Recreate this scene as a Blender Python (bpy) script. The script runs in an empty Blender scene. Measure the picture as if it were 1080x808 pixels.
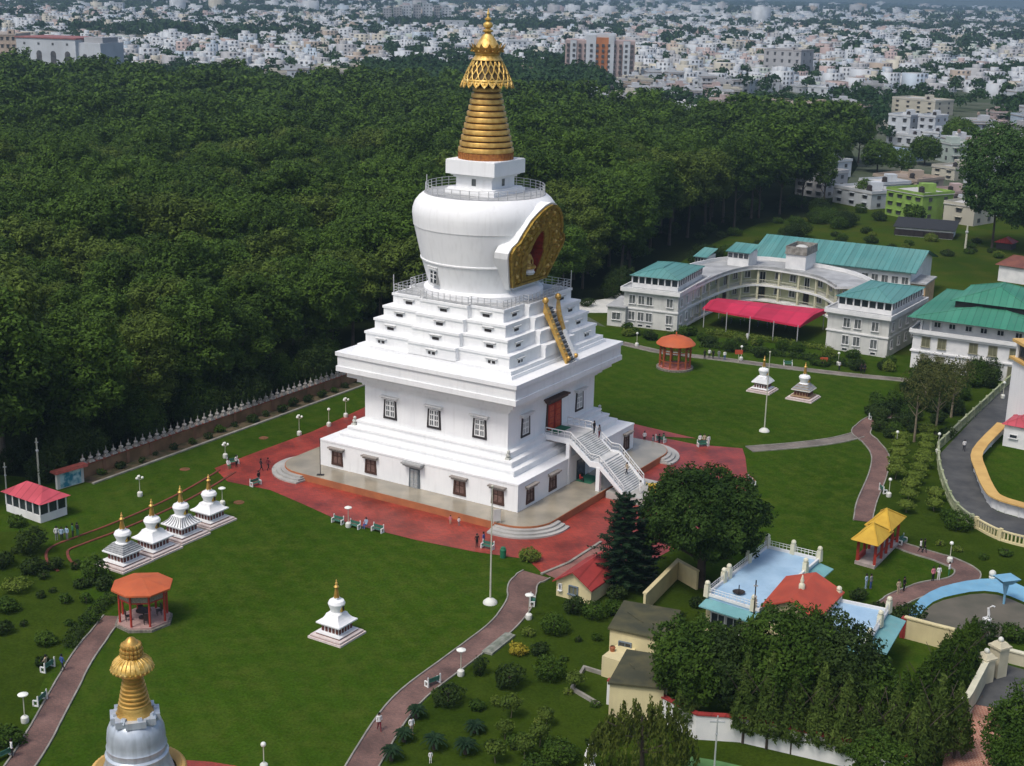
import bpy, math, random
import numpy as np
from math import sin, cos, tan, pi, radians, sqrt, atan2
from mathutils import Vector, Matrix
random.seed(7)
RNG = np.random.default_rng(11)
scene = bpy.context.scene
COL = scene.collection
# ------------------------------------------------------------------ camera
YAW = 0.549940
ROT = -YAW                                   # the great stupa's turn in the world
_c, _s = cos(ROT), sin(ROT)
CX, CY, CZ = 93.7144*_c + 145.4611*_s, 93.7144*_s - 145.4611*_c, 58.918
PITCH, ROLL, FPX = 0.275617, 0.023127, 1470.93
FW = np.array([0, cos(PITCH), -sin(PITCH)]); R0 = np.array([1., 0, 0]); U0 = np.cross(R0, FW)
RR = R0*cos(ROLL)+U0*sin(ROLL); UU = -R0*sin(ROLL)+U0*cos(ROLL)
CAM = np.array([CX, CY, CZ])
GZ = -0.9                                    # lawn level; the stupa's platform top is 0
def ray(px, py): return FW*FPX + RR*(px-540) - UU*(py-404)
def G(px, py, z=GZ):
    d = ray(px, py); t = (z-CZ)/d[2]; p = CAM+d*t
    return Vector((float(p[0]), float(p[1]), z))
def P(p):
    d = np.array(p)-CAM; w = d@FW
    return 540+FPX*(d@RR)/w, 404-FPX*(d@UU)/w
def HT(p, py):                               # height z at which the vertical through p reaches row py
    lo, hi = -20., 120.
    for _ in range(50):
        m = (lo+hi)/2
        if P((p[0], p[1], m))[1] > py: lo = m
        else: hi = m
    return m
cd = bpy.data.cameras.new('camera'); cam = bpy.data.objects.new('camera', cd); COL.objects.link(cam)
cam.matrix_world = Matrix(((RR[0], UU[0], -FW[0], CX), (RR[1], UU[1], -FW[1], CY), (RR[2], UU[2], -FW[2], CZ), (0, 0, 0, 1)))
cd.sensor_fit = 'HORIZONTAL'; cd.sensor_width = 36; cd.lens = 36*FPX/1080; cd.clip_start = 1; cd.clip_end = 30000
scene.camera = cam
# ------------------------------------------------------------------ materials
MATS = {}
def mat(name, col, rough=.75, col2=None, scale=1.0, bump=0, metal=0, mixlo=.35, mixhi=.65, spec=.3, leaf=False, detail=4, emis=0):
    if name in MATS: return MATS[name]
    m = bpy.data.materials.new(name); MATS[name] = m; m.use_nodes = True
    nt = m.node_tree; N = nt.nodes; L = nt.links; b = N['Principled BSDF']
    b.inputs['Roughness'].default_value = rough; b.inputs['Metallic'].default_value = metal
    b.inputs['Specular IOR Level'].default_value = spec
    c1 = (*col, 1)
    if col2 is None:
        c2 = tuple(max(0, x*.86) for x in col)+(1,)
    else: c2 = (*col2, 1)
    tc = N.new('ShaderNodeTexCoord'); nz = N.new('ShaderNodeTexNoise'); nz.inputs['Scale'].default_value = scale; nz.inputs['Detail'].default_value = detail
    gm = N.new('ShaderNodeNewGeometry')
    L.new(gm.outputs['Position'], nz.inputs['Vector'])
    mr = N.new('ShaderNodeMapRange'); mr.inputs['From Min'].default_value = mixlo; mr.inputs['From Max'].default_value = mixhi
    mx = N.new('ShaderNodeMix'); mx.data_type = 'RGBA'; mx.inputs['A'].default_value = c1; mx.inputs['B'].default_value = c2
    L.new(nz.outputs['Fac'], mr.inputs['Value'])
    if leaf:
        n3 = N.new('ShaderNodeTexNoise'); n3.inputs['Scale'].default_value = .55; n3.inputs['Detail'].default_value = 2; L.new(gm.outputs['Position'], n3.inputs['Vector'])
        r3 = N.new('ShaderNodeMapRange'); r3.inputs['From Min'].default_value = .38; r3.inputs['From Max'].default_value = .62; r3.inputs['To Max'].default_value = .42; L.new(n3.outputs['Fac'], r3.inputs['Value'])
        ad = N.new('ShaderNodeMath'); ad.operation = 'MULTIPLY_ADD'; ad.inputs[1].default_value = .33; 
        ml = N.new('ShaderNodeMath'); ml.operation = 'MULTIPLY_ADD'; ml.inputs[1].default_value = .38; L.new(r3.outputs[0], ml.inputs[2])
        L.new(mr.outputs[0], ml.inputs[0]); L.new(gm.outputs['Random Per Island'], ad.inputs[0]); L.new(ml.outputs[0], ad.inputs[2])
        L.new(ad.outputs[0], mx.inputs['Factor'])
        tr = N.new('ShaderNodeBsdfTranslucent'); ms = N.new('ShaderNodeMixShader'); ms.inputs[0].default_value = .16
        L.new(mx.outputs['Result'], tr.inputs['Color']); L.new(b.outputs[0], ms.inputs[1]); L.new(tr.outputs[0], ms.inputs[2])
        L.new(ms.outputs[0], N['Material Output'].inputs['Surface'])
    else:
        L.new(mr.outputs[0], mx.inputs['Factor'])
    L.new(mx.outputs['Result'], b.inputs['Base Color'])
    if emis: b.inputs['Emission Color'].default_value = c1; b.inputs['Emission Strength'].default_value = emis
    if bump:
        n2 = N.new('ShaderNodeTexNoise'); n2.inputs['Scale'].default_value = scale*6; n2.inputs['Detail'].default_value = 3
        L.new(gm.outputs['Position'], n2.inputs['Vector'])
        bp = N.new('ShaderNodeBump'); bp.inputs['Strength'].default_value = bump; bp.inputs['Distance'].default_value = .05
        L.new(n2.outputs['Fac'], bp.inputs['Height']); L.new(bp.outputs[0], b.inputs['Normal'])
    return m
def weather(m, amount=.35, tint=(.36, .35, .32)):
    """rain streaks running down a painted wall: a stretched noise multiplied over its colour"""
    nt = m.node_tree; N = nt.nodes; L = nt.links; b = N['Principled BSDF']
    src = b.inputs['Base Color'].links[0].from_socket
    gm = N.new('ShaderNodeNewGeometry'); mp = N.new('ShaderNodeMapping'); mp.inputs['Scale'].default_value = (2.2, 2.2, .22)
    nz = N.new('ShaderNodeTexNoise'); nz.inputs['Scale'].default_value = 1.0; nz.inputs['Detail'].default_value = 5
    L.new(gm.outputs['Position'], mp.inputs[0]); L.new(mp.outputs[0], nz.inputs['Vector'])
    mr = N.new('ShaderNodeMapRange'); mr.inputs['From Min'].default_value = .52; mr.inputs['From Max'].default_value = .78; mr.inputs['To Max'].default_value = amount
    L.new(nz.outputs['Fac'], mr.inputs['Value'])
    mx = N.new('ShaderNodeMix'); mx.data_type = 'RGBA'; mx.inputs['B'].default_value = (*tint, 1)
    L.new(mr.outputs[0], mx.inputs['Factor']); L.new(src, mx.inputs['A']); L.new(mx.outputs['Result'], b.inputs['Base Color'])
    return m
def brickmat(name, c1, c2, mortar, scale, rot=0, rough=.85, bw=.5, bh=.25, ms=.02):
    m = bpy.data.materials.new(name); MATS[name] = m; m.use_nodes = True
    nt = m.node_tree; N = nt.nodes; L = nt.links; b = N['Principled BSDF']; b.inputs['Roughness'].default_value = rough
    gm = N.new('ShaderNodeNewGeometry'); mp = N.new('ShaderNodeMapping'); mp.inputs['Rotation'].default_value = (0, 0, rot)
    br = N.new('ShaderNodeTexBrick'); br.inputs['Scale'].default_value = scale; br.inputs['Color1'].default_value = (*c1, 1); br.inputs['Color2'].default_value = (*c2, 1)
    br.inputs['Mortar'].default_value = (*mortar, 1); br.inputs['Mortar Size'].default_value = ms; br.inputs['Brick Width'].default_value = bw; br.inputs['Row Height'].default_value = bh
    nz = N.new('ShaderNodeTexNoise'); nz.inputs['Scale'].default_value = .35; nz.inputs['Detail'].default_value = 6
    L.new(gm.outputs['Position'], mp.inputs[0]); L.new(mp.outputs[0], br.inputs['Vector']); L.new(gm.outputs['Position'], nz.inputs['Vector'])
    hs = N.new('ShaderNodeHueSaturation'); mr = N.new('ShaderNodeMapRange'); mr.inputs['From Min'].default_value = .3; mr.inputs['From Max'].default_value = .7
    mr.inputs['To Min'].default_value = .58; mr.inputs['To Max'].default_value = 1.3
    L.new(nz.outputs['Fac'], mr.inputs['Value']); L.new(mr.outputs[0], hs.inputs['Value']); L.new(br.outputs['Color'], hs.inputs['Color']); L.new(hs.outputs[0], b.inputs['Base Color'])
    return m
def grassmat(name, a, b_, c, s1=.03, s2=.6, stripes=0):
    m = bpy.data.materials.new(name); MATS[name] = m; m.use_nodes = True
    nt = m.node_tree; N = nt.nodes; L = nt.links; b = N['Principled BSDF']; b.inputs['Roughness'].default_value = .9; b.inputs['Specular IOR Level'].default_value = .0
    gm = N.new('ShaderNodeNewGeometry')
    def nz(s, d):
        n = N.new('ShaderNodeTexNoise'); n.inputs['Scale'].default_value = s; n.inputs['Detail'].default_value = d; n.inputs['Roughness'].default_value = .6
        L.new(gm.outputs['Position'], n.inputs['Vector']); return n
    n1, n2, n3 = nz(s1, 5), nz(s2, 6), nz(5, 4)
    def mr(n, lo, hi):
        r = N.new('ShaderNodeMapRange'); r.inputs['From Min'].default_value = lo; r.inputs['From Max'].default_value = hi; L.new(n.outputs['Fac'], r.inputs['Value']); return r
    m1 = N.new('ShaderNodeMix'); m1.data_type = 'RGBA'; m1.inputs['A'].default_value = (*a, 1); m1.inputs['B'].default_value = (*b_, 1)
    L.new(mr(n1, .35, .65).outputs[0], m1.inputs['Factor'])
    m2 = N.new('ShaderNodeMix'); m2.data_type = 'RGBA'; m2.inputs['B'].default_value = (*c, 1); L.new(m1.outputs['Result'], m2.inputs['A'])
    r2 = mr(n2, .42, .78); r2.inputs['To Max'].default_value = .75; L.new(r2.outputs[0], m2.inputs['Factor'])
    hs = N.new('ShaderNodeHueSaturation'); r3 = mr(n3, .3, .7); r3.inputs['To Min'].default_value = .75; r3.inputs['To Max'].default_value = 1.25
    L.new(r3.outputs[0], hs.inputs['Value']); L.new(m2.outputs['Result'], hs.inputs['Color']); L.new(hs.outputs[0], b.inputs['Base Color'])
    if stripes:
        wv = N.new('ShaderNodeTexWave'); wv.inputs['Scale'].default_value = .13; wv.inputs['Distortion'].default_value = 3.5; wv.inputs['Detail'].default_value = 3
        mp = N.new('ShaderNodeMapping'); mp.inputs['Rotation'].default_value = (0, 0, -.5); L.new(gm.outputs['Position'], mp.inputs[0]); L.new(mp.outputs[0], wv.inputs['Vector'])
        mm = N.new('ShaderNodeMapRange'); mm.inputs['To Min'].default_value = .96; mm.inputs['To Max'].default_value = 1.06; L.new(wv.outputs['Fac'], mm.inputs['Value'])
        h2 = N.new('ShaderNodeHueSaturation'); L.new(mm.outputs[0], h2.inputs['Value']); L.new(hs.outputs[0], h2.inputs['Color']); L.new(h2.outputs[0], b.inputs['Base Color'])
    bp = N.new('ShaderNodeBump'); bp.inputs['Strength'].default_value = .5; bp.inputs['Distance'].default_value = .06; L.new(n3.outputs['Fac'], bp.inputs['Height']); L.new(bp.outputs[0], b.inputs['Normal'])
    return m
WHITE = weather(mat('whitewash', (.82, .83, .82), .8, (.76, .77, .77), .25, .08), .18)
WHITE2 = mat('white_paint', (.74, .74, .72), .7, (.62, .63, .62), .6)
CREAMW = weather(mat('off_white_wall', (.62, .62, .58), .85, (.50, .51, .48), .4), .45)
GOLD = mat('gold_paint', (.62, .40, .11), .42, (.46, .26, .06), 1.6, .25, .55, spec=.5)
GOLDL = mat('pale_gold', (.70, .50, .17), .45, (.50, .30, .05), 2.5, .4, .45, spec=.5)
GOLDD = mat('old_gold_relief', (.42, .29, .05), .55, (.22, .13, .02), 2.2, .9, .35)
ORANGEB = mat('ochre_band', (.42, .17, .04), .6, (.28, .10, .03), 3)
DARK = mat('dark_window_frame', (.035, .03, .03), .6)
BROWNF = mat('brown_window_frame', (.07, .035, .025), .6)
CURT = mat('curtain_behind_glass', (.20, .12, .10), .35, (.10, .06, .05), 4, spec=.5)
GLASS = mat('dark_glass', (.02, .025, .03), .12, (.05, .06, .07), .5, spec=.6)
GREYG = mat('grey_glass', (.16, .17, .17), .2, (.07, .08, .08), 1.5, spec=.5)
REDD = mat('red_lacquer', (.38, .03, .015), .45, (.24, .02, .015), 3)
GREENM = mat('green_mat', (.03, .16, .09), .9)
FLOORT = mat('polished_terrace_stone', (.36, .32, .24), .22, (.24, .22, .17), .25, spec=.5)
FLOORT2 = mat('pale_concrete', (.42, .41, .38), .7, (.30, .30, .28), .4)
TERRA = mat('terracotta_riser', (.42, .15, .06), .7, (.30, .11, .05), .5)
ROOFGREY = mat('grey_roof_slab', (.42, .43, .43), .8, (.28, .29, .29), .4)
STEEL = mat('railing_steel', (.55, .56, .56), .4, metal=.3)
POLE = mat('pale_pole_paint', (.50, .50, .40), .6)
PLAZA = brickmat('red_plaza_pavers', (.34, .040, .022), (.22, .032, .019), (.14, .036, .026), 1.2, YAW, .48)
PATH = brickmat('pink_path_pavers', (.20, .105, .085), (.13, .075, .062), (.09, .065, .05), 2.2, .5)
PATHG = brickmat('grey_path_pavers', (.21, .18, .15), (.15, .13, .11), (.10, .09, .075), 2.2, .2)
BRICKR = brickmat('red_brick_paving', (.34, .085, .04), (.25, .06, .03), (.45, .28, .2), 1.3, .9, ms=.06)
LAWN = grassmat('lawn_grass', (.035, .072, .006), (.025, .054, .004), (.064, .086, .013), stripes=1)
GARD = grassmat('garden_grass', (.034, .058, .006), (.022, .042, .004), (.046, .070, .008), .05, .35)
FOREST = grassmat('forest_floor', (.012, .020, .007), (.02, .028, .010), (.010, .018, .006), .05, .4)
FIELD = grassmat('rough_meadow', (.040, .070, .008), (.024, .046, .006), (.075, .082, .014), .03, .12)
CITYG = grassmat('city_ground', (.10, .115, .08), (.035, .06, .03), (.16, .155, .14), .004, .03)
ASPH = mat('asphalt', (.055, .058, .06), .85, (.09, .092, .09), .5, .3)
KERB = mat('kerb_stone', (.30, .29, .25), .85, (.20, .19, .16), 1)
SOIL = mat('bare_soil', (.12, .085, .05), .95, (.05, .05, .02), 1)
TURQ = weather(mat('turquoise_sheet_roof', (.075, .235, .225), .6, (.11, .27, .25), .12), .5, (.16, .28, .25))
GREENR = weather(mat('green_sheet_roof', (.035, .20, .125), .6, (.06, .23, .15), .12), .45, (.12, .25, .18))
PINKR = mat('crimson_awning', (.52, .025, .07), .6, (.42, .02, .055), .3)
PINKR2 = mat('rose_sheet_roof', (.55, .09, .12), .55, (.44, .07, .09), .5)
ORR = weather(mat('orange_roof', (.52, .12, .04), .6, (.42, .095, .035), .5), .3, (.26, .11, .06))
REDR = weather(mat('vermilion_roof', (.44, .075, .04), .65, (.34, .06, .035), .5), .35, (.2, .09, .06))
DREDR = mat('brick_red_roof', (.38, .05, .045), .6, (.28, .04, .035), .6)
REDP = mat('red_post_paint', (.40, .045, .03), .55)
CREAM = weather(mat('cream_wall', (.66, .58, .33), .85, (.56, .49, .28), .5), .3, (.4, .36, .24))
CREAMD = mat('yellow_coping', (.60, .39, .13), .7, (.50, .31, .10), .6)
BLUER = weather(mat('pale_blue_roof_deck', (.36, .52, .66), .6, (.28, .43, .57), .4), .3, (.25, .35, .42))
TURQA = weather(mat('aqua_awning', (.17, .37, .38), .6, (.13, .30, .31), .6), .4, (.2, .28, .27))
BLUEP = weather(mat('pool_blue_paint', (.19, .40, .55), .6, (.14, .32, .46), .5), .4, (.22, .3, .32))
MUD = mat('drained_pool_bed', (.13, .115, .085), .6, (.09, .085, .06), .4)
MOSSR = mat('mossy_dark_roof', (.045, .048, .030), .9, (.085, .08, .04), .6)
YELR = mat('yellow_roof', (.56, .36, .04), .6, (.46, .28, .03), .8)
BROWNW = mat('brown_boundary_wall', (.26, .15, .08), .9, (.14, .09, .045), .5)
SILV = weather(mat('silver_paint', (.50, .56, .62), .35, (.38, .43, .48), .7, .1, .25), .5, (.16, .18, .2))
BARK = mat('bark', (.045, .036, .028), .95, (.07, .056, .042), 2)
BARKP = mat('pale_bark', (.20, .17, .11), .9, (.12, .10, .07), 2)
LIME = weather(mat('lime_green_wall', (.23, .37, .08), .8, (.17, .28, .06), .5), .5, (.2, .24, .12))
SKIN = mat('skin', (.28, .15, .09), .6)
HAIR = mat('black_hair', (.01, .009, .008), .5)
def leafm(n, a, b, sc=.25): return mat(n, a, .6, b, sc, leaf=True, spec=.08)
L_SAL = leafm('sal_leaves', (.008, .020, .004), (.086, .156, .020), .055)
L_SAL2 = leafm('sal_leaves_fresh', (.022, .040, .006), (.118, .172, .028), .08)
L_DARK = leafm('dark_leaves', (.009, .022, .005), (.040, .068, .014))
L_MID = leafm('garden_leaves', (.018, .044, .005), (.058, .105, .013))
L_LIME = leafm('yellow_green_leaves', (.07, .12, .015), (.14, .18, .03))
L_TOPI = leafm('clipped_leaves', (.075, .12, .015), (.14, .19, .03))
L_ASH = leafm('ashoka_leaves', (.030, .060, .010), (.10, .145, .03))
L_TOPR = leafm('round_head_leaves', (.045, .080, .012), (.09, .13, .02))
L_WIL = leafm('willow_leaves', (.032, .052, .008), (.10, .125, .022))
L_GOLD = leafm('golden_leaves', (.20, .19, .02), (.34, .27, .03))
L_CON = leafm('conifer_needles', (.008, .022, .010), (.018, .042, .016))
L_CITY = leafm('town_leaves', (.014, .040, .014), (.036, .075, .022), .02)
def seams(m, ang, scale=.9, amt=.72):
    nt = m.node_tree; N = nt.nodes; L = nt.links; b = N['Principled BSDF']; src = b.inputs['Base Color'].links[0].from_socket
    gm = N.new('ShaderNodeNewGeometry'); mp = N.new('ShaderNodeMapping'); mp.inputs['Rotation'].default_value = (0, 0, -ang)
    sx = N.new('ShaderNodeSeparateXYZ'); L.new(gm.outputs['Position'], mp.inputs[0]); L.new(mp.outputs[0], sx.inputs[0])
    ml = N.new('ShaderNodeMath'); ml.operation = 'MULTIPLY'; ml.inputs[1].default_value = scale; L.new(sx.outputs['X'], ml.inputs[0])
    fr = N.new('ShaderNodeMath'); fr.operation = 'FRACT'; L.new(ml.outputs[0], fr.inputs[0])
    lt = N.new('ShaderNodeMath'); lt.operation = 'LESS_THAN'; lt.inputs[1].default_value = .14; L.new(fr.outputs[0], lt.inputs[0])
    fl = N.new('ShaderNodeMath'); fl.operation = 'FLOOR'; L.new(ml.outputs[0], fl.inputs[0]); wn_ = N.new('ShaderNodeTexWhiteNoise'); wn_.noise_dimensions = '1D'; L.new(fl.outputs[0], wn_.inputs['W'])
    r1 = N.new('ShaderNodeMapRange'); r1.inputs['To Min'].default_value = .86; r1.inputs['To Max'].default_value = 1.1; L.new(wn_.outputs['Value'], r1.inputs['Value'])
    r2 = N.new('ShaderNodeMapRange'); r2.inputs['To Min'].default_value = 1; r2.inputs['To Max'].default_value = amt; L.new(lt.outputs[0], r2.inputs['Value'])
    mu = N.new('ShaderNodeMath'); mu.operation = 'MULTIPLY'; L.new(r1.outputs[0], mu.inputs[0]); L.new(r2.outputs[0], mu.inputs[1])
    hs = N.new('ShaderNodeHueSaturation'); L.new(mu.outputs[0], hs.inputs['Value']); L.new(src, hs.inputs['Color']); L.new(hs.outputs[0], b.inputs['Base Color'])
_a = G(716, 308.5, 6.5)-G(658.5, 302, 6.5); WANG = atan2(_a.y, _a.x)
for _m in (TURQ, GREENR, PINKR2, DREDR): seams(_m, WANG)
seams(PINKR, WANG, .32, .85)
# ------------------------------------------------------------------ mesh helpers
class MB:
    def __init__(s): s.v = []; s.f = []; s.m = []; s.sm = False
    def q(s, pts, mi=0):
        n = len(s.v); s.v += [tuple(p) for p in pts]; s.f.append(tuple(range(n, n+len(pts)))); s.m.append(mi); return s
    def box(s, cx, cy, z0, sx, sy, z1, rot=0, mi=0, tx=1, ty=1):
        n = len(s.v); c, t = cos(rot), sin(rot)
        for z, kx, ky in ((z0, 1, 1), (z1, tx, ty)):
            for x, y in ((-1, -1), (1, -1), (1, 1), (-1, 1)):
                X, Y = x*sx/2*kx, y*sy/2*ky; s.v.append((cx+X*c-Y*t, cy+X*t+Y*c, z))
        for f in ((0, 3, 2, 1), (4, 5, 6, 7), (0, 1, 5, 4), (1, 2, 6, 5), (2, 3, 7, 6), (3, 0, 4, 7)):
            s.f.append(tuple(n+i for i in f)); s.m.append(mi)
        return s
    def prism(s, poly, z0, z1, mi=0, mtop=None, bottom=True):
        a = sum(poly[i][0]*poly[(i+1) % len(poly)][1]-poly[(i+1) % len(poly)][0]*poly[i][1] for i in range(len(poly)))
        if a < 0: poly = poly[::-1]
        n = len(s.v); k = len(poly)
        for z in (z0, z1): s.v += [(p[0], p[1], z) for p in poly]
        for i in range(k):
            j = (i+1) % k; s.f.append((n+i, n+j, n+k+j, n+k+i)); s.m.append(mi)
        s.f.append(tuple(range(n+k, n+2*k))); s.m.append(mi if mtop is None else mtop)
        if bottom: s.f.append(tuple(range(n+k-1, n-1, -1))); s.m.append(mi)
        return s
    def lathe(s, prof, n=24, cx=0, cy=0, mi=0, ph=0, mis=None, sx=1, sy=1):
        b = len(s.v)
        for r, z in prof:
            for i in range(n):
                a = 2*pi*i/n+ph; s.v.append((cx+r*sx*cos(a), cy+r*sy*sin(a), z))
        for k in range(len(prof)-1):
            for i in range(n):
                j = (i+1) % n; s.f.append((b+k*n+i, b+k*n+j, b+(k+1)*n+j, b+(k+1)*n+i)); s.m.append(mi if mis is None else mis[k])
        return s
    def tube(s, path, r, n=6, mi=0, r2=None):
        b = len(s.v); k = len(path)
        for q_, p in enumerate(path):
            p = Vector(p); d = (Vector(path[min(q_+1, k-1)])-Vector(path[max(q_-1, 0)])).normalized()
            a = Vector((0, 0, 1)) if abs(d.z) < .9 else Vector((1, 0, 0)); u = d.cross(a).normalized(); w = d.cross(u)
            rr = r if r2 is None else r+(r2-r)*q_/(k-1)
            for i in range(n): s.v.append(tuple(p+u*rr*cos(2*pi*i/n)+w*rr*sin(2*pi*i/n)))
        for q_ in range(k-1):
            for i in range(n):
                j = (i+1) % n; s.f.append((b+q_*n+i, b+q_*n+j, b+(q_+1)*n+j, b+(q_+1)*n+i)); s.m.append(mi)
        s.f.append(tuple(b+(k-1)*n+i for i in range(n))); s.m.append(mi); s.f.append(tuple(b+i for i in range(n-1, -1, -1))); s.m.append(mi)
        return s
    def ball(s, c, r, n=10, k=6, mi=0, sz=1):
        prof = [(max(.001, r*sin(pi*i/k)), c[2]-r*sz*cos(pi*i/k)) for i in range(k+1)]
        return s.lathe(prof, n, c[0], c[1], mi)
    def ribbon(s, pts, z0, z1, th, mi=0, close=False):        # a wall of thickness th along a 2D line (centred)
        L_ = offs(pts, th/2, close); R_ = offs(pts, -th/2, close); n = len(pts)
        for i in range(n if close else n-1):
            j = (i+1) % n; a, b, c, d = L_[i], L_[j], R_[j], R_[i]; z0i, z0j = (z0[i], z0[j]) if isinstance(z0, (list, tuple)) else (z0, z0)
            z1i, z1j = (z1[i], z1[j]) if isinstance(z1, (list, tuple)) else (z1, z1)
            n0 = len(s.v); s.v += [(a[0], a[1], z0i), (b[0], b[1], z0j), (c[0], c[1], z0j), (d[0], d[1], z0i), (a[0], a[1], z1i), (b[0], b[1], z1j), (c[0], c[1], z1j), (d[0], d[1], z1i)]
            fs = [(4, 7, 6, 5), (0, 4, 5, 1), (2, 6, 7, 3), (0, 1, 2, 3)]
            if not close and i == 0: fs.append((0, 3, 7, 4))
            if not close and i == n-2: fs.append((1, 5, 6, 2))
            for f in fs: s.f.append(tuple(n0+t for t in f)); s.m.append(mi)
        return s
    def build(s, name, mats, parent=None, smooth=False, loc=None, rz=0):
        me = bpy.data.meshes.new(name); me.from_pydata(s.v, [], s.f)
        if not isinstance(mats, (list, tuple)): mats = [mats]
        for m in mats: me.materials.append(m)
        me.polygons.foreach_set('material_index', s.m)
        if smooth:
            me.polygons.foreach_set('use_smooth', [True]*len(me.polygons)); me.set_sharp_from_angle(angle=radians(40))
        me.update(); o = bpy.data.objects.new(name, me); COL.objects.link(o)
        if parent: o.parent = parent
        if loc is not None: o.location = loc
        o.rotation_euler.z = rz
        return o
def offs(pts, d, close=False):
    out = []; n = len(pts)
    for i in range(n):
        p = Vector(pts[i][:2]); a = Vector(pts[(i-1) % n][:2]) if (close or i > 0) else None; b = Vector(pts[(i+1) % n][:2]) if (close or i < n-1) else None
        ds = []
        if a is not None: ds.append((p-a).normalized())
        if b is not None: ds.append((b-p).normalized())
        t = sum(ds, Vector((0, 0))).normalized(); nrm = Vector((-t.y, t.x)); k = 1
        if len(ds) == 2: k = 1/max(.4, abs(Vector((-ds[0].y, ds[0].x)).dot(nrm)))
        out.append(p+nrm*d*k)
    return out
def tag(o, label=None, cat=None, group=None, kind=None):
    if label: o['label'] = label
    if cat: o['category'] = cat
    if group: o['group'] = group
    if kind: o['kind'] = kind
    return o
def thing(name, loc, rz=0, label=None, cat=None, group=None):
    o = bpy.data.objects.new(name, None); COL.objects.link(o); o.location = loc; o.rotation_euler.z = rz; o.empty_display_size = .5
    return tag(o, label, cat, group)
def kids(o): return [c for c in COL.objects if c.parent == o]
KIDS = {}
def dup(o, loc, rz=None, sc=None, label=None, group=None):
    if o not in KIDS: KIDS[o] = [(c, [g for g in COL.objects if g.parent == c]) for c in COL.objects if c.parent == o]
    r = o.copy(); COL.objects.link(r); r.location = loc
    if rz is not None: r.rotation_euler.z = rz
    if sc is not None: r.scale = (sc, sc, sc) if not isinstance(sc, tuple) else sc
    if label: r['label'] = label
    if group: r['group'] = group
    for ch, gs in KIDS[o]:
        c = ch.copy(); COL.objects.link(c); c.parent = r
        for g in gs:
            d = g.copy(); COL.objects.link(d); d.parent = c
    return r
def sheet(name, pts, z, m, kind='structure'):
    mb = MB(); pl = [(p[0], p[1]) for p in pts]
    a = sum(pl[i][0]*pl[(i+1) % len(pl)][1]-pl[(i+1) % len(pl)][0]*pl[i][1] for i in range(len(pl)))
    if a < 0: pl = pl[::-1]
    mb.q([(x, y, z) for x, y in pl]); o = mb.build(name, m)
    if kind: o['kind'] = kind
    return o
def smoothline(pts, k=6):                    # Catmull-Rom through 2D points
    pts = [Vector(p[:2]) for p in pts]; out = []
    for i in range(len(pts)-1):
        p0 = pts[max(i-1, 0)]; p1 = pts[i]; p2 = pts[i+1]; p3 = pts[min(i+2, len(pts)-1)]
        for j in range(k):
            t = j/k; out.append(.5*((2*p1)+(-p0+p2)*t+(2*p0-5*p1+4*p2-p3)*t*t+(-p0+3*p1-3*p2+p3)*t**3))
    out.append(pts[-1]); return out
def pathstrip(name, px, width, z, m, kerb=True, kname='kerb'):
    c = smoothline([G(*p) for p in px]); n = len(c)
    w = [width[min(int(i/(n-1)*(len(width)-1)+.5), len(width)-1)] for i in range(n)] if isinstance(width, (list, tuple)) else [width]*n
    A = [offs(c, w[i]/2)[i] for i in range(n)]; B = [offs(c, -w[i]/2)[i] for i in range(n)]
    mb = MB()
    for i in range(n-1): mb.q([(B[i].x, B[i].y, z), (B[i+1].x, B[i+1].y, z), (A[i+1].x, A[i+1].y, z), (A[i].x, A[i].y, z)])
    # orientation fix
    o = mb.build(name, m); o['kind'] = 'structure'
    me = o.data
    if me.polygons[0].normal.z < 0: me.flip_normals()
    if kerb:
        k = MB(); k.ribbon(A, GZ-.05, GZ+.13, .14); k.ribbon(B, GZ-.05, GZ+.13, .14); ko = k.build(kname, KERB); ko['kind'] = 'structure'
    return c
# ------------------------------------------------------------------ foliage
def leafquads(cen, nrm, size, rng, asp=1.4):
    n = len(cen); nrm = nrm/np.linalg.norm(nrm, axis=1, keepdims=True)
    r = rng.normal(size=(n, 3)); u = np.cross(nrm, r); u /= np.linalg.norm(u, axis=1, keepdims=True)+1e-9; w = np.cross(nrm, u)
    s = size*rng.uniform(.6, 1.35, (n, 1))/2
    v = np.stack([cen+u*s*asp, cen+w*s*.75, cen-u*s*asp, cen-w*s*.75], 1)
    v[:, 0] += nrm*s*.3; v[:, 2] -= nrm*s*.3
    return v.reshape(-1, 3)
def blobcrown(blobs, dens, size, rng, up=.25, droop=0, jit=.5):
    """blobs: (cx,cy,cz,rx,ry,rz). leaf faces spread over each blob's shell, those deep inside other blobs dropped"""
    out = []; B = np.array(blobs, float)
    for b in B:
        area = 4*pi*((b[3]*b[4]*b[5])**(2/3)); n = max(8, int(area*dens))
        d = rng.normal(size=(n, 3)); d /= np.linalg.norm(d, axis=1, keepdims=True)
        lump = 1+.16*np.sin(d[:, 0]*7+b[0]*3)+.14*np.sin(d[:, 1]*8+b[1]*2)+.1*np.sin(d[:, 2]*9)
        rad = rng.uniform(.72, 1.06, (n, 1))*lump[:, None]
        p = b[:3]+d*b[3:6]*rad
        keep = np.ones(n, bool)
        for o in B:
            if o is b: continue
            e = (p-o[:3])/(o[3:6]*.68); keep &= (e*e).sum(1) > 1
        p = p[keep]; d = d[keep]
        nr = d*.8+rng.normal(size=d.shape)*jit+np.array([0, 0, up])
        if droop: nr[:, 2] *= .3
        out.append(leafquads(p, nr, size, rng, 1.4 if not droop else 2.2))
    return np.concatenate(out)
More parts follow.
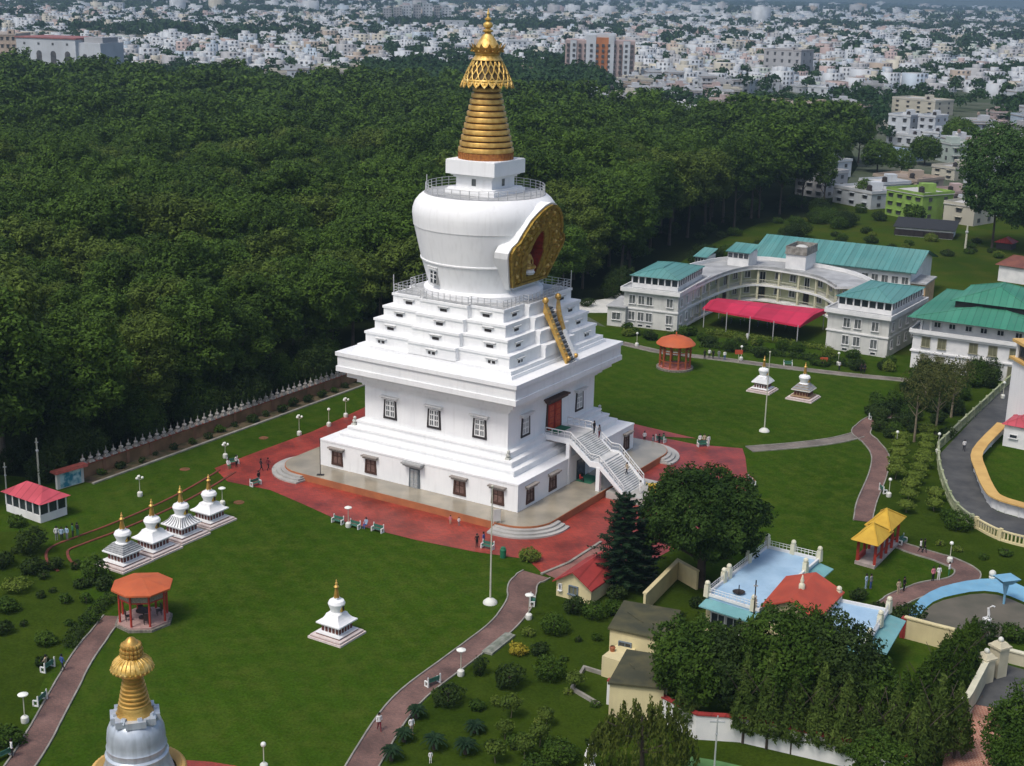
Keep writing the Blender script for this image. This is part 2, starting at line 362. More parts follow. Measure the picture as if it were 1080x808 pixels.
def quadmesh(name, V, m, parent=None, smooth=False):
    n = len(V)//4; me = bpy.data.meshes.new(name); me.vertices.add(len(V)); me.vertices.foreach_set('co', np.ascontiguousarray(V, dtype=np.float32).ravel())
    me.loops.add(4*n); me.loops.foreach_set('vertex_index', np.arange(4*n, dtype=np.int32)); me.polygons.add(n)
    me.polygons.foreach_set('loop_start', np.arange(0, 4*n, 4, dtype=np.int32)); me.materials.append(m); me.update(calc_edges=True)
    o = bpy.data.objects.new(name, me); COL.objects.link(o)
    if parent: o.parent = parent
    return o
def trunk_mb(h, r, rng, limbs=4, reach=2.5, lean=.3, z0=0, limbz=(.45, .75)):
    mb = MB(); lx, ly = rng.uniform(-lean, lean, 2)
    path = [(lx*t*t*1.2, ly*t*t*1.2, z0+h*t) for t in (0, .04, .25, .5, .75, 1)]
    mb.tube(path, r*1.25, 7, r2=r*.35)
    for i in range(limbs):
        t = rng.uniform(*limbz); a = 2*pi*i/limbs+rng.uniform(-.4, .4); z = z0+h*t; rc = reach*rng.uniform(.7, 1.1)
        bx, by = lx*t*t*1.2, ly*t*t*1.2
        mb.tube([(bx, by, z), (bx+cos(a)*rc*.5, by+sin(a)*rc*.5, z+h*.1), (bx+cos(a)*rc, by+sin(a)*rc, z+h*.22)], r*.4, 5, r2=r*.12)
    return mb
def make_tree(name, h, rad, c0, nbl, size, dens, lm, seed, label, cat='tree', group=None, bark=None, tr=.25, loc=(0, 0, 0), flat=1., up=.3, limbs=5):
    rng = np.random.default_rng(seed); t = thing(name, loc, 0, label, cat, group)
    bl = []; zc = (c0+1)/2*h; rz = (1-c0)/2*h
    bl.append((0, 0, zc, rad*.62, rad*.62, rz*.8))
    for i in range(nbl):
        a = i*2.39996+rng.uniform(-.3, .3); u = (i+.5)/nbl*1.75-.85; k = sqrt(max(0, 1-u*u*.8)); rr = rad*.62*k*rng.uniform(.85, 1.12)
        br = rad*rng.uniform(.34, .5)
        bl.append((cos(a)*rr, sin(a)*rr, zc+u*rz*.78*flat, br, br, br*rng.uniform(.75, .95)))
    quadmesh('crown', blobcrown(bl, dens, size, rng, up), lm, t)
    trunk_mb(h*(c0+.3*(1-c0)), tr, rng, limbs, rad*.55, .3).build('trunk', bark or BARK, t, True)
    return t
HAZE, SKYS, SUNS, EXPO = 1.6e-4, .15, 1.5, 0.24
# ------------------------------------------------------------------ ground
def stf(x, y):                                # stupa frame -> world
    return Vector((x*_c-y*_s, x*_s+y*_c))
sheet('ground', [(-9000, -400), (9000, -400), (9000, 12000), (-9000, 12000)], GZ-.03, CITYG)
sheet('lawn', [G(-700, 560), G(-250, 480), G(85, 508), G(384, 402), G(560, 330), G(640, 345), G(1010, 380), G(1700, 470), G(2200, 900), G(1500, 1900), G(-400, 1900)], GZ-.012, LAWN)
sheet('meadow', [G(560, 300), G(700, 222), G(860, 205), G(1180, 235), G(1400, 262), G(1500, 420), G(1010, 380), G(640, 345)], GZ-.016, FIELD)
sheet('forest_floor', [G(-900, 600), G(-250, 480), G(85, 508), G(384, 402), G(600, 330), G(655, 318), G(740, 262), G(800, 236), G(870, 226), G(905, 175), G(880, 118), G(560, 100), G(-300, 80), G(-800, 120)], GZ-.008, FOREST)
# garden on the left beyond the brick path, garden on the right of the middle path
sheet('garden', [G(-300, 470+100), G(30, 560), G(62, 585), G(70, 600), G(92, 640), G(70, 680), G(45, 720), G(10, 800), G(-60, 900), G(-400, 900)], GZ-.002, GARD)
sheet('garden', [G(560, 606), G(640, 600), G(700, 560), G(830, 690), G(900, 800), G(700, 1000), G(385, 900), G(405, 800), G(430, 760), G(500, 690), G(545, 640)], GZ-.002, GARD)
sheet('garden', [G(915, 445), G(950, 400), G(1060, 395), G(993, 470), G(1005, 520), G(1050, 560), G(1080, 570), G(1080, 640), G(970, 640), G(1015, 600), G(945, 575), G(910, 560), G(930, 500), G(925, 470)], GZ-.002, GARD)
# red plaza round the stupa
def st(px, py, z=GZ): return G(px, py, z)
plz = [G(226, 494), G(262, 480), G(330, 455), G(384, 430)]+[stf(-19, 22), stf(-8, 26), stf(8, 27), stf(19, 26)]+[G(690, 460), G(735, 469), G(783, 473), G(786, 482), G(788, 498), G(797, 507), G(792, 512), G(745, 560), G(690, 590), G(655, 592), G(632, 572), G(600, 592), G(571, 604), G(556, 590), G(500, 582), G(440, 570), G(400, 560), G(355, 548), G(320, 532), G(285, 517), G(240, 508)]
pm = MB(); pm.q([(p[0], p[1], GZ+.02) for p in plz][::-1]); po = pm.build('plaza', PLAZA)
if po.data.polygons[0].normal.z < 0: po.data.flip_normals()
po['kind'] = 'structure'
sheet('pavement', [G(572, 604), G(600, 592), G(633, 571), G(645, 575), G(640, 590), G(612, 606), G(590, 612)], GZ+.012, brickmat('worn_pink_pavers', (.26, .11, .085), (.20, .09, .07), (.14, .09, .08), 1.4, YAW))
kb = MB(); kb.ribbon([G(571, 606), G(600, 594), G(634, 572)], GZ-.02, GZ+.16, .3); kb.build('kerb', KERB)['kind'] = 'structure'
# paths
pathstrip('path', [(-34, 880), (27, 800), (64, 735), (88, 692), (120, 650)], [2.4, 2.4, 2.3, 2.2, 2.0], GZ+.03, PATH)
pathstrip('path', [(345, 880), (387, 800), (428, 740), (482, 697), (528, 662), (548, 636), (552, 616), (566, 606)], [2.6, 2.6, 2.6, 2.6, 2.7, 2.8, 3, 3.4], GZ+.03, PATH)
pathstrip('path', [(790, 474), (840, 470), (880, 465), (905, 459)], 2.2, GZ+.024, PATHG)
pathstrip('path', [(960, 437), (925, 441), (908, 455), (918, 466), (928, 480), (926, 500), (914, 530), (910, 550)], [2.2, 2.3, 2.6, 2.4, 2.3, 2.3, 2.2], GZ+.032, PATH)
pathstrip('path', [(945, 574), (968, 582), (1000, 592), (1020, 603), (1012, 614), (980, 620), (952, 630), (935, 640)], [2, 2.2, 2.5, 2.7, 2.7, 2.5, 2.3], GZ+.03, PATH)
pathstrip('path', [(655, 362), (700, 372), (760, 379), (830, 388), (900, 396), (960, 402), (1000, 410)], 1.9, GZ+.028, PATHG)
# brick lined channel on the left of the plaza
tr = [(240, 497), (205, 518), (165, 538), (120, 557), (85, 570), (62, 580), (62, 592), (72, 600)]
cl = smoothline([G(*p) for p in tr])
sheetm = MB()
A = offs(cl, 1.1); B = offs(cl, -1.1)
for i in range(len(cl)-1): sheetm.q([(B[i].x, B[i].y, GZ+.01), (B[i+1].x, B[i+1].y, GZ+.01), (A[i+1].x, A[i+1].y, GZ+.01), (A[i].x, A[i].y, GZ+.01)])
so = sheetm.build('path', GARD); so['kind'] = 'structure'
if so.data.polygons[0].normal.z < 0: so.data.flip_normals()
km = MB(); km.ribbon(A, GZ-.05, GZ+.10, .28); km.ribbon(B, GZ-.05, GZ+.10, .28); km.build('kerb', mat('red_brick_kerb', (.20, .05, .03), .85, (.12, .04, .03), 2))['kind'] = 'structure'
# ------------------------------------------------------------------ the great stupa (own frame: +x the door side, -y the sunlit side)
# platform under it, with rounded corner steps
H = 18.9
def fan(r, k=8, sx=1, sy=-1, cx=14.9, cy=14.2):
    return [(sx*(cx+r*cos(a)), sy*(cy+r*sin(a))) for a in [pi/2*i/k for i in range(k+1)]]
def platpoly(e=0, f=0):
    out = []
    for sx, sy in ((1, -1), (-1, -1), (-1, 1), (1, 1)):
        f0 = fan(4.9+e+f, 8, sx, sy)
        if sx*sy < 0: f0 = f0[::-1]
        out += f0 if (sx, sy) in ((1, -1), (-1, 1)) else f0
    return out
def hull(pts):
    pts = sorted(set((round(a, 4), round(b, 4)) for a, b in pts))
    def half(ps):
        h = []
        for p in ps:
            while len(h) > 1 and (h[-1][0]-h[-2][0])*(p[1]-h[-2][1])-(h[-1][1]-h[-2][1])*(p[0]-h[-2][0]) <= 0: h.pop()
            h.append(p)
        return h
    a, b = half(pts), half(pts[::-1]); return a[:-1]+b[:-1]
base = thing('stone_platform', (0, 0, 0), ROT, 'polished tan stone platform with terracotta edge and curved corner steps under the great white stupa', 'platform')
top = hull([p for sx in (1, -1) for sy in (1, -1) for p in fan(4.2, 8, sx, sy, 15.3, 14.6)])
m = MB(); m.prism(top, GZ-.1, -.02, 0, 0, False); m.build('riser', TERRA, base)
m = MB(); t2 = hull([p for sx in (1, -1) for sy in (1, -1) for p in fan(4.12, 8, sx, sy, 15.3, 14.6)]); m.prism(t2, -.06, 0, 0); m.build('floor_slab', FLOORT, base)
for sx, sy in ((1, -1), (-1, -1), (1, 1), (-1, 1)):
    for k in range(3):
        m = MB(); f = fan(4.2+.55*(3-k), 10, sx, sy, 15.3, 14.6); f = [(sx*13, f[0][1])]+f[::-1] if False else f+[(sx*12.2, sy*12.2)]
        a = [(sx*(15.3+(4.2+.55*(3-k))*cos(t)), sy*(14.6+(4.2+.55*(3-k))*sin(t))) for t in [radians(-12)+radians(114)*i/14 for i in range(15)]]+[(sx*13, sy*13)]
        m.prism(a, GZ-.05, GZ+.225*(k+1)-.004*k, 0, 0, False); m.build('step', FLOORT2, base)
S = thing('great_stupa', (0, 0, 0), ROT, 'huge white stupa with golden spire in the middle of the red plaza', 'stupa')
def sq(a): return [(-a, -a), (a, -a), (a, a), (-a, a)]
m = MB(); A0 = 14.74; A1 = 10.69
m.prism(sq(A0), 0.0, 3.43); m.prism(sq(A0+.06), 3.25, 3.46)
for a, z0, z1 in ((13.1, 3.44, 4.2), (12.3, 4.2, 4.95), (11.5, 4.95, 5.73)):
    m.prism(sq(a-.08), z0, z1); m.prism(sq(a), z1-.22, z1+.02)
m.prism(sq(A1), 5.7, 10.5); m.build('lower_storey', WHITE, S)
m = MB()
for a, z0, z1 in ((10.95, 10.42, 10.75), (11.4, 10.75, 11.25), (11.75, 11.25, 11.45), (12.3, 11.45, 12.1), (12.7, 12.1, 12.3), (13.27, 12.3, 12.95), (13.12, 12.95, 14.3), (13.32, 14.3, 14.79)):
    m.prism(sq(a), z0+.001, z1+.001)
m.prism(sq(11.6), 14.7, 15.25); m.prism(sq(11.35), 15.2, 15.75)
m.build('cornice', WHITE, S)
def redent(a, w=3.5, d=.75):
    q = [(-a, -a), (-w, -a), (-w, -a-d), (w, -a-d), (w, -a), (a, -a)]; out = []
    for k in range(4):
        for x, y in q[:-1]:
            for _ in range(k): x, y = -y, x
            out.append((x, y))
    return out
tiers = ((10.7, 15.7, 17.35), (9.88, 17.35, 19.0), (9.08, 19.0, 20.55), (8.24, 20.55, 22.12))
for a, z0, z1 in tiers:
    m = MB(); m.prism(redent(a-.1), z0-.05, z1-.3); m.prism(redent(a+.02), z1-.3, z1); m.build('terrace', WHITE, S)
m = MB(); m.prism(redent(7.95), 22.1, 22.14); m.build('roof_deck', ROOFGREY, S)
m = MB(); m.lathe([(7.55, 22.1), (7.55, 22.75), (7.3, 22.95), (7.0, 23.1), (6.98, 23.3), (7.88, 26.3), (8.0, 26.33), (8.02, 26.5), (7.93, 26.55), (8.82, 30.5), (8.9, 30.56), (8.97, 31.3), (9.05, 32.0), (9.0, 32.6), (8.75, 33.35), (8.25, 34.0), (7.75, 34.4), (7.6, 34.5), (0.01, 34.5)], 96)
dome_mb = m
m = MB(); m.lathe([(7.58, 34.5), (7.58, 34.52), (.01, 34.53)], 64); m.build('dome_deck', ROOFGREY, S)
# niche: a horseshoe panel leaning outward with the dome
hs = [(-3.9, 23.6), (-5.9, 24.4), (-6.1, 28.7), (-5.0, 29.7), (-4.6, 30.3), (-3.0, 32.6), (-1.2, 34.2), (0, 34.7), (1.2, 34.2), (3.0, 32.6), (4.6, 30.3), (5.0, 29.7), (6.1, 28.7), (5.9, 26.5), (3.9, 23.6)]
hs = [(-4.0, 23.9), (-6.15, 27.9), (-6.3, 28.6), (-5.9, 29.3), (-5.0, 29.8), (-4.5, 30.8), (-3.5, 32.3), (-2.2, 33.2), (-1.1, 33.75), (0, 33.95), (1.1, 33.75), (2.2, 33.2), (3.5, 32.2), (4.5, 30.8), (5.0, 29.8), (5.9, 29.3), (6.3, 28.6), (6.15, 27.9), (4.0, 23.9)]
def nx(z): return 6.45+(z-24)*.26+max(0, z-29)*.08
def extr(mb, poly, d0, d1, mi=0, grow=0):
    cy = sum(p[0] for p in poly)/len(poly); cz = 28.8
    pp = [(y*(1+grow), cz+(z-cz)*(1+grow*.8)) for y, z in poly]; n = len(pp); b = len(mb.v)
    mb.v += [(nx(z)+d0 if d0 > -20 else 1.5, y, z) for y, z in pp]+[(nx(z)+d1, y, z) for y, z in pp]
    for i in range(n):
        j = (i+1) % n; mb.f.append((b+i, b+j, b+n+j, b+n+i)); mb.m.append(mi)
    mb.f.append(tuple(range(b+n, b+2*n))); mb.m.append(mi); return mb
def ringx(mb, outer, inner, d0, d1, mi=0):
    n = len(outer); b = len(mb.v)
    for d in (d0, d1):
        mb.v += [(nx(z)+d, y, z) for y, z in outer]; mb.v += [(nx(z)+d, y, z) for y, z in inner]
    for i in range(n):
        j = (i+1) % n
        for f in ((2*n+i, 2*n+j, 3*n+j, 3*n+i), (i, 2*n+i, 2*n+j, j), (n+i, n+j, 3*n+j, 3*n+i)):
            mb.f.append(tuple(b+t for t in f)); mb.m.append(mi)
    return mb
inner = []
for y, z in hs: inner.append((y*.30, 24.9+(z-23.9)*.57 if z > 24 else 24.9))
for iv, (x, y, z) in enumerate(dome_mb.v):
    if z > 23.2 and x > 0 and abs(y) < 6.6 and z < 34.4:
        lim = nx(z)-(1.9 if abs(y) < 3.2 and 24.4 < z < 31.5 else .35)
        if x > lim: dome_mb.v[iv] = (lim, y, z)
dome_mb.build('dome', WHITE, S, True)
N_ = MB(); outer_w = [(y*1.05, 28.8+(z-28.8)*1.045) for y, z in hs]
big_in = [(y*.42, 24.5+(z-23.9)*.64) for y, z in hs]
n = len(hs); b = 0
# white surround: side faces running back into the dome, and a front ring
N_.v += [(nx(z)-1.9, y, z) for y, z in outer_w]+[(nx(z), y, z) for y, z in outer_w]+[(nx(z), y, z) for y, z in inner]
for i in range(n):
    j = (i+1) % n; N_.f.append((i, j, n+j, n+i)); N_.m.append(0); N_.f.append((n+i, n+j, 2*n+j, 2*n+i)); N_.m.append(0)
nich = N_.build('niche_surround', WHITE, S)
g = MB(); ringx(g, hs, inner, .0, .22); gp = g.build('niche_panel', GOLDD, nich)
rng = np.random.default_rng(3)
g = MB(); ringx(g, hs, [(y*.93, 28.8+(z-28.8)*.93) for y, z in hs], .05, .42); ringx(g, [(y*.55, 24.4+(z-23.9)*.72) for y, z in hs], [(y*.47, 24.6+(z-23.9)*.68) for y, z in hs], .05, .38)
def inpoly(y, z, pl):
    c = False
    for i in range(len(pl)):
        (a, b_), (e, f) = pl[i], pl[i-1]
        if (b_ > z) != (f > z) and y < (e-a)*(z-b_)/(f-b_)+a: c = not c
    return c
k = 0
mid = [(y*.58, 24.3+(z-23.9)*.74) for y, z in hs]
while k < 150:                                  # swirling relief bosses between the two rims
    y, z = rng.uniform(-6, 6), rng.uniform(24, 34.3)
    if inpoly(y, z, [(a*.9, 28.8+(c-28.8)*.9) for a, c in hs]) and not inpoly(y, z, mid):
        r = rng.uniform(.12, .36); g.ball((nx(z)+.2, y, z), r, 7, 4, 0 if rng.random() < .8 else 1); k += 1
g.build('niche_relief', [GOLDD, GOLDL], nich)
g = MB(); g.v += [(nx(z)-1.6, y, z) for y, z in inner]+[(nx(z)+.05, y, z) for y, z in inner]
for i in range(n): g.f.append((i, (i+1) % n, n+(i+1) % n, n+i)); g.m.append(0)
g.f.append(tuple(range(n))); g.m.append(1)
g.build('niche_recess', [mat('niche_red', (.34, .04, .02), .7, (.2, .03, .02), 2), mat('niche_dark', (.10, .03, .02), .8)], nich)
g = MB(); x0 = 6.15
g.lathe([(.85, 25.0), (1.0, 25.25), (.85, 25.5), (.95, 25.7)], 16, x0+.2, 0, 0); g.lathe([(.95, 25.7), (1.0, 25.95), (.62, 26.2), (.5, 26.6), (.62, 27.2), (.55, 27.45), (.2, 27.6), (.17, 27.7)], 16, x0+.2, 0, 1, sx=.75)
g.ball((x0+.25, 0, 28.0), .3, 12, 8, 1, 1.2); g.ball((x0+.2, 0, 28.4), .13, 8, 5, 2)
g.tube([(x0+.25, -.55, 27.3), (x0+.5, -.75, 26.7), (x0+.85, -.2, 26.25)], .14, 7, 1, .1); g.tube([(x0+.25, .55, 27.3), (x0+.5, .75, 26.7), (x0+.85, .2, 26.25)], .14, 7, 1, .1)
g.tube([(x0+.5, -1.0, 25.9), (x0+1.0, -.3, 25.9), (x0+1.0, .5, 25.9)], .2, 7, 1); g.tube([(x0+.5, 1.0, 25.9), (x0+1.05, .3, 25.95), (x0+1.05, -.5, 25.95)], .2, 7, 1)
g.build('seated_figure', [WHITE2, GOLDL, HAIR], nich, True)
# harmika and spire
m = MB(); m.prism(sq(3.6), 34.53, 35.1); m.prism(sq(3.35), 35.1, 35.3); m.prism(sq(2.6), 35.3, 36.5); m.prism(sq(2.85), 36.5, 36.75); m.prism(sq(3.1), 36.75, 36.95); m.prism(sq(3.55), 36.95, 38.65); m.prism(sq(3.45), 38.65, 38.72)
hk = m.build('harmika', WHITE, S)
for s_ in range(4):
    for w, zz in ((0, 35.95),):
        m = MB(); m.box(0, -2.6, 35.55, .62, .06, 36.4); o = m.build('harmika_window', GREYG, hk); o.rotation_euler.z = s_*pi/2
m = MB(); m.lathe([(3.38, 38.7), (3.36, 39.55)], 64); 
for i in range(56):
    a = 2*pi*i/56; m.box(3.4*cos(a), 3.4*sin(a), 38.72, .05, .16, 39.5, a)
m.build('spire_base_band', ORANGEB, S)
nr = 11; z = 39.55; dz = (47.5-39.55)/nr
for k in range(nr):
    r = 3.42-(3.42-1.72)*k/(nr-1); zz = z+k*dz
    m = MB(); m.lathe([(r-.3, zz-.01), (r-.02, zz+.02), (r+.03, zz+.08), (r+.0, zz+dz*.70), (r-.04, zz+dz*.78), (r-.35, zz+dz*.80)], 56); m.build('spire_ring', GOLD, S, True)
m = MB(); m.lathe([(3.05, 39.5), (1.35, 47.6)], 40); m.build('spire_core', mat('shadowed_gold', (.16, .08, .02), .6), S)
# canopy skirt: open lattice of gold over a dark lining
m = MB(); m.lathe([(2.86, 47.75), (2.2, 49.4), (1.3, 51.0)], 48); sk = m.build('canopy_lining', mat('dark_gilding', (.10, .065, .02), .6), S)
m = MB(); nS = 20
def skr(t): return 3.12*(1-t)+1.45*t+.12*sin(pi*t)
def skp(t, a): r = skr(t); z = 47.65+3.35*t; return (r*cos(a), r*sin(a), z)
for i in range(nS):
    a0 = 2*pi*i/nS; da = 2*pi/nS
    for sg in (1, -1):
        for rows in range(3):
            t0, t1 = .12+rows*.24, .12+(rows+1)*.24
            off = da*.5*(rows % 2)
            pth = [skp(t0+(t1-t0)*u, a0+off+sg*da*.5*(sin(u*pi/2))) for u in (0, .5, 1)]
            m.tube(pth, .085, 5)
    m.tube([skp(.12, a0), skp(0, a0+da*.25), skp(-.09, a0+da*.5), skp(0, a0+da*.75), skp(.12, a0+da)], .11, 5)
    m.q([skp(.12, a0), skp(0, a0+da*.25), skp(-.09, a0+da*.5), skp(.0, a0+da*.75), skp(.12, a0+da)])
    p = skp(.05, a0+da*.5); m.ball(p, .13, 6, 4)
m.lathe([(skr(.84)+.02, 47.65+3.35*.84), (skr(.84)+.12, 50.55), (1.58, 50.95), (1.45, 51.1), (1.6, 51.25), (1.42, 51.4)], 40)
m.lathe([(skr(.12)+.03, 48.05), (skr(.15)+.08, 48.15), (skr(.2)+.03, 48.3)], 40)
m.build('canopy', GOLDL, S)
m = MB(); m.lathe([(1.3, 51.2), (1.7, 51.5), (2.0, 52.0), (1.75, 52.05), (1.3, 51.8)], 32)
for i in range(14):
    a = 2*pi*i/14; d = 2*pi/14*.5
    def q_(r, z, t): return (r*cos(a+t), r*sin(a+t), z)
    m.q([q_(1.75, 51.7, -d*.9), q_(1.8, 51.6, 0), q_(1.75, 51.7, d*.9), q_(2.12, 52.1, d*.5), q_(2.35, 52.5, 0), q_(2.12, 52.1, -d*.5)])
    m.q([q_(1.75, 52.0, -d*.9), q_(2.1, 52.08, -d*.5), q_(2.3, 52.5, 0), q_(2.1, 52.08, d*.5), q_(1.75, 52.0, d*.9)][::-1])
    m.ball(q_(1.95, 51.6, d), .13, 6, 4)
m.build('lotus_crown', GOLD, S)
m = MB(); m.lathe([(1.5, 52.0), (1.42, 52.2), (1.1, 52.75), (.62, 53.45), (.35, 53.75), (.62, 53.85), (.66, 54.0), (.40, 54.1), (.3, 54.25), (.55, 54.4), (.6, 54.65), (.52, 54.85), (.28, 55.0), (.2, 55.15), (.42, 55.25), (.42, 55.4), (.2, 55.5), (.12, 55.75), (.2, 55.95), (.12, 56.15), (.03, 56.6)], 28); m.build('finial', GOLDL, S, True)
# railings
def railing(name, pts, h, parent, close=True, step=.9, posts=.05, tall=()):
    m = MB(); n = len(pts); e = n if close else n-1
    for i in range(e):
        a = Vector(pts[i]); b2 = Vector(pts[(i+1) % n]); L_ = (b2-a).length; k = max(1, round(L_/step))
        for zz in (.33, .66, 1): m.tube([a+Vector((0, 0, h*zz)), b2+Vector((0, 0, h*zz))], .03, 4)
        for j in range(k):
            p = a.lerp(b2, j/k); m.box(p.x, p.y, p.z, .07, .07, p.z+h)
    for p in tall: m.tube([p, (p[0], p[1], p[2]+2.3)], .06, 5)
    return m.build(name, STEEL, parent)
railing('terrace_railing', [(x, y, 22.14) for x, y in redent(8.05)], 1.05, S, tall=[(-8.1, -8.1, 22.1), (8.1, 8.1, 22.1)])
railing('dome_railing', [(7.4*cos(2*pi*i/40), 7.4*sin(2*pi*i/40), 34.52) for i in range(40)], 1.1, S, step=1.2, tall=[(-5.2, -5.2, 34.5)])
# tibetan windows. local frame: x along the wall, -y outward
def twin(parent, face, u, z0, w, h, kind, a):
    """face 0: y=-a wall (left in photo); 1: x=+a wall; 2: y=+a; 3: x=-a"""
    def fin(o): o.parent = parent
    ang = (0, pi/2, pi, -pi/2)[face]
    holder = MB(); bt = .16
    frame_m = DARK if kind in ('upper', 'tier') else BROWNF
    hw = w/2; tw = hw*.86
    # frame: trapezoid ring
    o4 = [(-hw, 0), (hw, 0), (tw, h), (-tw, h)]; i4 = [(-hw+.27, .3), (hw-.27, .3), (tw-.24, h-.15), (-tw+.24, h-.15)]
    b = 0
    for y in (.05, -.12): holder.v += [(x, y, z0+zz) for x, zz in o4]
    holder.v += [(x, -.12, z0+zz) for x, zz in i4]+[(x, .0, z0+zz) for x, zz in i4]
    for i in range(4):
        j = (i+1) % 4
        holder.f += [(i, j, 4+j, 4+i), (4+i, 4+j, 8+j, 8+i), (8+i, 8+j, 12+j, 12+i)]; holder.m += [0]*3
    f = holder.build('window', frame_m, parent); f.rotation_euler.z = ang
    u_, a_ = u, a
    pos = {0: (u_, -a_), 1: (a_, u_), 2: (-u_, a_), 3: (-a_, -u_)}[face]; f.location = (pos[0], pos[1], 0)
    g = MB(); g.q([(x, -.03, z0+zz) for x, zz in i4]); g.build('pane', GREYG if kind == 'upper' else CURT, f)
    g = MB()
    iw = (hw+tw)/2-.25
    if kind == 'upper':
        for xx in (-iw+.05, -iw*.34, iw*.34, iw-.05) if False else (-iw+.06, 0, iw-.06): g.box(xx, -.07, z0+.3, .13 if xx else .2, .08, z0+h-.16)
        for zz in (z0+.34, z0+h*.42, z0+h*.68, z0+h-.22): g.box(0, -.072, zz-.07, iw*1.9, .07, zz+.07)
        for sx_ in (-1, 1): g.box(sx_*iw*.5, -.068, z0+.3, .07, .06, z0+h-.16)
        g.build('mullion', WHITE2, f)
    else:
        g.box(0, -.06, z0+.3, .07, .06, z0+h-.15); g.box(0, -.062, z0+h*.62, iw*1.8, .05, z0+h*.66); g.build('mullion', frame_m, f)
    g = MB()
    g.box(0, -.22, z0+h+.02, w*1.12, .44, z0+h+.14); g.box(0, -.3, z0+h+.26, w*1.28, .6, z0+h+.42)
    for i in range(7): g.box((i-3)*w*.17, -.2, z0+h+.12, .13, .36, z0+h+.28, mi=1)
    g.build('canopy', [WHITE2, mat('grey_trim', (.33, .33, .32), .7)] if kind == 'upper' else [mat('canopy_brown', (.30, .27, .24), .7), BROWNF], f)
    return f
for face in range(4):
    for u in (-6.7, 0, 6.7):
        if face == 1 and u == 0: continue
        twin(S, face, u, 6.5, 2.1, 2.6, 'upper', A1)
    for u in (-12.0, -6.7, 6.6, 12.0):
        if face == 1 and u > 0: continue
        twin(S, face, u, .42, 1.85, 1.95, 'lower', A0)
    for a, z0, z1 in tiers:
        for u, dd in ((-a+2.55, 0), (0, .75), (a-2.55, 0)):
            if face == 1 and u == 0: continue
            m = MB(); zc = z0+.42
            m.box(-.0, -.02, zc, .95, .1, zc+.34, mi=0); m.box(0, -.07, zc, .16, .08, zc+.34, mi=1) if z0 < 16 else None
            m.box(0, -.12, zc+.42, 1.45, .26, zc+.5, mi=1); m.box(0, -.16, zc+.58, 1.7, .34, zc+.66, mi=1)
            for i in range(7): m.box((i-3)*.22, -.1, zc+.49, .1, .2, zc+.59, mi=2)
            o = m.build('vent_window', [DARK, WHITE2, mat('grey_trim', (.33, .33, .32), .7)], S); o.rotation_euler.z = (0, pi/2, pi, -pi/2)[face]
            aa = a-.1+dd; uu = u; o.location = {0: (uu, -aa, 0), 1: (aa, uu, 0), 2: (-uu, aa, 0), 3: (-aa, -uu, 0)}[face]
# dome window
d = MB(); an = radians(-90-22); 
dw = MB(); dw.box(0, 0, 23.75, 1.5, .25, 25.45, tx=1.0); dwo = dw.build('dome_window', mat('grey_trim', (.33, .33, .32), .7), S)
dwo.location = (7.42*cos(an), 7.42*sin(an), 0); dwo.rotation_euler.z = an+pi/2
g = MB()
g.box(0, -.125, 23.88, 1.16, .05, 25.42)
g.build('pane', GLASS, dwo)
g = MB(); g.box(0, -.16, 23.88, .24, .04, 25.42)
for zz in (24.34, 24.87): g.box(0, -.158, zz, 1.16, .04, zz+.1)
g.build('mullion', WHITE2, dwo)
g = MB(); g.box(0, -.15, 25.55, 1.9, .5, 25.7); g.box(0, -.15, 25.8, 2.1, .55, 25.9); g.build('canopy', WHITE2, dwo)
# ground door on the sunlit side
def door(name, face, u, z0, w, h, a, dm, fm, cm, cw=None, panels=4):
    m = MB(); m.box(0, -.04, z0, w+.5, .2, z0+h+.3, tx=.9); o = m.build(name, fm, S)
    ang = (0, pi/2, pi, -pi/2)[face]; o.rotation_euler.z = ang; o.location = {0: (u, -a, 0), 1: (a, u, 0)}[face]
    g = MB(); g.box(-w*.24, -.16, z0+.02, w*.44, .06, z0+h); g.box(w*.24, -.16, z0+.02, w*.44, .06, z0+h); lf = g.build('door_leaf', dm, o)
    g = MB()
    for i in range(panels):
        for sx_ in (-.24, .24): g.box(sx_*w, -.2, z0+.15+i*(h-.2)/panels, w*.3, .05, z0+(i+1)*(h-.2)/panels)
    g.build('door_panel', cm if name == 'door' and face == 0 else mat('red_gold_panels', (.55, .08, .03), .45, (.32, .05, .02), 6), o)
    cw = cw or w*1.9
    g = MB(); g.box(0, -.25, z0+h+.3, cw*.8, .5, z0+h+.5); g.box(0, -.4, z0+h+.5, cw*.9, .8, z0+h+.75); g.box(0, -.5, z0+h+.75, cw, 1.0, z0+h+.95)
    g.build('canopy', cm, o); return o
door('door', 0, 0, 0, 1.15, 2.35, A0, mat('silvery_door', (.40, .42, .43), .4, (.25, .27, .28), 5), mat('slate_frame', (.13, .15, .16), .6), mat('grey_canopy', (.28, .29, .29), .7, (.4, .4, .38), 4), 2.9)
door('red_door', 1, .1, 5.75, 3.4, 3.4, A1, REDD, BROWNF, mat('carved_brown_canopy', (.13, .075, .06), .7, (.07, .045, .04), 4), 5.0)['label'] = 'red lacquered double door at the head of the stairs'
m = MB(); m.box(0, 0, 5.74, 1.5, 3.4, 5.8); o = m.build('door_mat', GREENM, S); o.location = (A1+.9, .1, 0)
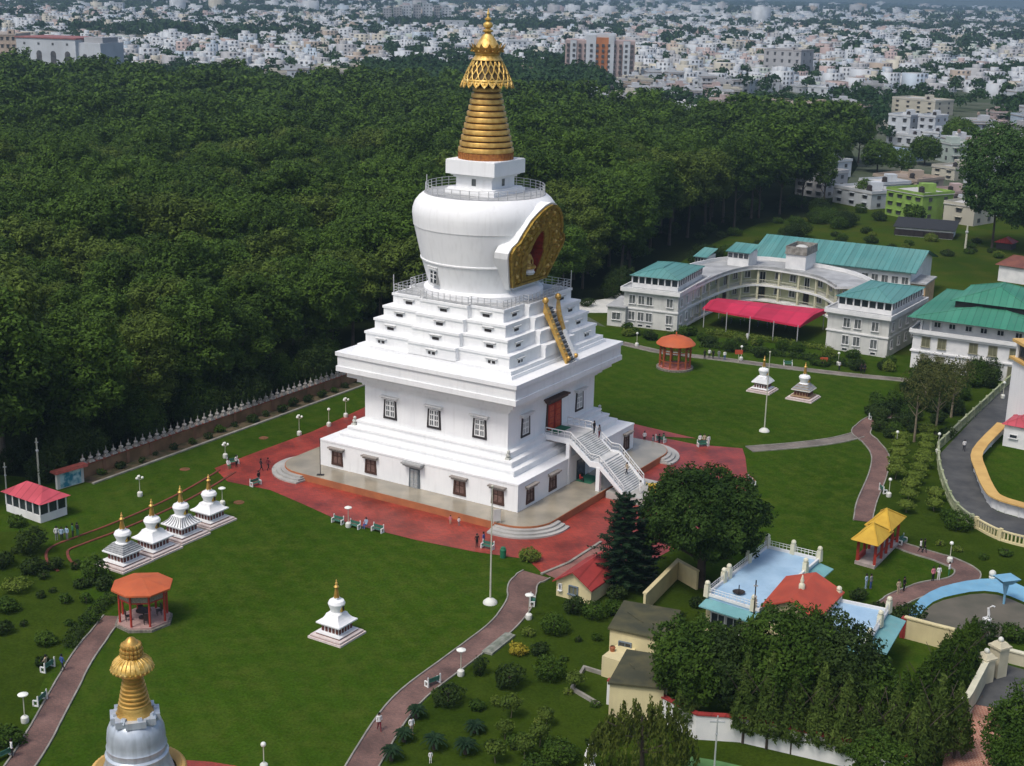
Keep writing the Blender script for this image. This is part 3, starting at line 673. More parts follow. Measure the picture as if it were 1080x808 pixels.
# stair: landing, two flights with a half landing
st_ = MB(); yA, yB = -2.7, 2.7
st_.box((A1+14.7)/2+.2, 0, 5.35, 14.7-A1+.4, yB-yA, 5.73)
nst = 13
for i in range(nst):
    z = 5.73-(i+1)*(5.73-3.45)/nst; x0 = 14.9+i*.21; st_.box(x0+.105+.1, 0, z-.45, .24+.2, yB-yA-.3, z)
st_.box(18.2, 0, 3.0, 1.4, yB-yA-.02, 3.446)
nst2 = 17; x1 = 18.9
for i in range(nst2):
    z = 3.44-(i+1)*(3.44)/nst2; x0 = x1+i*.20; st_.box(x0+.1+.1, 0, max(z-.45, -.02), .20+.2, yB-yA-.3, z+.004)
stair = st_.build('staircase', mat('white_stair_stone', (.62, .62, .60), .7, (.45, .46, .45), .8), S)
for sy in (yA, yB):
    m = MB(); pr = [(A1+.1, 5.2, 5.85), (14.8, 5.2, 5.85), (17.7, 2.9, 3.6), (18.9, 2.9, 3.6), (22.5, -.05, .35)]
    w = .16
    for i in range(len(pr)-1):
        (xa, la, ta), (xb, lb, tb) = pr[i], pr[i+1]; n0 = len(m.v)
        for y in (sy-w, sy+w): m.v += [(xa, y, la), (xb, y, lb), (xb, y, tb), (xa, y, ta)]
        for f in ((0, 1, 2, 3), (7, 6, 5, 4), (3, 2, 6, 7), (1, 0, 4, 5), (0, 3, 7, 4), (2, 1, 5, 6)): m.f.append(tuple(n0+t for t in f)); m.m.append(0)
    m.build('stringer', WHITE, stair)
    r = [(A1+.6, sy, 6.7), (14.8, sy, 6.7), (17.7, sy, 4.5), (18.9, sy, 4.5), (22.4, sy, 1.25)]
    m = MB(); m.tube(r, .07, 6); m.tube([(x, y, z-.4) for x, y, z in r], .035, 5)
    for i in range(len(r)-1):
        a, b2 = Vector(r[i]), Vector(r[i+1]); k = max(1, round((b2-a).length/1.0))
        for j in range(k+1):
            p = a.lerp(b2, j/k); m.box(p.x, p.y, p.z-.95, .07, .07, p.z)
    m.build('handrail', WHITE2, stair)
for x, zt in ((14.6, 5.3), (18.9, 3.0)):
    for sy in (yA, yB): m = MB(); m.box(x, sy, 0, .5, .5, zt); m.build('column', WHITE, stair)
# doorway below the stair
m = MB(); m.box(A0+.03, .3, 0.02, .12, 2.1, 2.5); m.build('lower_doorway', GLASS, S)
m = MB(); m.box(A0+1.2, .3, .004, 2.2, 3.0, .03); m.build('door_mat', GREENM, S)
twin(S, 1, 12.7, .25, 1.7, 2.1, 'lower', A0)
# small lions on the ledge corners
for (x, y) in ((-11.9, -11.3), (11.1, 11.6), (11.3, -11.5)):
    m = MB(); m.box(x, y, 4.95, .6, .6, 5.2); m.ball((x, y, 5.5), .3, 8, 6); m.ball((x+.1, y-.1, 5.95), .22, 8, 5); m.build('guardian_figure', mat('aged_white', (.52, .53, .48), .8), S, True)
# golden ladder from the deck to the cornice
LA, LB = (9.6, 21.2), (13.0, 14.95)
lad = MB()
for i in range(26):
    t = i/25; x, z = LA[0]+(LB[0]-LA[0])*t, LA[1]+(LB[1]-LA[1])*t; lad.box(x, 0, z-.16, .5, 1.3, z, mi=i % 2)
L_ = lad.build('golden_ladder', [mat('slate_step', (.09, .10, .11), .6), mat('pale_step', (.34, .35, .35), .6)], S)
for sy, far in ((-.9, 0), (.9, 1)):
    m = MB(); n0 = 0; w = .34
    pts = [(LA[0]+(LB[0]-LA[0])*t, LA[1]+(LB[1]-LA[1])*t) for t in (0, .25, .5, .75, 1)]
    flare = [1.35, .45, 0, 0, 0] if far else [.15, 0, 0, 0, 0]
    for i in range(4):
        (xa, za), (xb, zb) = pts[i], pts[i+1]; fa, fb = flare[i]*(1 if far else -1)*.9, flare[i+1]*(1 if far else -1)*.9; n0 = len(m.v)
        h1 = (.85, .6, .45, .45, .5)
        for y in (-w, w): m.v += [(xa, sy+fa+y, za-.35), (xb, sy+fb+y, zb-.35), (xb+.1, sy+fb+y, zb+h1[i+1]), (xa+.1, sy+fa+y, za+h1[i])]
        for f in ((3, 2, 1, 0), (4, 5, 6, 7), (3, 7, 6, 2), (1, 5, 4, 0), (0, 4, 7, 3), (2, 6, 5, 1)): m.f.append(tuple(n0+t for t in f)); m.m.append(1 if far and i > 1 else 0)
    for i in range(12 if not far else 5):
        t = i/11; m.ball((LA[0]+(LB[0]-LA[0])*t+.1, sy+(max(0, 1.2-3.4*t) if far else 0), LA[1]+(LB[1]-LA[1])*t+.65-.15*min(1, 3*t)), .17, 6, 4)
    m.ball((LA[0]+.1, sy+(1.2 if far else -.1), LA[1]+1.05), .42, 8, 6); m.ball((LB[0]+.15, sy, LB[1]+.5), .3, 8, 6)
    m.build('balustrade', [GOLD, WHITE2], L_)
# door attendant niche and two things standing on the platform
def standpole(px, py, top, name, lab, m_=DARK):
    p = G(px, py, 0); h = HT(p, top); b = MB(); b.tube([(0, 0, 0), (0, 0, h)], .05, 6); b.box(0, 0, 0, .9, .5, .08); o = b.build(name, m_); o.location = p; tag(o, lab, 'pole')
standpole(338, 501, 462, 'dark_pole', 'thin dark pole on a flat foot on the platform beside the stupa left corner')
p = G(524, 552, 0); b = MB(); b.box(0, 0, .3, .9, .08, 1.7); b.tube([(-.4, 0, 0), (-.4, 0, .4)], .04, 5); b.tube([(.4, 0, 0), (.4, 0, .4)], .04, 5); o = b.build('notice_board', CREAMW); o.location = p; o.rotation_euler.z = ROT+.9; tag(o, 'small white standing notice board on the stone platform near the front corner steps', 'notice board')
# ------------------------------------------------------------------ small stupas
WOODR = mat('dark_red_band', (.16, .05, .04), .7, (.10, .04, .03), 4)
def small_stupa(loc, hgt, variant, label, rot=ROT, a=1.0, group=None):
    """unit stupa: base half width 1, total height 3.05"""
    t = thing('small_stupa', loc, rot, label, 'stupa', group); k = hgt/3.05; t.scale = (k*a, k*a, k)
    m = MB(); m.prism(sq(1.12), -.02, .10); m.prism(sq(1.02), .12, .2); m.build('plinth', mat('rosy_white_stone', (.66, .58, .54), .8, (.56, .48, .45), 3), t)
    m = MB(); m.prism(sq(1.03), .08, .125); m.prism(sq(.80), .19, .27); 
    m.build('red_band', WOODR, t)
    m = MB(); m.prism(sq(.82), .265, .31); m.prism(sq(.58), .3, .74); m.build('throne', WHITE if variant != 'old' else mat('aged_tan', (.38, .27, .16), .8), t)
    m = MB()
    for f in range(4):
        for i in range(5):
            x = (i-2)*.26; c_, s_ = cos(f*pi/2), sin(f*pi/2); x *= .92; y = -.59; m.box(x*c_-y*s_, x*s_+y*c_, .38, .15, .04, .62, f*pi/2)
    m.build('carved_panel', WOODR, t)
    m = MB(); m.prism(sq(.62), .66, .73, 1); m.prism(sq(.70), .73, .78, 1); m.prism(sq(.80), .78, .85, 0); m.build('eave', [WHITE if variant != 'old' else CREAMW, WOODR], t)
    m = MB()
    if variant in ('steps', 'grey'):
        st = mat('grey_step_paint', (.42, .43, .43), .8, (.30, .31, .31), 3) if variant == 'grey' else WHITE
        for i in range(5): m.prism(sq(.72-.08*i), .85+.085*i-.01, .85+.085*(i+1)-.02); m.prism(sq(.74-.08*i), .85+.085*(i+1)-.02, .85+.085*(i+1))
        m.build('steps', st, t)
    elif variant == 'old':
        for i in range(5): m.prism(sq(.72-.08*i), .85+.085*i-.01, .85+.085*(i+1)-.02, i % 2); m.prism(sq(.74-.08*i), .85+.085*(i+1)-.02, .85+.085*(i+1), 1)
        m.build('steps', [mat('aged_tan', (.38, .27, .16), .8), mat('grey_step_paint', (.42, .43, .43), .8, (.30, .31, .31), 3)], t)
    else:
        lv = ((.85, .76), (.93, .64), (1.03, .53), (1.15, .45), (1.27, .40))
        for (za, wa), (zb, wb) in zip(lv, lv[1:]):
            b = len(m.v)
            for z, w in ((za, wa), (zb, wb)): m.v += [(-w, -w, z), (w, -w, z), (w, w, z), (-w, w, z)]
            for i in range(4): m.f.append((b+i, b+(i+1) % 4, b+4+(i+1) % 4, b+4+i)); m.m.append(0)
        m.f.append((b+4, b+5, b+6, b+7)); m.m.append(0)
        if variant == 'ribbed':
            for f in range(4):
                c_, s_ = cos(f*pi/2), sin(f*pi/2)
                for i in range(7):
                    u = (i-3)/3.4; pts3 = [(u*w, -w, z+.01) for z, w in lv]
                    m.tube([(p[0]*c_-p[1]*s_, p[0]*s_+p[1]*c_, p[2]) for p in pts3], .03, 4, 1)
        m.build('stepped_roof', [WHITE, mat('grey_rib', (.22, .23, .23), .7)], t)
    m = MB(); m.lathe([(.40, 1.22), (.42, 1.28), (.33, 1.34), (.36, 1.5), (.44, 1.68), (.47, 1.78), (.40, 1.92), (.2, 1.98), (.01, 1.98)], 24); m.prism(sq(.13), 1.96, 2.1); m.build('dome', WHITE, t, True)
    m = MB(); m.box(.36, 0, 1.42, .2, .26, 1.8, tx=.8, ty=.5); nb = m.build('niche', GOLDD, t)
    m = MB(); m.box(.465, 0, 1.5, .012, .12, 1.7); m.build('niche_opening', DARK, nb)
    m = MB(); pr = [(.16, 2.08)]
    for i in range(9): r = .15-.009*i; z = 2.12+i*.055; pr += [(r, z), (r, z+.035), (r-.03, z+.04), (r-.03, z+.055)]
    pr += [(.14, 2.62), (.145, 2.66), (.07, 2.74), (.05, 2.78), (.08, 2.82), (.06, 2.88), (.02, 2.92), (.045, 2.96), (.01, 3.05)]
    m.lathe(pr, 16); m.build('spire', GOLD, t, True)
    return t
for (px, py, ty, v, lab) in ((131, 594, 540, 'grey', 'small white stupa with grey stepped roof, nearest the orange gazebo in the row of four'),
                     (162, 580, 526, 'plain', 'small white stupa with smooth white roof, second from the orange gazebo in its row'),
                     (192, 565, 512, 'ribbed', 'small white stupa with dark upright ribs on its roof in the row of four'),
                     (221.5, 550, 500, 'plain', 'small white stupa at the far end of the row of four, nearest the red plaza')):
    p = G(px, py); small_stupa(p, HT(p, ty)-GZ, v, lab, group='row of four small stupas', a=1.02)
p = G(355.5, 670); small_stupa(p, HT(p, 611)-GZ, 'plain', 'single small white stupa standing alone in the middle of the near lawn', a=.93)
p = G(804, 412); small_stupa(p, HT(p, 375)-GZ, 'steps', 'small white stupa on the far lawn behind the tall flagpole', a=.93)
p = G(847, 420); small_stupa(p, HT(p, 382)-GZ, 'old', 'small stupa with grey and tan stepped tiers on a white base on the far lawn', a=1.0)
# silver stupa in the foreground
p = G(151, 905); t = thing('silver_stupa', p, .3, 'silver painted stupa with golden ringed spire cut by the bottom edge of the photo', 'stupa'); 
def zz(py): return HT(p, py)-GZ
Zt = [zz(y) for y in (672, 687, 694, 706, 708, 745, 752, 766, 786, 797, 808)]
d0 = ((CX-p.x)**2+(CY-p.y)**2+(CZ-zz(740))**2)**.5; u = d0/FPX
m = MB(); m.lathe([(r*u, zz(y)) for r, y in ((4, 753), (20, 752.5), (19, 751), (16.5, 747), (16.5, 744), (15.5, 741.5))], 32); 
for k in range(9):
    y = 742-k*4.1; r = 15.6-k*.85; m.lathe([((r-1.3)*u, zz(y+.3)), (r*u, zz(y-.6)), (r*u, zz(y-2.2)), ((r-1.4)*u, zz(y-2.9)), ((r-1.4)*u, zz(y-4.2))], 32)
m.build('spire', GOLD, t, True)
m = MB(); m.lathe([(7*u, zz(711)), (17*u, zz(708)), (20.5*u, zz(704)), (20.7*u, zz(702.5)), (19*u, zz(698.5)), (15.5*u, zz(695)), (11*u, zz(692.5)), (8*u, zz(691))], 36)
for k in range(26):
    a = 2*pi*k/26; m.tube([(20.3*u*cos(a), 20.3*u*sin(a), zz(702.2)), (19*u*cos(a), 19*u*sin(a), zz(698.2)), (15.5*u*cos(a), 15.5*u*sin(a), zz(694.7)), (11*u*cos(a), 11*u*sin(a), zz(692.2))], .035, 4); m.ball((20.4*u*cos(a), 20.4*u*sin(a), zz(704)), .1, 6, 4)
m.build('parasol', GOLDL, t, True)
m = MB(); m.lathe([(8*u, zz(693)), (9.3*u, zz(690)), (9.3*u, zz(688)), (8.5*u, zz(686.5)), (9*u, zz(684)), (8.2*u, zz(680)), (6*u, zz(676)), (3.5*u, zz(673)), (.5*u, zz(671.5))], 28)
for rr, y in ((9.4, 689), (9.3, 685), (8.4, 680.5)):
    for k in range(16): a = 2*pi*k/16; m.ball((rr*u*cos(a), rr*u*sin(a), zz(y)), .17, 6, 4)
m.build('finial', GOLD, t, True)
m = MB(); m.prism([(x*u, y*u) for x, y in redent(17.5, 9, 4)], zz(765), zz(757)); m.prism([(x*u, y*u) for x, y in redent(19.5, 10, 4.5)], zz(757), zz(750.5)); m.prism([(x*u*.8, y*u*.8) for x, y in redent(17.5, 9, 4)], zz(771), zz(764))
for k in range(8):
    a = k*pi/4+.2; m.box(20*u*cos(a), 20*u*sin(a), zz(753), .5, .3, zz(748), a, tx=.3)
m.build('harmika', SILV, t)
m = MB(); m.lathe([(46*u, 0), (44*u, zz(840)), (40*u, zz(822)), (37*u, zz(815)), (34*u, zz(806)), (31.5*u, zz(800)), (31*u, zz(794)), (31.5*u, zz(792)), (29.5*u, zz(790)), (29.5*u, zz(785)), (30*u, zz(784)), (28.8*u, zz(782)), (29*u, zz(776)), (28*u, zz(767)), (25*u, zz(760)), (19*u, zz(754.5)), (12*u, zz(753))], 56); m.build('dome', SILV, t, True)
m = MB()
for k in range(60):
    a = 2*pi*k/60; m.ball((44.5*u*cos(a), 44.5*u*sin(a), zz(812)), .28, 6, 4)
m.lathe([(43*u, zz(840)), (45*u, zz(812)), (43*u, zz(808)), (38*u, zz(813))], 56); m.build('gilded_rim', CREAMD, t)
rr_ = (G(216, 803)-p).length; sheet('pavement', [(p.x+rr_*cos(2*pi*k/40), p.y+rr_*sin(2*pi*k/40)) for k in range(40)], GZ+.02, PLAZA)
# ------------------------------------------------------------------ gazebos
def octo(r, ph=0, n=8): return [(r*cos(2*pi*i/n+ph), r*sin(2*pi*i/n+ph)) for i in range(n)]
p = G(152, 655); t = thing('gazebo', p, .12, 'red gazebo with a flat orange eight sided roof beside the brick path', 'gazebo')
re = HT(p, 615)-GZ; R = 2.66; ph = pi/8
m = MB(); m.prism(octo(R*1.06, ph), -.05, .22); m.build('base_ring', mat('pebble_edge', (.24, .22, .18), .9, (.12, .11, .09), 4), t)
m = MB(); m.prism(octo(R*.96, ph), .1, .38); m.build('floor', mat('pinkish_floor', (.42, .28, .24), .6, (.34, .22, .2), 2), t)
for i in range(8):
    x, y = octo(R*.86, ph)[i]; m = MB(); m.tube([(x, y, .3), (x, y, re-.25)], .11, 8); m.build('post', REDP, t)
m = MB(); m.ribbon(octo(R*.86, ph), re-.45, re-.25, .12, close=True); m.ribbon(octo(R*.86, ph), re-1.25, re-1.15, .08, close=True)
m.build('beam', REDP, t)
m = MB(); m.ribbon(octo(R*.85, ph), re-1.13, re-.5, .03, close=True); m.build('lattice_panel', mat('lattice', (.16, .14, .10), .8, (.3, .26, .2), 9), t)
m = MB(); b = 0; o8 = octo(R*1.12, ph); m.v = [(x, y, re-.28) for x, y in o8]+[(x, y, re-.12) for x, y in o8]+[(0, 0, re+.55)]
for i in range(8): j = (i+1) % 8; m.f += [(i, j, 8+j, 8+i), (8+i, 8+j, 16)]; m.m += [0, 0]
m.f.append(tuple(range(7, -1, -1))); m.m.append(0); m.build('roof', ORR, t)
m = MB(); m.tube([(0, 0, .38), (0, 0, 1.1)], .08, 6)
m.lathe([(.5, .38), (.5, .46), (.1, .5)], 12); m.lathe([(.1, 1.05), (.75, 1.1), (.75, 1.16), (.05, 1.17)], 12); m.build('table', mat('dark_wood', (.05, .035, .03), .6), t)
for a in (0.4, 1.9, 3.5, 5.0):
    c_, s_ = cos(a), sin(a); m = MB(); m.box(1.5*c_, 1.5*s_, .8, .5, .5, .88, a); m.box(1.75*c_, 1.75*s_, .88, .08, .5, 1.5, a)
    for q1, q2 in ((-.2, -.2), (.2, -.2), (.2, .2), (-.2, .2)): m.box(1.5*c_+q1*c_-q2*s_, 1.5*s_+q1*s_+q2*c_, .38, .06, .06, .8, a)
    o = m.build('wooden_chair', mat('dark_wood', (.05, .035, .03), .6)); o.location = p; o.rotation_euler.z = .12; tag(o, 'dark wooden chair inside the red gazebo', 'chair', 'chairs inside the gazebo')
p = G(711.5, 388); t = thing('round_gazebo', p, 0, 'round gazebo of orange brown lattice under a domed orange roof on the far lawn', 'gazebo')
re = HT(p, 362.5)-GZ; R = 2.75
m = MB(); m.prism(octo(R*1.12, 0, 24), -.05, .3); m.build('base_ring', mat('pebble_edge', (.24, .22, .18), .9, (.12, .11, .09), 4), t)
m = MB(); m.prism(octo(R*.98, 0, 24), .1, .5); m.build('floor', mat('rose_floor', (.45, .16, .14), .7), t)
for i in range(12):
    x, y = octo(R*.93, .1, 12)[i]; m = MB(); m.box(x, y, .3, .26, .26, re); m.build('post', mat('orange_brown', (.35, .09, .035), .7), t)
m = MB()
for zz_ in (re-.2, re-.7, re-1.1, 1.4): m.ribbon(octo(R*.93, .1, 12), zz_, zz_+.12, .12, close=True)
for i in range(12):
    a, b2 = Vector(octo(R*.92, .1, 12)[i]), Vector(octo(R*.92, .1, 12)[(i+1) % 12])
    if i in (0, 6): continue
    for j in range(1, 5): q_ = a.lerp(b2, j/5); m.box(q_.x, q_.y, .5, .05, .05, 1.4); m.box(q_.x, q_.y, re-.7, .05, .05, re)
m.build('lattice', mat('orange_brown', (.35, .09, .035), .7), t)
m = MB(); m.lathe([(R*1.02, re-.05), (R*1.18, re), (R*1.18, re+.1), (R*.95, re+.75), (R*.5, re+1.25), (.15, re+1.42), (.12, re+1.9), (.02, re+2.1)], 28); m.build('roof', ORR, t, True)
# ------------------------------------------------------------------ glazed pavilion with the rose roof, mural board, boundary wall with its row of stupas
L_, F_, R_ = G(7, 539), G(43, 552), G(71, 542.5); B_ = L_+R_-F_; hE = HT(F_, 531.5)-GZ
t = thing('glazed_pavilion', (F_.x, F_.y, GZ), 0, 'white pavilion with rose pink hipped roof and dark windows at the left edge', 'pavilion')
loc = lambda q_: Vector((q_.x-F_.x, q_.y-F_.y))
cs = [loc(F_), loc(R_), loc(B_), loc(L_)]
m = MB(); m.prism([tuple(c) for c in cs], -.05, .9); m.build('wall', WHITE2, t)
m = MB(); mid_ = sum(cs, Vector((0, 0)))/4; m.prism([tuple(mid_+(c-mid_)*.95) for c in cs], .9, hE); m.build('glazing', GLASS, t)
m = MB(); m.prism([tuple(mid_+(c-mid_)*1.0) for c in cs], hE-.15, hE)
for i in range(4):
    a, b2 = cs[i], cs[(i+1) % 4]; k = max(3, round((b2-a).length/1.35))
    for j in range(k): q_ = a.lerp(b2, j/k); q_ = mid_+(q_-mid_)*.985; m.box(q_.x, q_.y, .88, .13, .13, hE-.1)
m.build('window_frame', WHITE2, t)
m = MB(); e = [mid_+(c-mid_)*1.16 for c in cs]; r1 = e[0].lerp(e[1], .5).lerp(mid_, .55); ra = e[0].lerp(e[1], .5); rb = e[2].lerp(e[3], .5)
k1 = ra.lerp(rb, .3); k2 = ra.lerp(rb, .7); L1 = (cs[1]-cs[0]).length; L2 = (cs[2]-cs[1]).length
if L1 > L2: ra = e[1].lerp(e[2], .5); rb = e[3].lerp(e[0], .5); k1 = ra.lerp(rb, .3); k2 = ra.lerp(rb, .7)
hr = hE+1.25
def V3(v, z): return (v[0], v[1], z)
if L1 > L2: fs = [(e[1], e[2], k1), (e[3], e[0], k2), (e[0], e[1], k1, k2), (e[2], e[3], k2, k1)]
else: fs = [(e[0], e[1], k1), (e[2], e[3], k2), (e[1], e[2], k2, k1), (e[3], e[0], k1, k2)]
for f in fs: m.q([V3(v, hE+.02 if v in e else hr) for v in f])
m.q([V3(v, hE+.01) for v in e][::-1]); m.build('roof', PINKR2, t)
a, b2 = G(63, 515.5), G(85, 509); hb = HT(b2, 492)-GZ; c = (a+b2)/2; L = (b2-a).length; ang = atan2(b2.y-a.y, b2.x-a.x)
t = thing('mural_wall', (c.x, c.y, GZ), ang, 'short wall painted with a blue and white mural under a red coping', 'wall')
m = MB(); m.box(0, 0, 0, L+.8, .4, hb); m.build('wall', CREAMW, t)
mm = mat('mural_paint', (.03, .20, .28), .7, (.42, .60, .62), .9, mixlo=.42, mixhi=.56, detail=8); m = MB(); m.box(0, -.215, .1, L, .03, hb-.05); m.build('mural', mm, t)
m = MB(); m.box(0, 0, hb, L+1.6, 1.4, hb+.3, ty=.7); m.build('coping', mat('old_red_coping', (.24, .05, .04), .8, (.15, .04, .03), 2), t)
w0, w1 = G(89, 508), G(377, 404.5)
wd = Vector((w1.x-w0.x, w1.y-w0.y)); WL = wd.length; wd /= WL; wn = Vector((-wd.y, wd.x)); ang = atan2(wd.y, wd.x)
hw = HT(w0, 495)-GZ
t = thing('boundary_wall', (w0.x, w0.y, GZ), ang, 'long brown boundary wall with red coping between forest and lawn', 'wall')
W2 = WL+25
m = MB(); m.box(W2/2, 1.2, -.05, W2, .35, hw); m.build('wall', BROWNW, t)
m = MB(); m.box(W2/2, 1.2, hw, W2, .7, hw+.16); m.build('coping', mat('red_wall_coping', (.28, .065, .04), .8, (.18, .05, .03), 1.5), t)
m = MB()
for i in range(int(W2/4)): m.box(i*4+.2, 1.0, 0, .45, .2, hw-.02)
m.build('pier', mat('pier_brown', (.22, .12, .07), .9), t)
sheet('flower_bed', [w0.to_2d()+wn*1.1, w0.to_2d()-wn*1.3, w0.to_2d()+wd*WL-wn*1.3, w0.to_2d()+wd*WL+wn*1.1], GZ+.006, SOIL)
m = MB(); q0 = w0.to_2d()-wn*1.5; m.ribbon([q0, q0+wd*WL], GZ-.04, GZ+.16, .4); m.build('kerb', KERB)['kind'] = 'structure'
ns = 46; proto = None
for i in range(ns):
    d = 1.0+i*(WL+3)/ns; q_ = w0.to_2d()+wd*d+wn*1.2; l3 = (q_.x, q_.y, GZ+hw+.16)
    if proto is None:
        proto = thing('wall_stupa', l3, ang, 'tiny grey white stupa standing on the coping of the brown boundary wall', 'stupa', 'row of tiny stupas on the boundary wall')
        m = MB(); m.prism(sq(.42), 0, .14); m.prism(sq(.34), .14, .24); m.prism(sq(.27), .24, .32); m.lathe([(.22, .32), (.27, .42), (.32, .58), (.26, .7), (.1, .76)], 12); m.build('dome', mat('weathered_plaster', (.40, .39, .36), .9, (.2, .19, .17), 5), proto)
        m = MB(); m.lathe([(.11, .74), (.10, .8), (.06, 1.1), (.09, 1.16), (.02, 1.22), (.01, 1.42)], 10); m.build('spire', mat('weathered_plaster', (.40, .39, .36)), proto)
    else: dup(proto, l3, ang, random.uniform(.94, 1.06))
# ------------------------------------------------------------------ lamps, poles, signs, benches
GLOBE = mat('lamp_globe', (.80, .82, .74), .3); POT = mat('white_lamp_base', (.66, .67, .60), .7)
def lamp(px, by, ty, kind, label, group='garden lamps'):
    p = G(px, by); h = max(1.6, HT(p, ty)-GZ); t = thing('garden_lamp', p, 0, label, 'lamp', group)
    m = MB(); m.lathe([(.01, 0), (.30, 0), (.34, .15), (.32, .5), (.2, .62), (.05, .64)], 12); m.build('base', POT, t, True)
    m = MB(); m.tube([(0, 0, .5), (0, 0, h-.25)], .045, 6)
    if kind == 3:
        for a in (0, 2.1, 4.2): m.tube([(0, 0, h-.5), (.35*cos(a), .35*sin(a), h-.35)], .03, 5)
    m.build('post', POLE, t)
    if kind == 3:
        for a in (0, 2.1, 4.2): m = MB(); m.ball((.38*cos(a), .38*sin(a), h-.2), .17, 10, 7); m.build('globe', GLOBE, t, True)
        m = MB(); m.ball((0, 0, h-.05), .17, 10, 7); m.build('globe', GLOBE, t, True)
    elif kind == 2:
        m = MB(); m.lathe([(.02, h-.12), (.42, h-.1), (.44, h-.02), (.2, h+.1), (.02, h+.14)], 14); m.build('lamp_shade', GLOBE, t, True)
    else: m = MB(); m.ball((0, 0, h-.1), .22, 12, 8); m.build('globe', GLOBE, t, True)
for a in ((147.8, 523.5, 502, 3, 'lamp with a cluster of globes on the grass behind the row of four stupas'),
          (237.7, 483, 467, 3, 'lamp with a cluster of globes at the left tip of the red plaza'),
          (315.7, 459, 438, 3, 'cluster lamp on the lawn strip, middle one before the boundary wall'),
          (364.7, 440, 420, 3, 'cluster lamp on the lawn strip nearest the white stupa'),
          (346.9, 449.6, 431, 1, 'single globe lamp at the edge of the red paving left of the stupa'),
          (234.7, 533, 514.6, 2, 'mushroom shaded lamp beside the farthest of the four small stupas'),
          (367.4, 556, 535, 2, 'flat headed lamp by the benches at the plaza edge'),
          (26.5, 762, 732, 2, 'white mushroom shaded lamp left of the brick path at lower left'),
          (486, 712.6, 685, 2, 'mushroom shaded lamp on the grass right of the middle path'),
          (557.6, 653, 627, 2, 'mushroom shaded lamp beside the bench near the cream hut'),
          (278.5, 812, 784, 1, 'globe lamp at the bottom edge on the near lawn'),
          (1001.5, 593, 572, 1, 'globe lamp by the bend of the path above the blue pool'),
          (945.2, 471, 455, 1, 'globe lamp beside the clipped bushes near the path fork'),
          (937.2, 524, 505, 1, 'globe lamp next to the green bench by the right hand path'),
          (1057.5, 420, 403, 1, 'globe lamp on the fence beside the asphalt road'),
          (988.6, 478, 457, 1, 'globe lamp at the inner corner of the roadside fence'),
          (671.5, 365, 351, 1, 'globe lamp on the grass in front of the left white wing of the monastery'),
          (781.5, 380, 365, 1, 'globe lamp beside the red sign under the crimson awning'),
          (883.9, 385, 372, 1, 'globe lamp in front of the right white wing of the monastery')): lamp(*a)
def flagpole(px, by, tx, ty, label):
    p = G(px, by); h = HT(p, ty)-GZ; t = thing('flagpole', p, 0, label, 'flagpole')
    m = MB(); m.lathe([(.01, 0), (.75, 0), (.72, .18), (.45, .42), (.12, .55), (.02, .56)], 18); m.build('base', POT, t, True)
    m = MB(); m.tube([(0, 0, .4), (0, 0, h)], .10, 8, r2=.05); m.ball((0, 0, h+.1), .14, 8, 6); m.build('pole', POLE, t); return t
t = flagpole(517, 636, 522, 514, 'tall pale flagpole with a domed white foot in front of the stupa')
t = flagpole(806, 455, 812, 372, 'tall pale flagpole with a domed white foot on the far lawn')
def plainpole(px, by, ty, label, r=.12, name='utility_pole', m_=None, arm=False):
    p = G(px, by); h = HT(p, ty)-GZ; t = thing(name, p, 0, label, 'pole'); m = MB(); m.tube([(0, 0, -.2), (0, 0, h)], r, 8, r2=r*.7); m.build('shaft', m_ or POLE, t)
    m = MB(); m.box(0, 0, h-.6, 1.2 if arm else .4, .1, h-.48); m.ball((0, 0, h-1.6), r*1.5, 6, 4); m.build('crossarm' if arm else 'bracket', STEEL, t)
plainpole(42, 515, 462, 'pale weathered pole behind the rose roofed pavilion', .14)
plainpole(7, 520, 488, 'short pale pole at the left edge beside the pavilion', .1)
plainpole(1018, 262, 238, 'white pole standing in the meadow behind the green roofed building', .3)
plainpole(753, 815, 755, 'grey utility pole with a small crossarm before the white wall at the bottom', .08, arm=True, m_=STEEL)
plainpole(791, 700, 612, 'thin black pole in front of the blue roofed cream building', .08, m_=DARK)
plainpole(655, 478, 440, 'x', .02) if False else None
def sign(px, by, ty, w, label, rz=0):
    p = G(px, by); h = max(1.5, HT(p, ty)-GZ); t = thing('notice_sign', p, rz, label, 'sign', None); m = MB(); m.box(0, 0, 0, .08, .08, h); m.build('post', POLE, t); m = MB(); m.box(0, -.06, h-.75, w, .05, h); m.build('board', mat('orange_red_board', (.50, .09, .04), .6), t)
sign(778.5, 382, 369, 1.3, 'small orange red sign on a post below the crimson awning'); sign(868.5, 386, 379, 1.3, 'small orange red sign on a post in front of the hedge by the right wing')
for px, py, lab in ((195, 495, 'round terracotta disc lying on the grass strip left of the plaza'), (252, 530, 'round terracotta disc lying on the lawn below the left tip of the plaza'), (278, 462, 'round terracotta disc lying on the grass strip nearer the boundary wall')):
    m = MB(); m.lathe([(.01, .12), (.6, .06), (.65, .03), (.65, 0)][::-1], 20); o = m.build('terracotta_disc', mat('terracotta_disc_clay', (.20, .075, .04), .9, (.10, .06, .02), 2)); o.location = G(px, py); tag(o, lab, 'disc')
GSLAT = mat('green_slat_paint', (.03, .12, .08), .6, (.05, .15, .11), 3); WP = mat('white_cast_frame', (.72, .73, .70), .6)
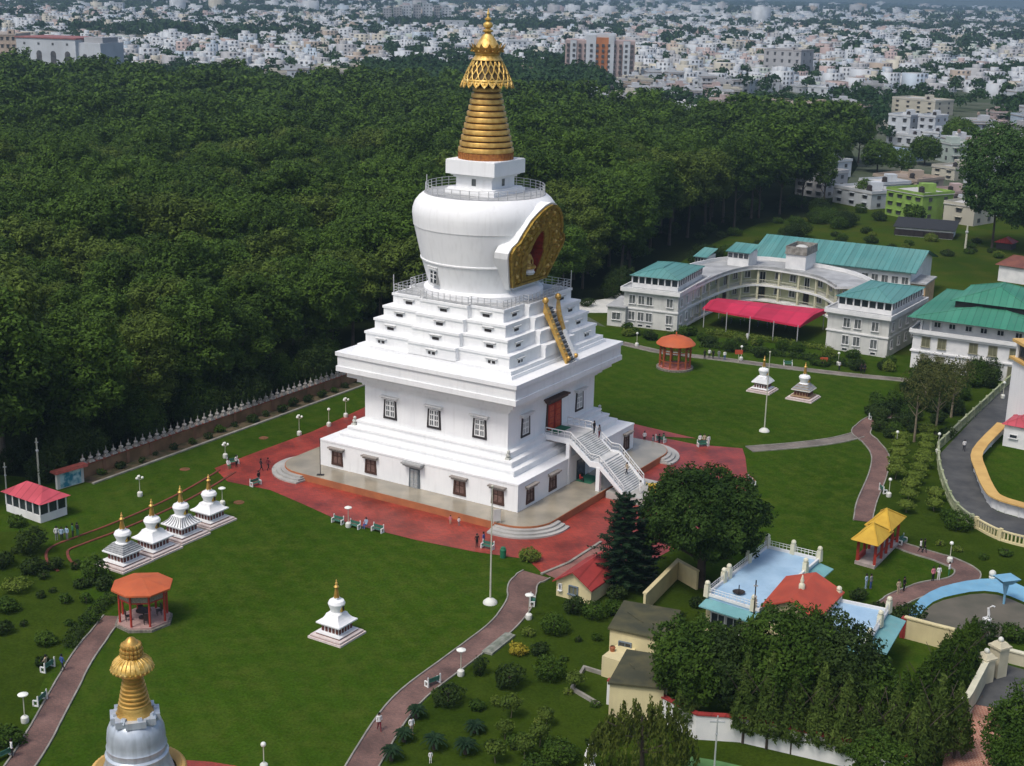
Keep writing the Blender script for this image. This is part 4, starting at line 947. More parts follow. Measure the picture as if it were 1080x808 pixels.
def bench_at(loc, rz, label, long=1.6, proto=[None], group='garden benches'):
    if proto[0] is None:
        t = thing('garden_bench', loc, rz, label, 'bench', group); t.scale = (.86,)*3
        m = MB(); m.box(0, .0, .42, long, .5, .48); m.build('seat', GSLAT, t)
        m = MB(); m.box(0, .27, .55, long, .06, .95); m.build('backrest', GSLAT, t)
        for s_ in (-1, 1):
            m = MB(); x = s_*long/2; m.box(x, -.2, 0, .14, .14, .62); m.box(x, .3, 0, .14, .16, 1.15, tx=.8, ty=.6); m.box(x, .03, .56, .14, .55, .66); m.box(x, .05, 0, .14, .6, .12); m.build('end_frame', WP, t)
        proto[0] = t; return t
    return dup(proto[0], loc, rz, label=label)
def toward(a, b2): d = Vector(b2)-Vector(a); return atan2(d.y, d.x)
for px, py, rz, lab in ((356, 552, ROT+.0, 'green and white bench at the plaza edge, first of three from the left'), (373.5, 557, ROT, 'green and white bench with a person in pale clothes on it at the plaza edge'),
                        (398, 561, ROT, 'green and white bench just right of the occupied one at the plaza edge'), (514, 579, ROT+.05, 'bench at the plaza edge beside the green bin'),
                        (562, 637, 1.5, 'bench facing the middle path near the cream hut'), (456, 722, -2.4, 'bench beside the middle path below the mushroom lamp'),
                        (50, 706, -1.9, 'bench by the brick path with a seated person, lower left'), (42, 741, -1.8, 'bench by the brick path next to the mushroom lamp, lower left'), (3, 800, -2.2, 'bench at the lower left corner with a person in white'),
                        (793, 510, 1.8, 'white ended bench at the right tip of the red plaza'), (931.5, 519, 1.7, 'green bench beside the globe lamp on the right hand path'),
                        (246, 490, .6, 'bench with people at the left tip of the plaza'), (270, 512, .9, 'bench at the lawn corner of the plaza left of the stupa'),
                        (831, 386, 0, 'green bench behind the two small stupas on the far lawn'), (921, 442, .7, 'white bench where the right hand path meets the shrubs'),
                        (697, 466, 2.4, 'bench with people behind the stone platform at the right'), (741, 471, .3, 'bench with three people on the lawn edge of the red paving'),
                        (952, 573, .9, 'green bench beside the yellow roofed shelter')):
    bench_at(G(px, py), rz, lab)
p = G(530.5, 588); m = MB(); m.lathe([(.01, 0), (.32, 0), (.36, .95), (.3, 1.0), (.25, 1.2), (.02, 1.25)], 14); o = m.build('waste_bin', mat('bin_green', (.02, .14, .07), .5)); o.location = p; tag(o, 'green waste bin at the plaza edge beside the bench', 'bin')
m = MB(); m.box(0, 0, 0, 4.6, 1.1, .2); m.box(0, 0, .2, 4.4, .8, .34, tx=.97, ty=.5); o = m.build('stone_slab', mat('lichen_stone', (.26, .27, .23), .9, (.15, .17, .13), 1.5)); a_, b_ = G(516, 688), G(536, 672); o.location = (a_+b_)/2; o.rotation_euler.z = atan2(b_.y-a_.y, b_.x-a_.x); tag(o, 'long grey white stone slab lying beside the middle path', 'slab')
# ------------------------------------------------------------------ people
def person_mesh(pose):
    J = {'hip': (0, 0, .92), 'belly': (0, 0, 1.08), 'chest': (0, 0, 1.3), 'neck': (0, .01, 1.47), 'head': (0, -.01, 1.58), 'crown': (0, 0, 1.68)}
    if pose == 'walk':
        legs = (((.09, -.12, .50), (.10, -.22, .08), (.10, -.34, .04)), ((-.09, .02, .50), (-.10, .26, .12), (-.10, .18, .03)))
        arms = (((.19, 0, 1.40), (.24, .12, 1.14), (.23, .02, .90), (.22, -.03, .82)), ((-.19, 0, 1.40), (-.24, -.08, 1.14), (-.23, -.22, .94), (-.22, -.28, .88)))
    elif pose == 'sit':
        J = {'hip': (0, .05, .52), 'belly': (0, .07, .68), 'chest': (0, .08, .90), 'neck': (0, .06, 1.07), 'head': (0, .03, 1.18), 'crown': (0, .03, 1.28)}
        legs = (((.10, -.38, .52), (.11, -.40, .08), (.11, -.52, .04)), ((-.10, -.38, .52), (-.11, -.40, .08), (-.11, -.52, .04)))
        arms = (((.19, .08, 1.0), (.23, 0, .76), (.14, -.22, .66), (.10, -.30, .64)), ((-.19, .08, 1.0), (-.23, 0, .76), (-.14, -.22, .66), (-.10, -.30, .64)))
    else:
        legs = (((.09, -.01, .50), (.10, .02, .08), (.11, -.12, .04)), ((-.09, -.02, .50), (-.11, .02, .08), (-.12, -.12, .04)))
        arms = (((.19, 0, 1.40), (.25, .02, 1.14), (.24, -.06, .90), (.23, -.09, .82)), ((-.19, 0, 1.40), (-.25, .02, 1.14), (-.22, -.10, .92), (-.18, -.15, .86)))
    v = [J['hip'], J['belly'], J['chest'], J['neck'], J['head'], J['crown']]; e = [(0, 1), (1, 2), (2, 3), (3, 4), (4, 5)]; r = [(.15, .11), (.135, .10), (.165, .11), (.055, .055), (.085, .10), (.06, .07)]
    for l in legs:
        n = len(v); s_ = 1 if l[0][0] > 0 else -1; v.append((s_*.09, J['hip'][1], J['hip'][2]-.08)); r.append((.095, .095)); e.append((0, n))
        for k, q_ in enumerate(l): v.append(q_); r.append(((.065, .065), (.042, .042), (.035, .03))[k]); e.append((n+k, n+k+1))
    for l in arms:
        n = len(v)
        for k, q_ in enumerate(l): v.append(q_); r.append(((.06, .06), (.045, .045), (.035, .035), (.035, .025))[k]); e.append((2 if k == 0 else n+k-1, n+k))
    hx, hy, hz = J['head']; n = len(v); v.append((hx, hy-.10, hz-.01)); r.append((.014, .018)); e.append((4, n))      # nose
    me = bpy.data.meshes.new('body'); me.from_pydata(v, e, []); o = bpy.data.objects.new('tmp', me); COL.objects.link(o)
    md = o.modifiers.new('s', 'SKIN'); sv = me.skin_vertices[0].data
    for i, (a, b2) in enumerate(r): sv[i].radius = (a, b2)
    sv[0].use_root = True
    o.modifiers.new('u', 'SUBSURF').levels = 1
    dg = bpy.context.evaluated_depsgraph_get(); dg.update(); m2 = bpy.data.meshes.new_from_object(o.evaluated_get(dg)); bpy.data.objects.remove(o)
    m2.materials.clear()
    for _ in range(3): m2.materials.append(SKIN)
    sh = J['hip'][2]
    for pl in m2.polygons:
        c = pl.center; armr = abs(c.x) > .2
        low = c.z < sh-.02 or (pose == 'sit' and c.y < -.08 and c.z < .6 and abs(c.x) < .2)
        neck = c.z > J['neck'][2]-.03
        hand = armr and c.z < (.98 if pose != 'sit' else .0)
        foot = c.z < .07
        pl.material_index = 0 if (neck or hand or foot) else (2 if low and not (armr and not low) else 1); pl.use_smooth = True
    hm = MB(); hm.lathe([(.02, hz+.145), (.07, hz+.13), (.105, hz+.07), (.11, hz), (.10, hz-.06)], 12, hx, hy+.025)
    return m2, hm
PB = {k: person_mesh(k) for k in ('stand', 'walk', 'sit')}; PH = {}
CLO = {'white': (.75, .75, .73), 'pale blue': (.35, .48, .62), 'red': (.45, .04, .04), 'pink': (.6, .2, .25), 'dark': (.02, .022, .03), 'black': (.012, .012, .014), 'grey': (.2, .21, .22), 'green': (.04, .18, .08), 'blue': (.05, .10, .3), 'maroon': (.16, .02, .03), 'yellow': (.6, .4, .05), 'orange': (.55, .16, .04), 'beige': (.45, .36, .25)}
CM = {k: mat('cloth_'+k.replace(' ', '_'), v, .85) for k, v in CLO.items()}
def person(px, py, pose, top, leg, rz, label, z=GZ, sc=1., dz=0):
    p = G(px, py, z); me, hm = PB[pose]; o = bpy.data.objects.new('person', me); COL.objects.link(o); o.location = (p.x, p.y, z+dz); o.rotation_euler.z = rz; o.scale = (sc,)*3
    for i, mm in ((1, CM[top]), (2, CM[leg])): o.material_slots[i].link = 'OBJECT'; o.material_slots[i].material = mm
    if pose not in PH: h = hm.build('hair', HAIR, o, True); PH[pose] = h.data
    else: h = bpy.data.objects.new('hair', PH[pose]); COL.objects.link(h); h.parent = o
    tag(o, label, 'person')
PPL = [(60, 570, 'stand', 'white', 'grey', .4, 'person in white at the left end of the group near the glazed pavilion'), (65.5, 571, 'stand', 'pale blue', 'dark', .2, 'person in pale blue beside the one in white near the glazed pavilion'),
 (71, 570, 'stand', 'pale blue', 'grey', -.5, 'person in light blue in the middle of the group near the glazed pavilion'), (77, 567, 'stand', 'green', 'dark', 2.2, 'person in green at the right of the group near the glazed pavilion'), (82, 566, 'stand', 'dark', 'green', 2.6, 'dark clothed person at the far right of the group near the glazed pavilion'),
 (241, 494, 'sit', 'white', 'green', .6, 'seated person in white at the left tip of the plaza'), (249.5, 493, 'stand', 'white', 'black', 1, 'standing person in white top and black trousers at the left tip of the plaza'),
 (275.5, 497, 'walk', 'dark', 'black', 2, 'person in dark clothes walking on the red plaza left of the stupa'), (283, 496, 'walk', 'maroon', 'black', 2.4, 'person in maroon walking on the red plaza behind the one in dark'), (273, 510, 'stand', 'black', 'grey', 1, 'person in black standing at the plaza bench left of the stupa'),
 (386, 557, 'sit', 'pale blue', 'blue', ROT, 'person in pale clothes seated on the plaza edge bench'), (475, 553, 'stand', 'pink', 'beige', 0, 'small child in pink on the red plaza below the stupa'), (484, 555, 'stand', 'white', 'grey', .4, 'person in white and grey beside the child in pink'),
 (503, 578, 'stand', 'black', 'black', .4, 'person in black at the left end of the bench beside the bin'), (510, 576, 'stand', 'blue', 'grey', 1.2, 'person in blue behind the bench beside the bin'),
 (48, 704, 'sit', 'beige', 'dark', -1.8, 'person seated on the bench by the brick path'), (66, 708, 'walk', 'blue', 'dark', 2.3, 'dark figure in blue beside the brick path'), (13, 799, 'stand', 'white', 'black', 2, 'person in white bending at the lower left corner bench'),
 (400, 771, 'walk', 'white', 'maroon', .3, 'person in white shirt walking alone on the middle path'), (434, 775, 'stand', 'white', 'beige', .6, 'person in white among the palms right of the middle path'), (454, 805, 'stand', 'white', 'white', .3, 'small pale figure at the bottom edge among the palms'),
 (695, 470, 'stand', 'black', 'black', 2, 'person in black in the group behind the stone platform'), (688.5, 471, 'stand', 'grey', 'grey', 1, 'person in grey in the group behind the stone platform'), (679.5, 467, 'stand', 'white', 'black', .3, 'person in white top at the left of the group behind the stone platform'), (700, 466, 'sit', 'green', 'green', 2.2, 'seated person in green behind the stone platform'),
 (738, 470, 'stand', 'white', 'maroon', .2, 'left of three people on the lawn edge of the red paving'), (742.5, 470, 'stand', 'beige', 'maroon', -.2, 'middle of three people on the lawn edge of the red paving'), (747, 471, 'stand', 'white', 'white', .5, 'right of three people on the lawn edge of the red paving, all in white'),
 (743, 379, 'stand', 'black', 'black', .3, 'dark person at the left of the group behind the round gazebo'), (748, 378, 'stand', 'white', 'black', .1, 'person in white and black in the group behind the round gazebo'), (752, 379, 'stand', 'black', 'black', 0, 'second dark person in the group behind the round gazebo'), (758, 379, 'stand', 'grey', 'grey', 0, 'person in grey in the group behind the round gazebo'), (764, 380, 'stand', 'white', 'blue', 0, 'person in white and blue in the group behind the round gazebo'),
 (788, 360, 'stand', 'white', 'white', 0, 'person in white in the garden beneath the crimson awning'), (885, 391, 'stand', 'white', 'dark', .4, 'person with white top on the path before the right wing'), (908, 394, 'stand', 'black', 'black', -.3, 'person in black on the path before the right wing'), (911.5, 394, 'stand', 'dark', 'black', .5, 'second dark person on the path before the right wing'),
 (971, 609, 'walk', 'white', 'dark', .8, 'person in white top on the path behind the yellow shelter'), (975, 608, 'walk', 'black', 'black', .8, 'person in black beside the one in white on the path behind the yellow shelter') if False else (974.5, 583, 'walk', 'black', 'black', .8, 'person in black beside the one in white on the path behind the yellow shelter'), (970.5, 583, 'walk', 'white', 'dark', .8, 'person in white top on the path behind the yellow shelter'),
 (983.5, 613, 'stand', 'pink', 'black', .4, 'person in pink and black on the path bend above the pool'), (989.5, 612, 'stand', 'white', 'white', .2, 'person all in white beside the one in pink above the pool'), (1000.5, 608, 'stand', 'white', 'green', 1, 'person in white under the globe lamp above the pool'),
 (947, 627, 'stand', 'beige', 'beige', .4, 'person in beige beside the hedge left of the pool path'), (953, 624, 'stand', 'black', 'black', .8, 'person in black beside the hedge left of the pool path'), (913, 621, 'stand', 'pale blue', 'pale blue', .8, 'person in pale blue behind the blue roofed building'), (918, 621, 'stand', 'grey', 'blue', .8, 'person in grey behind the blue roofed building'),
 (1016.5, 476, 'walk', 'white', 'dark', 2.9, 'person in white shirt walking alone on the asphalt road')]
PPL = [q_ for q_ in PPL if not (q_[0] == 971 and q_[1] == 609)]
for q_ in PPL: person(*q_, sc=.66 if 'child' in q_[6] or 'small pale' in q_[6] else 1.)
def sper(x, y, z, pose, top, leg, rz, label):
    w = stf(x, y); pp = P((w.x, w.y, z)); person(pp[0], pp[1], pose, top, leg, rz, label, z=z)
sper(15.6, 1.9, 5.5, 'stand', 'black', 'black', .9, 'person in black at the head of the stupa stairs'); sper(16.1, 2.35, 4.95, 'stand', 'grey', 'maroon', .9, 'person in grey and maroon at the head of the stupa stairs')
sper(20.9, .9, 1.35, 'walk', 'beige', 'dark', -1.2, 'person walking up the lower flight of the stupa stairs'); sper(23.6, -.6, 0 if False else 0.0, 'stand', 'white', 'white', -1.2, 'person in white at the foot of the stupa stairs')
w = stf(15.6, -1.2); person(*P((w.x, w.y, .03)), 'sit', 'red', 'black', 1.5, 'person in red sitting beneath the stupa stairs', z=.03, dz=-.1)
w = stf(24.6, .9); m = MB(); m.box(0, 0, .5, 1.2, .7, 1.0, tx=.9); m.box(0, .3, 0, 1.0, .06, .5); m.box(0, -.3, 0, 1.0, .06, .5); m.tube([(-.5, 0, .9), (-.9, 0, 1.2)], .05, 5); o = m.build('yellow_cart', mat('cart_yellow', (.62, .40, .03), .5)); o.location = (w.x, w.y, -.02); tag(o, 'yellow cart at the foot of the stupa stairs', 'cart')
w = stf(22.8, 1.2); m = MB(); m.box(0, 0, GZ-.02, 6.0, 7.0, -.005); o = m.build('stair_apron', FLOORT2); o.location = (w.x, w.y, 0); o.rotation_euler.z = ROT; tag(o, 'pale stone apron where the stupa stairs meet the ground', 'apron')
# white statue by the bottom edge
p = G(622, 812); m = MB(); m.lathe([(.45, 0), (.45, .5), (.3, .55), (.35, 1.2), (.38, 1.6), (.3, 1.9), (.12, 2.05), (.1, 2.1)], 14); m.ball((0, 0, 2.25), .2, 10, 7); m.tube([(.3, 0, 1.8), (.42, -.2, 1.4), (.2, -.4, 1.3)], .08, 6); m.tube([(-.3, 0, 1.8), (-.42, -.2, 1.4), (-.2, -.4, 1.3)], .08, 6); o = m.build('white_statue', WHITE2, smooth=True); o.location = p; tag(o, 'white standing statue at the bottom edge among shrubs', 'statue')
# ------------------------------------------------------------------ building kit (each building works in world coordinates, root at its front left corner)
def win(parent, a, d, z, w, h, fm=None, gm=None, muntin=True, sill=True):
    """a: 2D centre on wall, d: unit direction along wall (outward = right-hand side of d)"""
    n_ = Vector((d.y, -d.x)); ang = atan2(d.y, d.x); m = MB()
    for x in (-w/2-.04, w/2+.04): m.box(x, -.05, z-.08, .1, .16, z+h+.08)
    m.box(0, -.051, z+h, w+.1, .17, z+h+.1)
    if sill: m.box(0, -.12, z-.1, w+.3, .3, z)
    if muntin: m.box(0, -.04, z, .07, .08, z+h)
    o = m.build('window', fm or WHITE2, parent); o.location = (a.x, a.y, 0); o.rotation_euler.z = ang
    g = MB(); g.box(0, .0, z, w, .05, z+h); g.build('pane', gm or GREYG, o); return o
def rectb(FL, FR, depth):
    d = (FR-FL).normalized(); n_ = Vector((-d.y, d.x)); return [FL, FR, FR+n_*depth, FL+n_*depth], d, n_
def G2(px, py, z=GZ): return G(px, py, z).to_2d()
def root_at(name, o2, label, cat, group=None): return thing(name, (o2.x, o2.y, GZ), 0, label, cat, group)
def lpts(pts, o2): return [(p.x-o2.x, p.y-o2.y) for p in pts]
def grow(pts, k):
    c = sum(pts, Vector((0, 0)))/len(pts); return [p+(p-c).normalized()*k for p in pts]
def hip(mb, e, z0, h, f=.32, over=0, mi=0):
    e = [Vector(p) for p in e]; L1 = (e[1]-e[0]).length; L2 = (e[2]-e[1]).length
    if L1 < L2: e = e[1:]+e[:1]
    k1 = e[1].lerp(e[2], .5).lerp(e[3].lerp(e[0], .5), f); k2 = e[3].lerp(e[0], .5).lerp(e[1].lerp(e[2], .5), f)
    V = lambda v, z: (v.x, v.y, z)
    mb.q([V(e[0], z0), V(e[1], z0), V(k1, z0+h), V(k2, z0+h)], mi); mb.q([V(e[2], z0), V(e[3], z0), V(k2, z0+h), V(k1, z0+h)], mi)
    mb.q([V(e[1], z0), V(e[2], z0), V(k1, z0+h)], mi); mb.q([V(e[3], z0), V(e[0], z0), V(k2, z0+h)], mi); mb.q([V(p, z0-.02) for p in e][::-1], mi)
    for a, b2 in ((e[0], k2), (e[1], k1), (e[2], k1), (e[3], k2)): mb.tube([V(a, z0+.03), V(b2, z0+h+.03)], .09, 4, mi)
    mb.tube([V(k1, z0+h+.03), V(k2, z0+h+.03)], .11, 4, mi)
# ---- the curved monastery building with two white wings
R_ = 7.4                                       # flat roof height above lawn
lamw = mat('pale_green_yellow_wall', (.50, .52, .34), .85, (.40, .42, .28), .5)
def wing(FLpx, FRpx, depth, label, penthouse, winpx, group='white end wings of the curved building', hipf=.3):
    FL, FR = G2(*FLpx, GZ+R_), G2(*FRpx, GZ+R_); c4, d, n_ = rectb(FL, FR, depth); W = (FR-FL).length
    t = root_at('monastery_wing', FL, label, 'building', group); q = [Vector(p) for p in lpts(c4, FL)]
    m = MB(); m.prism([tuple(p) for p in q], -.1, R_-.9); m.build('wall', CREAMW, t)
    m = MB(); m.prism([tuple(p) for p in grow(q, .25)], 3.35, 3.6); m.prism([tuple(p) for p in grow(q, .5)], R_-.95, R_-.7); m.prism([tuple(p) for p in grow(q, .9)], R_-.7, R_-.25, 0, 1); m.ribbon([tuple(p) for p in grow(q, .75)], R_-.25, R_+.05, .2, close=True); m.build('cornice', [WHITE2, ROOFGREY], t)
    for fl, z in ((0, 1.3), (1, 4.4)):
        for u in winpx: win(t, q[0].lerp(q[1], u)-n_*.0+Vector((d.y, -d.x))*.02, d, z, 1.15, 1.55)
        k = int(depth/3.2)
        for j in range(k):
            win(t, q[1].lerp(q[2], (j+.5)/k)+d*.02, n_, z, 1.1, 1.5)
    for u in winpx: win(t, q[0].lerp(q[1], u)+Vector((d.y, -d.x))*.02, d, .25, .9, .35, muntin=False, sill=False, gm=GLASS)
    for u in (.06,):
        m = MB(); m.box(0, 0, 0, .1, .1, .1)
    # penthouse with glazed band and turquoise hipped roof
    pc = [FL+d*penthouse[0]*W+n_*1.6, FL+d*penthouse[1]*W+n_*1.6, FL+d*penthouse[1]*W+n_*(depth-1), FL+d*penthouse[0]*W+n_*(depth-1)]; pq = [Vector(p) for p in lpts(pc, FL)]
    m = MB(); m.prism([tuple(p) for p in pq], R_-.3, R_+.55); m.prism([tuple(p) for p in pq], R_+1.75, R_+1.95)
    for i in range(4):
        a, b2 = pq[i], pq[(i+1) % 4]; k = round((b2-a).length/1.35)
        for j in range(k): p = a.lerp(b2, j/k); m.box(p.x, p.y, R_+.5, .22, .22, R_+1.8, atan2(d.y, d.x))
    pt = m.build('penthouse', WHITE2, t)
    m = MB(); m.prism([tuple(p) for p in grow(pq, -.12)], R_+.5, R_+1.8); m.build('glazing', GLASS, pt)
    m = MB(); hip(m, grow(pq, .7), R_+1.97, 1.1, hipf); m.build('roof', TURQ, t)
    return t, FL, FR, d, n_
tL, FL, FR, dL, nL = wing((658.5, 302), (716, 308.5), 17, 'white end wing of the curved building nearest the stupa with a turquoise roof', (.09, .93), (.16, .33, .48, .85))
tR, FL2, FR2, dR, nR = wing((874, 324), (939, 333.5), 19, 'white end wing of the curved building at its right end with a turquoise roof', (.10, .97), (.32, .50, .78), hipf=.36)
# low lean-to left of the left wing
a, b2 = G2(640, 343), G2(659, 345); c4, d, n_ = rectb(a, b2, 9); t = root_at('side_annex', a, 'low cream annex against the left white wing', 'building'); q = [Vector(p) for p in lpts(c4, a)]
m = MB(); m.prism([tuple(p) for p in q], -.1, 3.6); m.build('wall', CREAMW, t); m = MB(); m.prism([tuple(p) for p in grow(q, .4)], 3.6, 3.8); m.build('roof', ROOFGREY, t); win(t, q[0].lerp(q[1], .5)+Vector((d.y, -d.x))*.02, d, 1.3, 1.6, 1.3)
# curved gallery block
arc_px = [(722, 304), (737, 297), (752, 290), (773, 283), (799, 279.3), (836, 284), (866, 290.5), (884, 300)]
arc = smoothline([G2(x, y, GZ+R_) for x, y in arc_px], 5); o2 = arc[0]
t = root_at('curved_gallery_building', o2, 'long curved two storey gallery building joining the two white wings', 'building')
A_ = [p-o2 for p in arc]; back = offs(A_, 8)
if (back[10]-A_[10]).y < 0: back = offs(A_, -8)
sg = 1 if (offs(A_, 1)[10]-A_[10]).y > 0 else -1
rec = offs(A_, sg*2.0); frt = offs(A_, sg*.15)
m = MB(); m.prism([tuple(p) for p in rec]+[tuple(p) for p in back[::-1]], -.1, R_-.9); m.build('wall', lamw, t)
m = MB()
def band(mb, off0, off1, z0, z1, mi=0, mtop=None):
    a_, b_ = offs(A_, sg*off0), offs(A_, sg*off1); mb.prism([tuple(p) for p in a_]+[tuple(p) for p in b_[::-1]], z0, z1, mi, mtop)
band(m, -.5, 8.5, R_-.9, R_-.55, 0); band(m, -.2, 8.2, R_-.55, R_-.4, 0, 1); m.build('roof_slab', [WHITE2, ROOFGREY], t)
m = MB(); m.ribbon([tuple(p) for p in offs(A_, -sg*.35)], R_-.5, R_-.05, .25); m.build('parapet', ROOFGREY, t); m = MB(); m.ribbon([tuple(p) for p in offs(A_, sg*7.9)], R_-.5, R_+.3, .25); m.build('parapet', WHITE2, t)
m = MB(); band(m, -.25, 2.05, 3.1, 3.5); band(m, -.25, 2.05, -.1, .35); m.build('balcony_slab', WHITE2, t)
m = MB()
for off in (-.15,):
    m.ribbon([tuple(p) for p in offs(A_, sg*.0)], 3.5, 3.62, .1); m.ribbon([tuple(p) for p in offs(A_, sg*.0)], 4.35, 4.45, .1); m.ribbon([tuple(p) for p in offs(A_, sg*.0)], 1.2, 1.3, .1)
ln = sum((A_[i+1]-A_[i]).length for i in range(len(A_)-1))
def along(line, s_):
    for i in range(len(line)-1):
        l = (line[i+1]-line[i]).length
        if s_ <= l: return line[i].lerp(line[i+1], s_/l), (line[i+1]-line[i]).normalized()
        s_ -= l
    return line[-1], (line[-1]-line[-2]).normalized()
for i in range(int(ln/.35)):
    p, d = along(A_, i*.35); m.box(p.x, p.y, 3.5, .05, .05, 4.4)
m.build('balcony_railing', mat('cream_railing', (.50, .50, .40), .7), t)
nc = int(ln/4.2)
for i in range(nc+1):
    p, d = along(offs(A_, sg*.1), i*ln/nc*.985+.1); m = MB(); m.box(p.x, p.y, .3, .4, .4, R_-.9, atan2(d.y, d.x)); m.build('column', mat('cream_column', (.58, .56, .40), .8), t)
rl = sum((rec[i+1]-rec[i]).length for i in range(len(rec)-1)); k = int(rl/3.2)
for fl, z in ((0, .45), (1, 3.6)):
    for i in range(k):
        p, d = along(rec, (i+.5)*rl/k); 
        if i % 3 == 1: win(t, p+Vector((d.y, -d.x))*.02, d, z, 1.1, 2.1, BROWNF if fl == 0 else WHITE2, GLASS, sill=False)
        else: win(t, p+Vector((d.y, -d.x))*.02, d, z+.9, 1.3, 1.25, WHITE2, GREYG)
# roof top structures
def rooftop(px0, px1, py, depth, h, label, roof, zr=R_-.5):
    a, b2 = G2(px0, py, GZ+zr+.1), G2(px1, py+ (px1-px0)*.12, GZ+zr+.1); c4, d, n_ = rectb(a, b2, depth); t2 = thing('roof_house', (a.x, a.y, GZ+zr), 0, label, 'roof house'); q = [Vector(p) for p in lpts(c4, a)]
    m = MB(); m.prism([tuple(p) for p in q], 0, h); m.build('wall', WHITE2, t2)
    if roof == 'tank':
        m = MB(); m.prism([tuple(p) for p in grow(q, .35)], h, h+.3); m.ribbon([tuple(p) for p in grow(q, .1)], h+.3, h+1.6, .15, close=True); m.build('parapet', mat('stained_concrete', (.30, .29, .26), .85, (.16, .15, .13), 1.5), t2)
        m = MB(); m.lathe([(.01, h+.3), (1.2, h+.3), (1.2, h+1.2), (.6, h+1.5), (.1, h+1.55)], 14, *(sum(q, Vector((0, 0)))/4)); m.build('water_tank', CREAMW, t2, True)
    else:
        m = MB(); m.prism([tuple(p) for p in grow(q, -.05)], h-1.15, h-.15)
        W = (q[1]-q[0]).length
        g = MB(); 
        for i in range(4): p = q[0].lerp(q[1], (i+.5)/4)+Vector((d.y, -d.x))*.04; g.box(p.x, p.y, h-1.2, W/4*.8, .08, h-.3, atan2(d.y, d.x))
        g.build('glazing', GLASS, t2)
        m = MB(); e = grow(q, .6); mid1, mid2 = e[1].lerp(e[2], .5), e[3].lerp(e[0], .5)
        V = lambda v, z: (v.x, v.y, z)
        m.q([V(e[0], h), V(e[1], h), V(e[2], h+1.0), V(e[3], h+1.0)]); m.q([V(e[0], h-.1), V(e[3], h+.9), V(e[2], h+.9), V(e[1], h-.1)]); m.build('roof', TURQ, t2)
rooftop(767, 789, 279.5, 5, 3.0, 'small white stair house with turquoise roof on the curved building', 'shed')
rooftop(828, 849, 283, 6.5, 3.1, 'white tower house with an open concrete water tank deck on the curved building', 'tank')
rooftop(733, 745, 275.5, 5, 1.2, 'small turquoise capped roof house behind the left penthouse', 'shed')
# long back building
zr = 7.2; a, b2 = G2(797, 268, GZ+zr), G2(961, 286, GZ+zr); c4, d, n_ = rectb(a, b2, 20); t = root_at('long_hall', a, 'long hall with a wide turquoise gable roof behind the curved building', 'building'); q = [Vector(p) for p in lpts(c4, a)]
m = MB(); m.prism([tuple(p) for p in q], -.1, zr-.1)
g1, g2 = q[0].lerp(q[3], .5), q[1].lerp(q[2], .5)
for (A2, B2, C2) in ((q[1], q[2], g2), (q[3], q[0], g1)): m.q([(A2.x, A2.y, zr-.1), (B2.x, B2.y, zr-.1), (C2.x, C2.y, zr+2.7)])
m.build('wall', WHITE2, t)
e = [q[0]-d*1-n_*1, q[1]+d*1.2-n_*1, q[2]+d*1.2+n_*1, q[3]-d*1+n_*1]; k1, k2 = e[1].lerp(e[2], .5), e[0].lerp(e[3], .5)
m = MB(); V = lambda v, z: (v.x, v.y, z)
for off in (0, -.15):
    f1 = [V(e[0], zr-.2+off), V(e[1], zr-.2+off), V(k1, zr+2.8+off), V(k2, zr+2.8+off)]; f2 = [V(e[2], zr-.2+off), V(e[3], zr-.2+off), V(k2, zr+2.8+off), V(k1, zr+2.8+off)]
    m.q(f1 if off == 0 else f1[::-1]); m.q(f2 if off == 0 else f2[::-1])
for i in range(1, 26): 
    p, r_ = e[0].lerp(e[1], i/26), k2.lerp(k1, i/26); m.tube([V(p, zr-.18), V(r_, zr+2.82)], .045, 3)
m.build('roof', TURQ, t)
k = 16
for i in range(k): win(t, q[0].lerp(q[1], (i+.5)/k)-n_*.02, d, 4.4, 1.3, 1.4)
# roof deck wall strips before the hall
a, b2 = G2(893, 277, GZ+6.5), G2(958, 287, GZ+6.5); c4, d, n_ = rectb(a, b2, 2.2); t = root_at('link_corridor', a, 'white flat roofed link between the right wing and the long hall', 'building'); q = [Vector(p) for p in lpts(c4, a)]
m = MB(); m.prism([tuple(p) for p in q], -.1, 6.5); m.build('wall', WHITE2, t); m = MB(); m.prism([tuple(p) for p in grow(q, .3)], 6.5, 6.75); m.build('roof', WHITE2, t)
# ---- green roofed building at the right
zr = 6.3; FLg, FRg = G2(963.5, 349, GZ+zr), G2(1110, 369, GZ+zr); c4, d, n_ = rectb(FLg, FRg, 25); t = root_at('green_roofed_building', FLg, 'white building with two tier green hipped roof at the right edge', 'building'); q = [Vector(p) for p in lpts(c4, FLg)]; W = (q[1]-q[0]).length
m = MB(); m.prism([tuple(p) for p in q], -.1, zr-.4); m.prism([tuple(p) for p in grow(q, -1.8)], zr-.4, zr+2.6); m.build('wall', WHITE2, t)
m = MB(); m.prism([tuple(p) for p in grow(q, .35)], 2.9, 3.15); m.prism([tuple(p) for p in grow(q, .6)], zr-.5, zr-.15); m.prism([tuple(p) for p in grow(q, .9)], zr-.15, zr+.1, 0, 1); m.ribbon([tuple(p) for p in grow(q, .7)], zr+.1, zr+.5, .2, close=True); m.build('cornice', [WHITE2, ROOFGREY], t)
for z in (.9, 3.9):
    for u in (.10, .22, .45, .59, .74, .88): win(t, q[0].lerp(q[1], u)+Vector((d.y, -d.x))*.02, d, z, 1.25, 1.6, mat('olive_frame', (.30, .29, .20), .7), mat('olive_glass', (.16, .16, .10), .3))
for u in (.16, .27, .39, .5, .62, .75): win(t, (q[0]+n_*1.25).lerp(q[1]+n_*1.25, u)+Vector((d.y, -d.x))*.0, d, zr+.9, 1.0, .8, gm=GLASS)
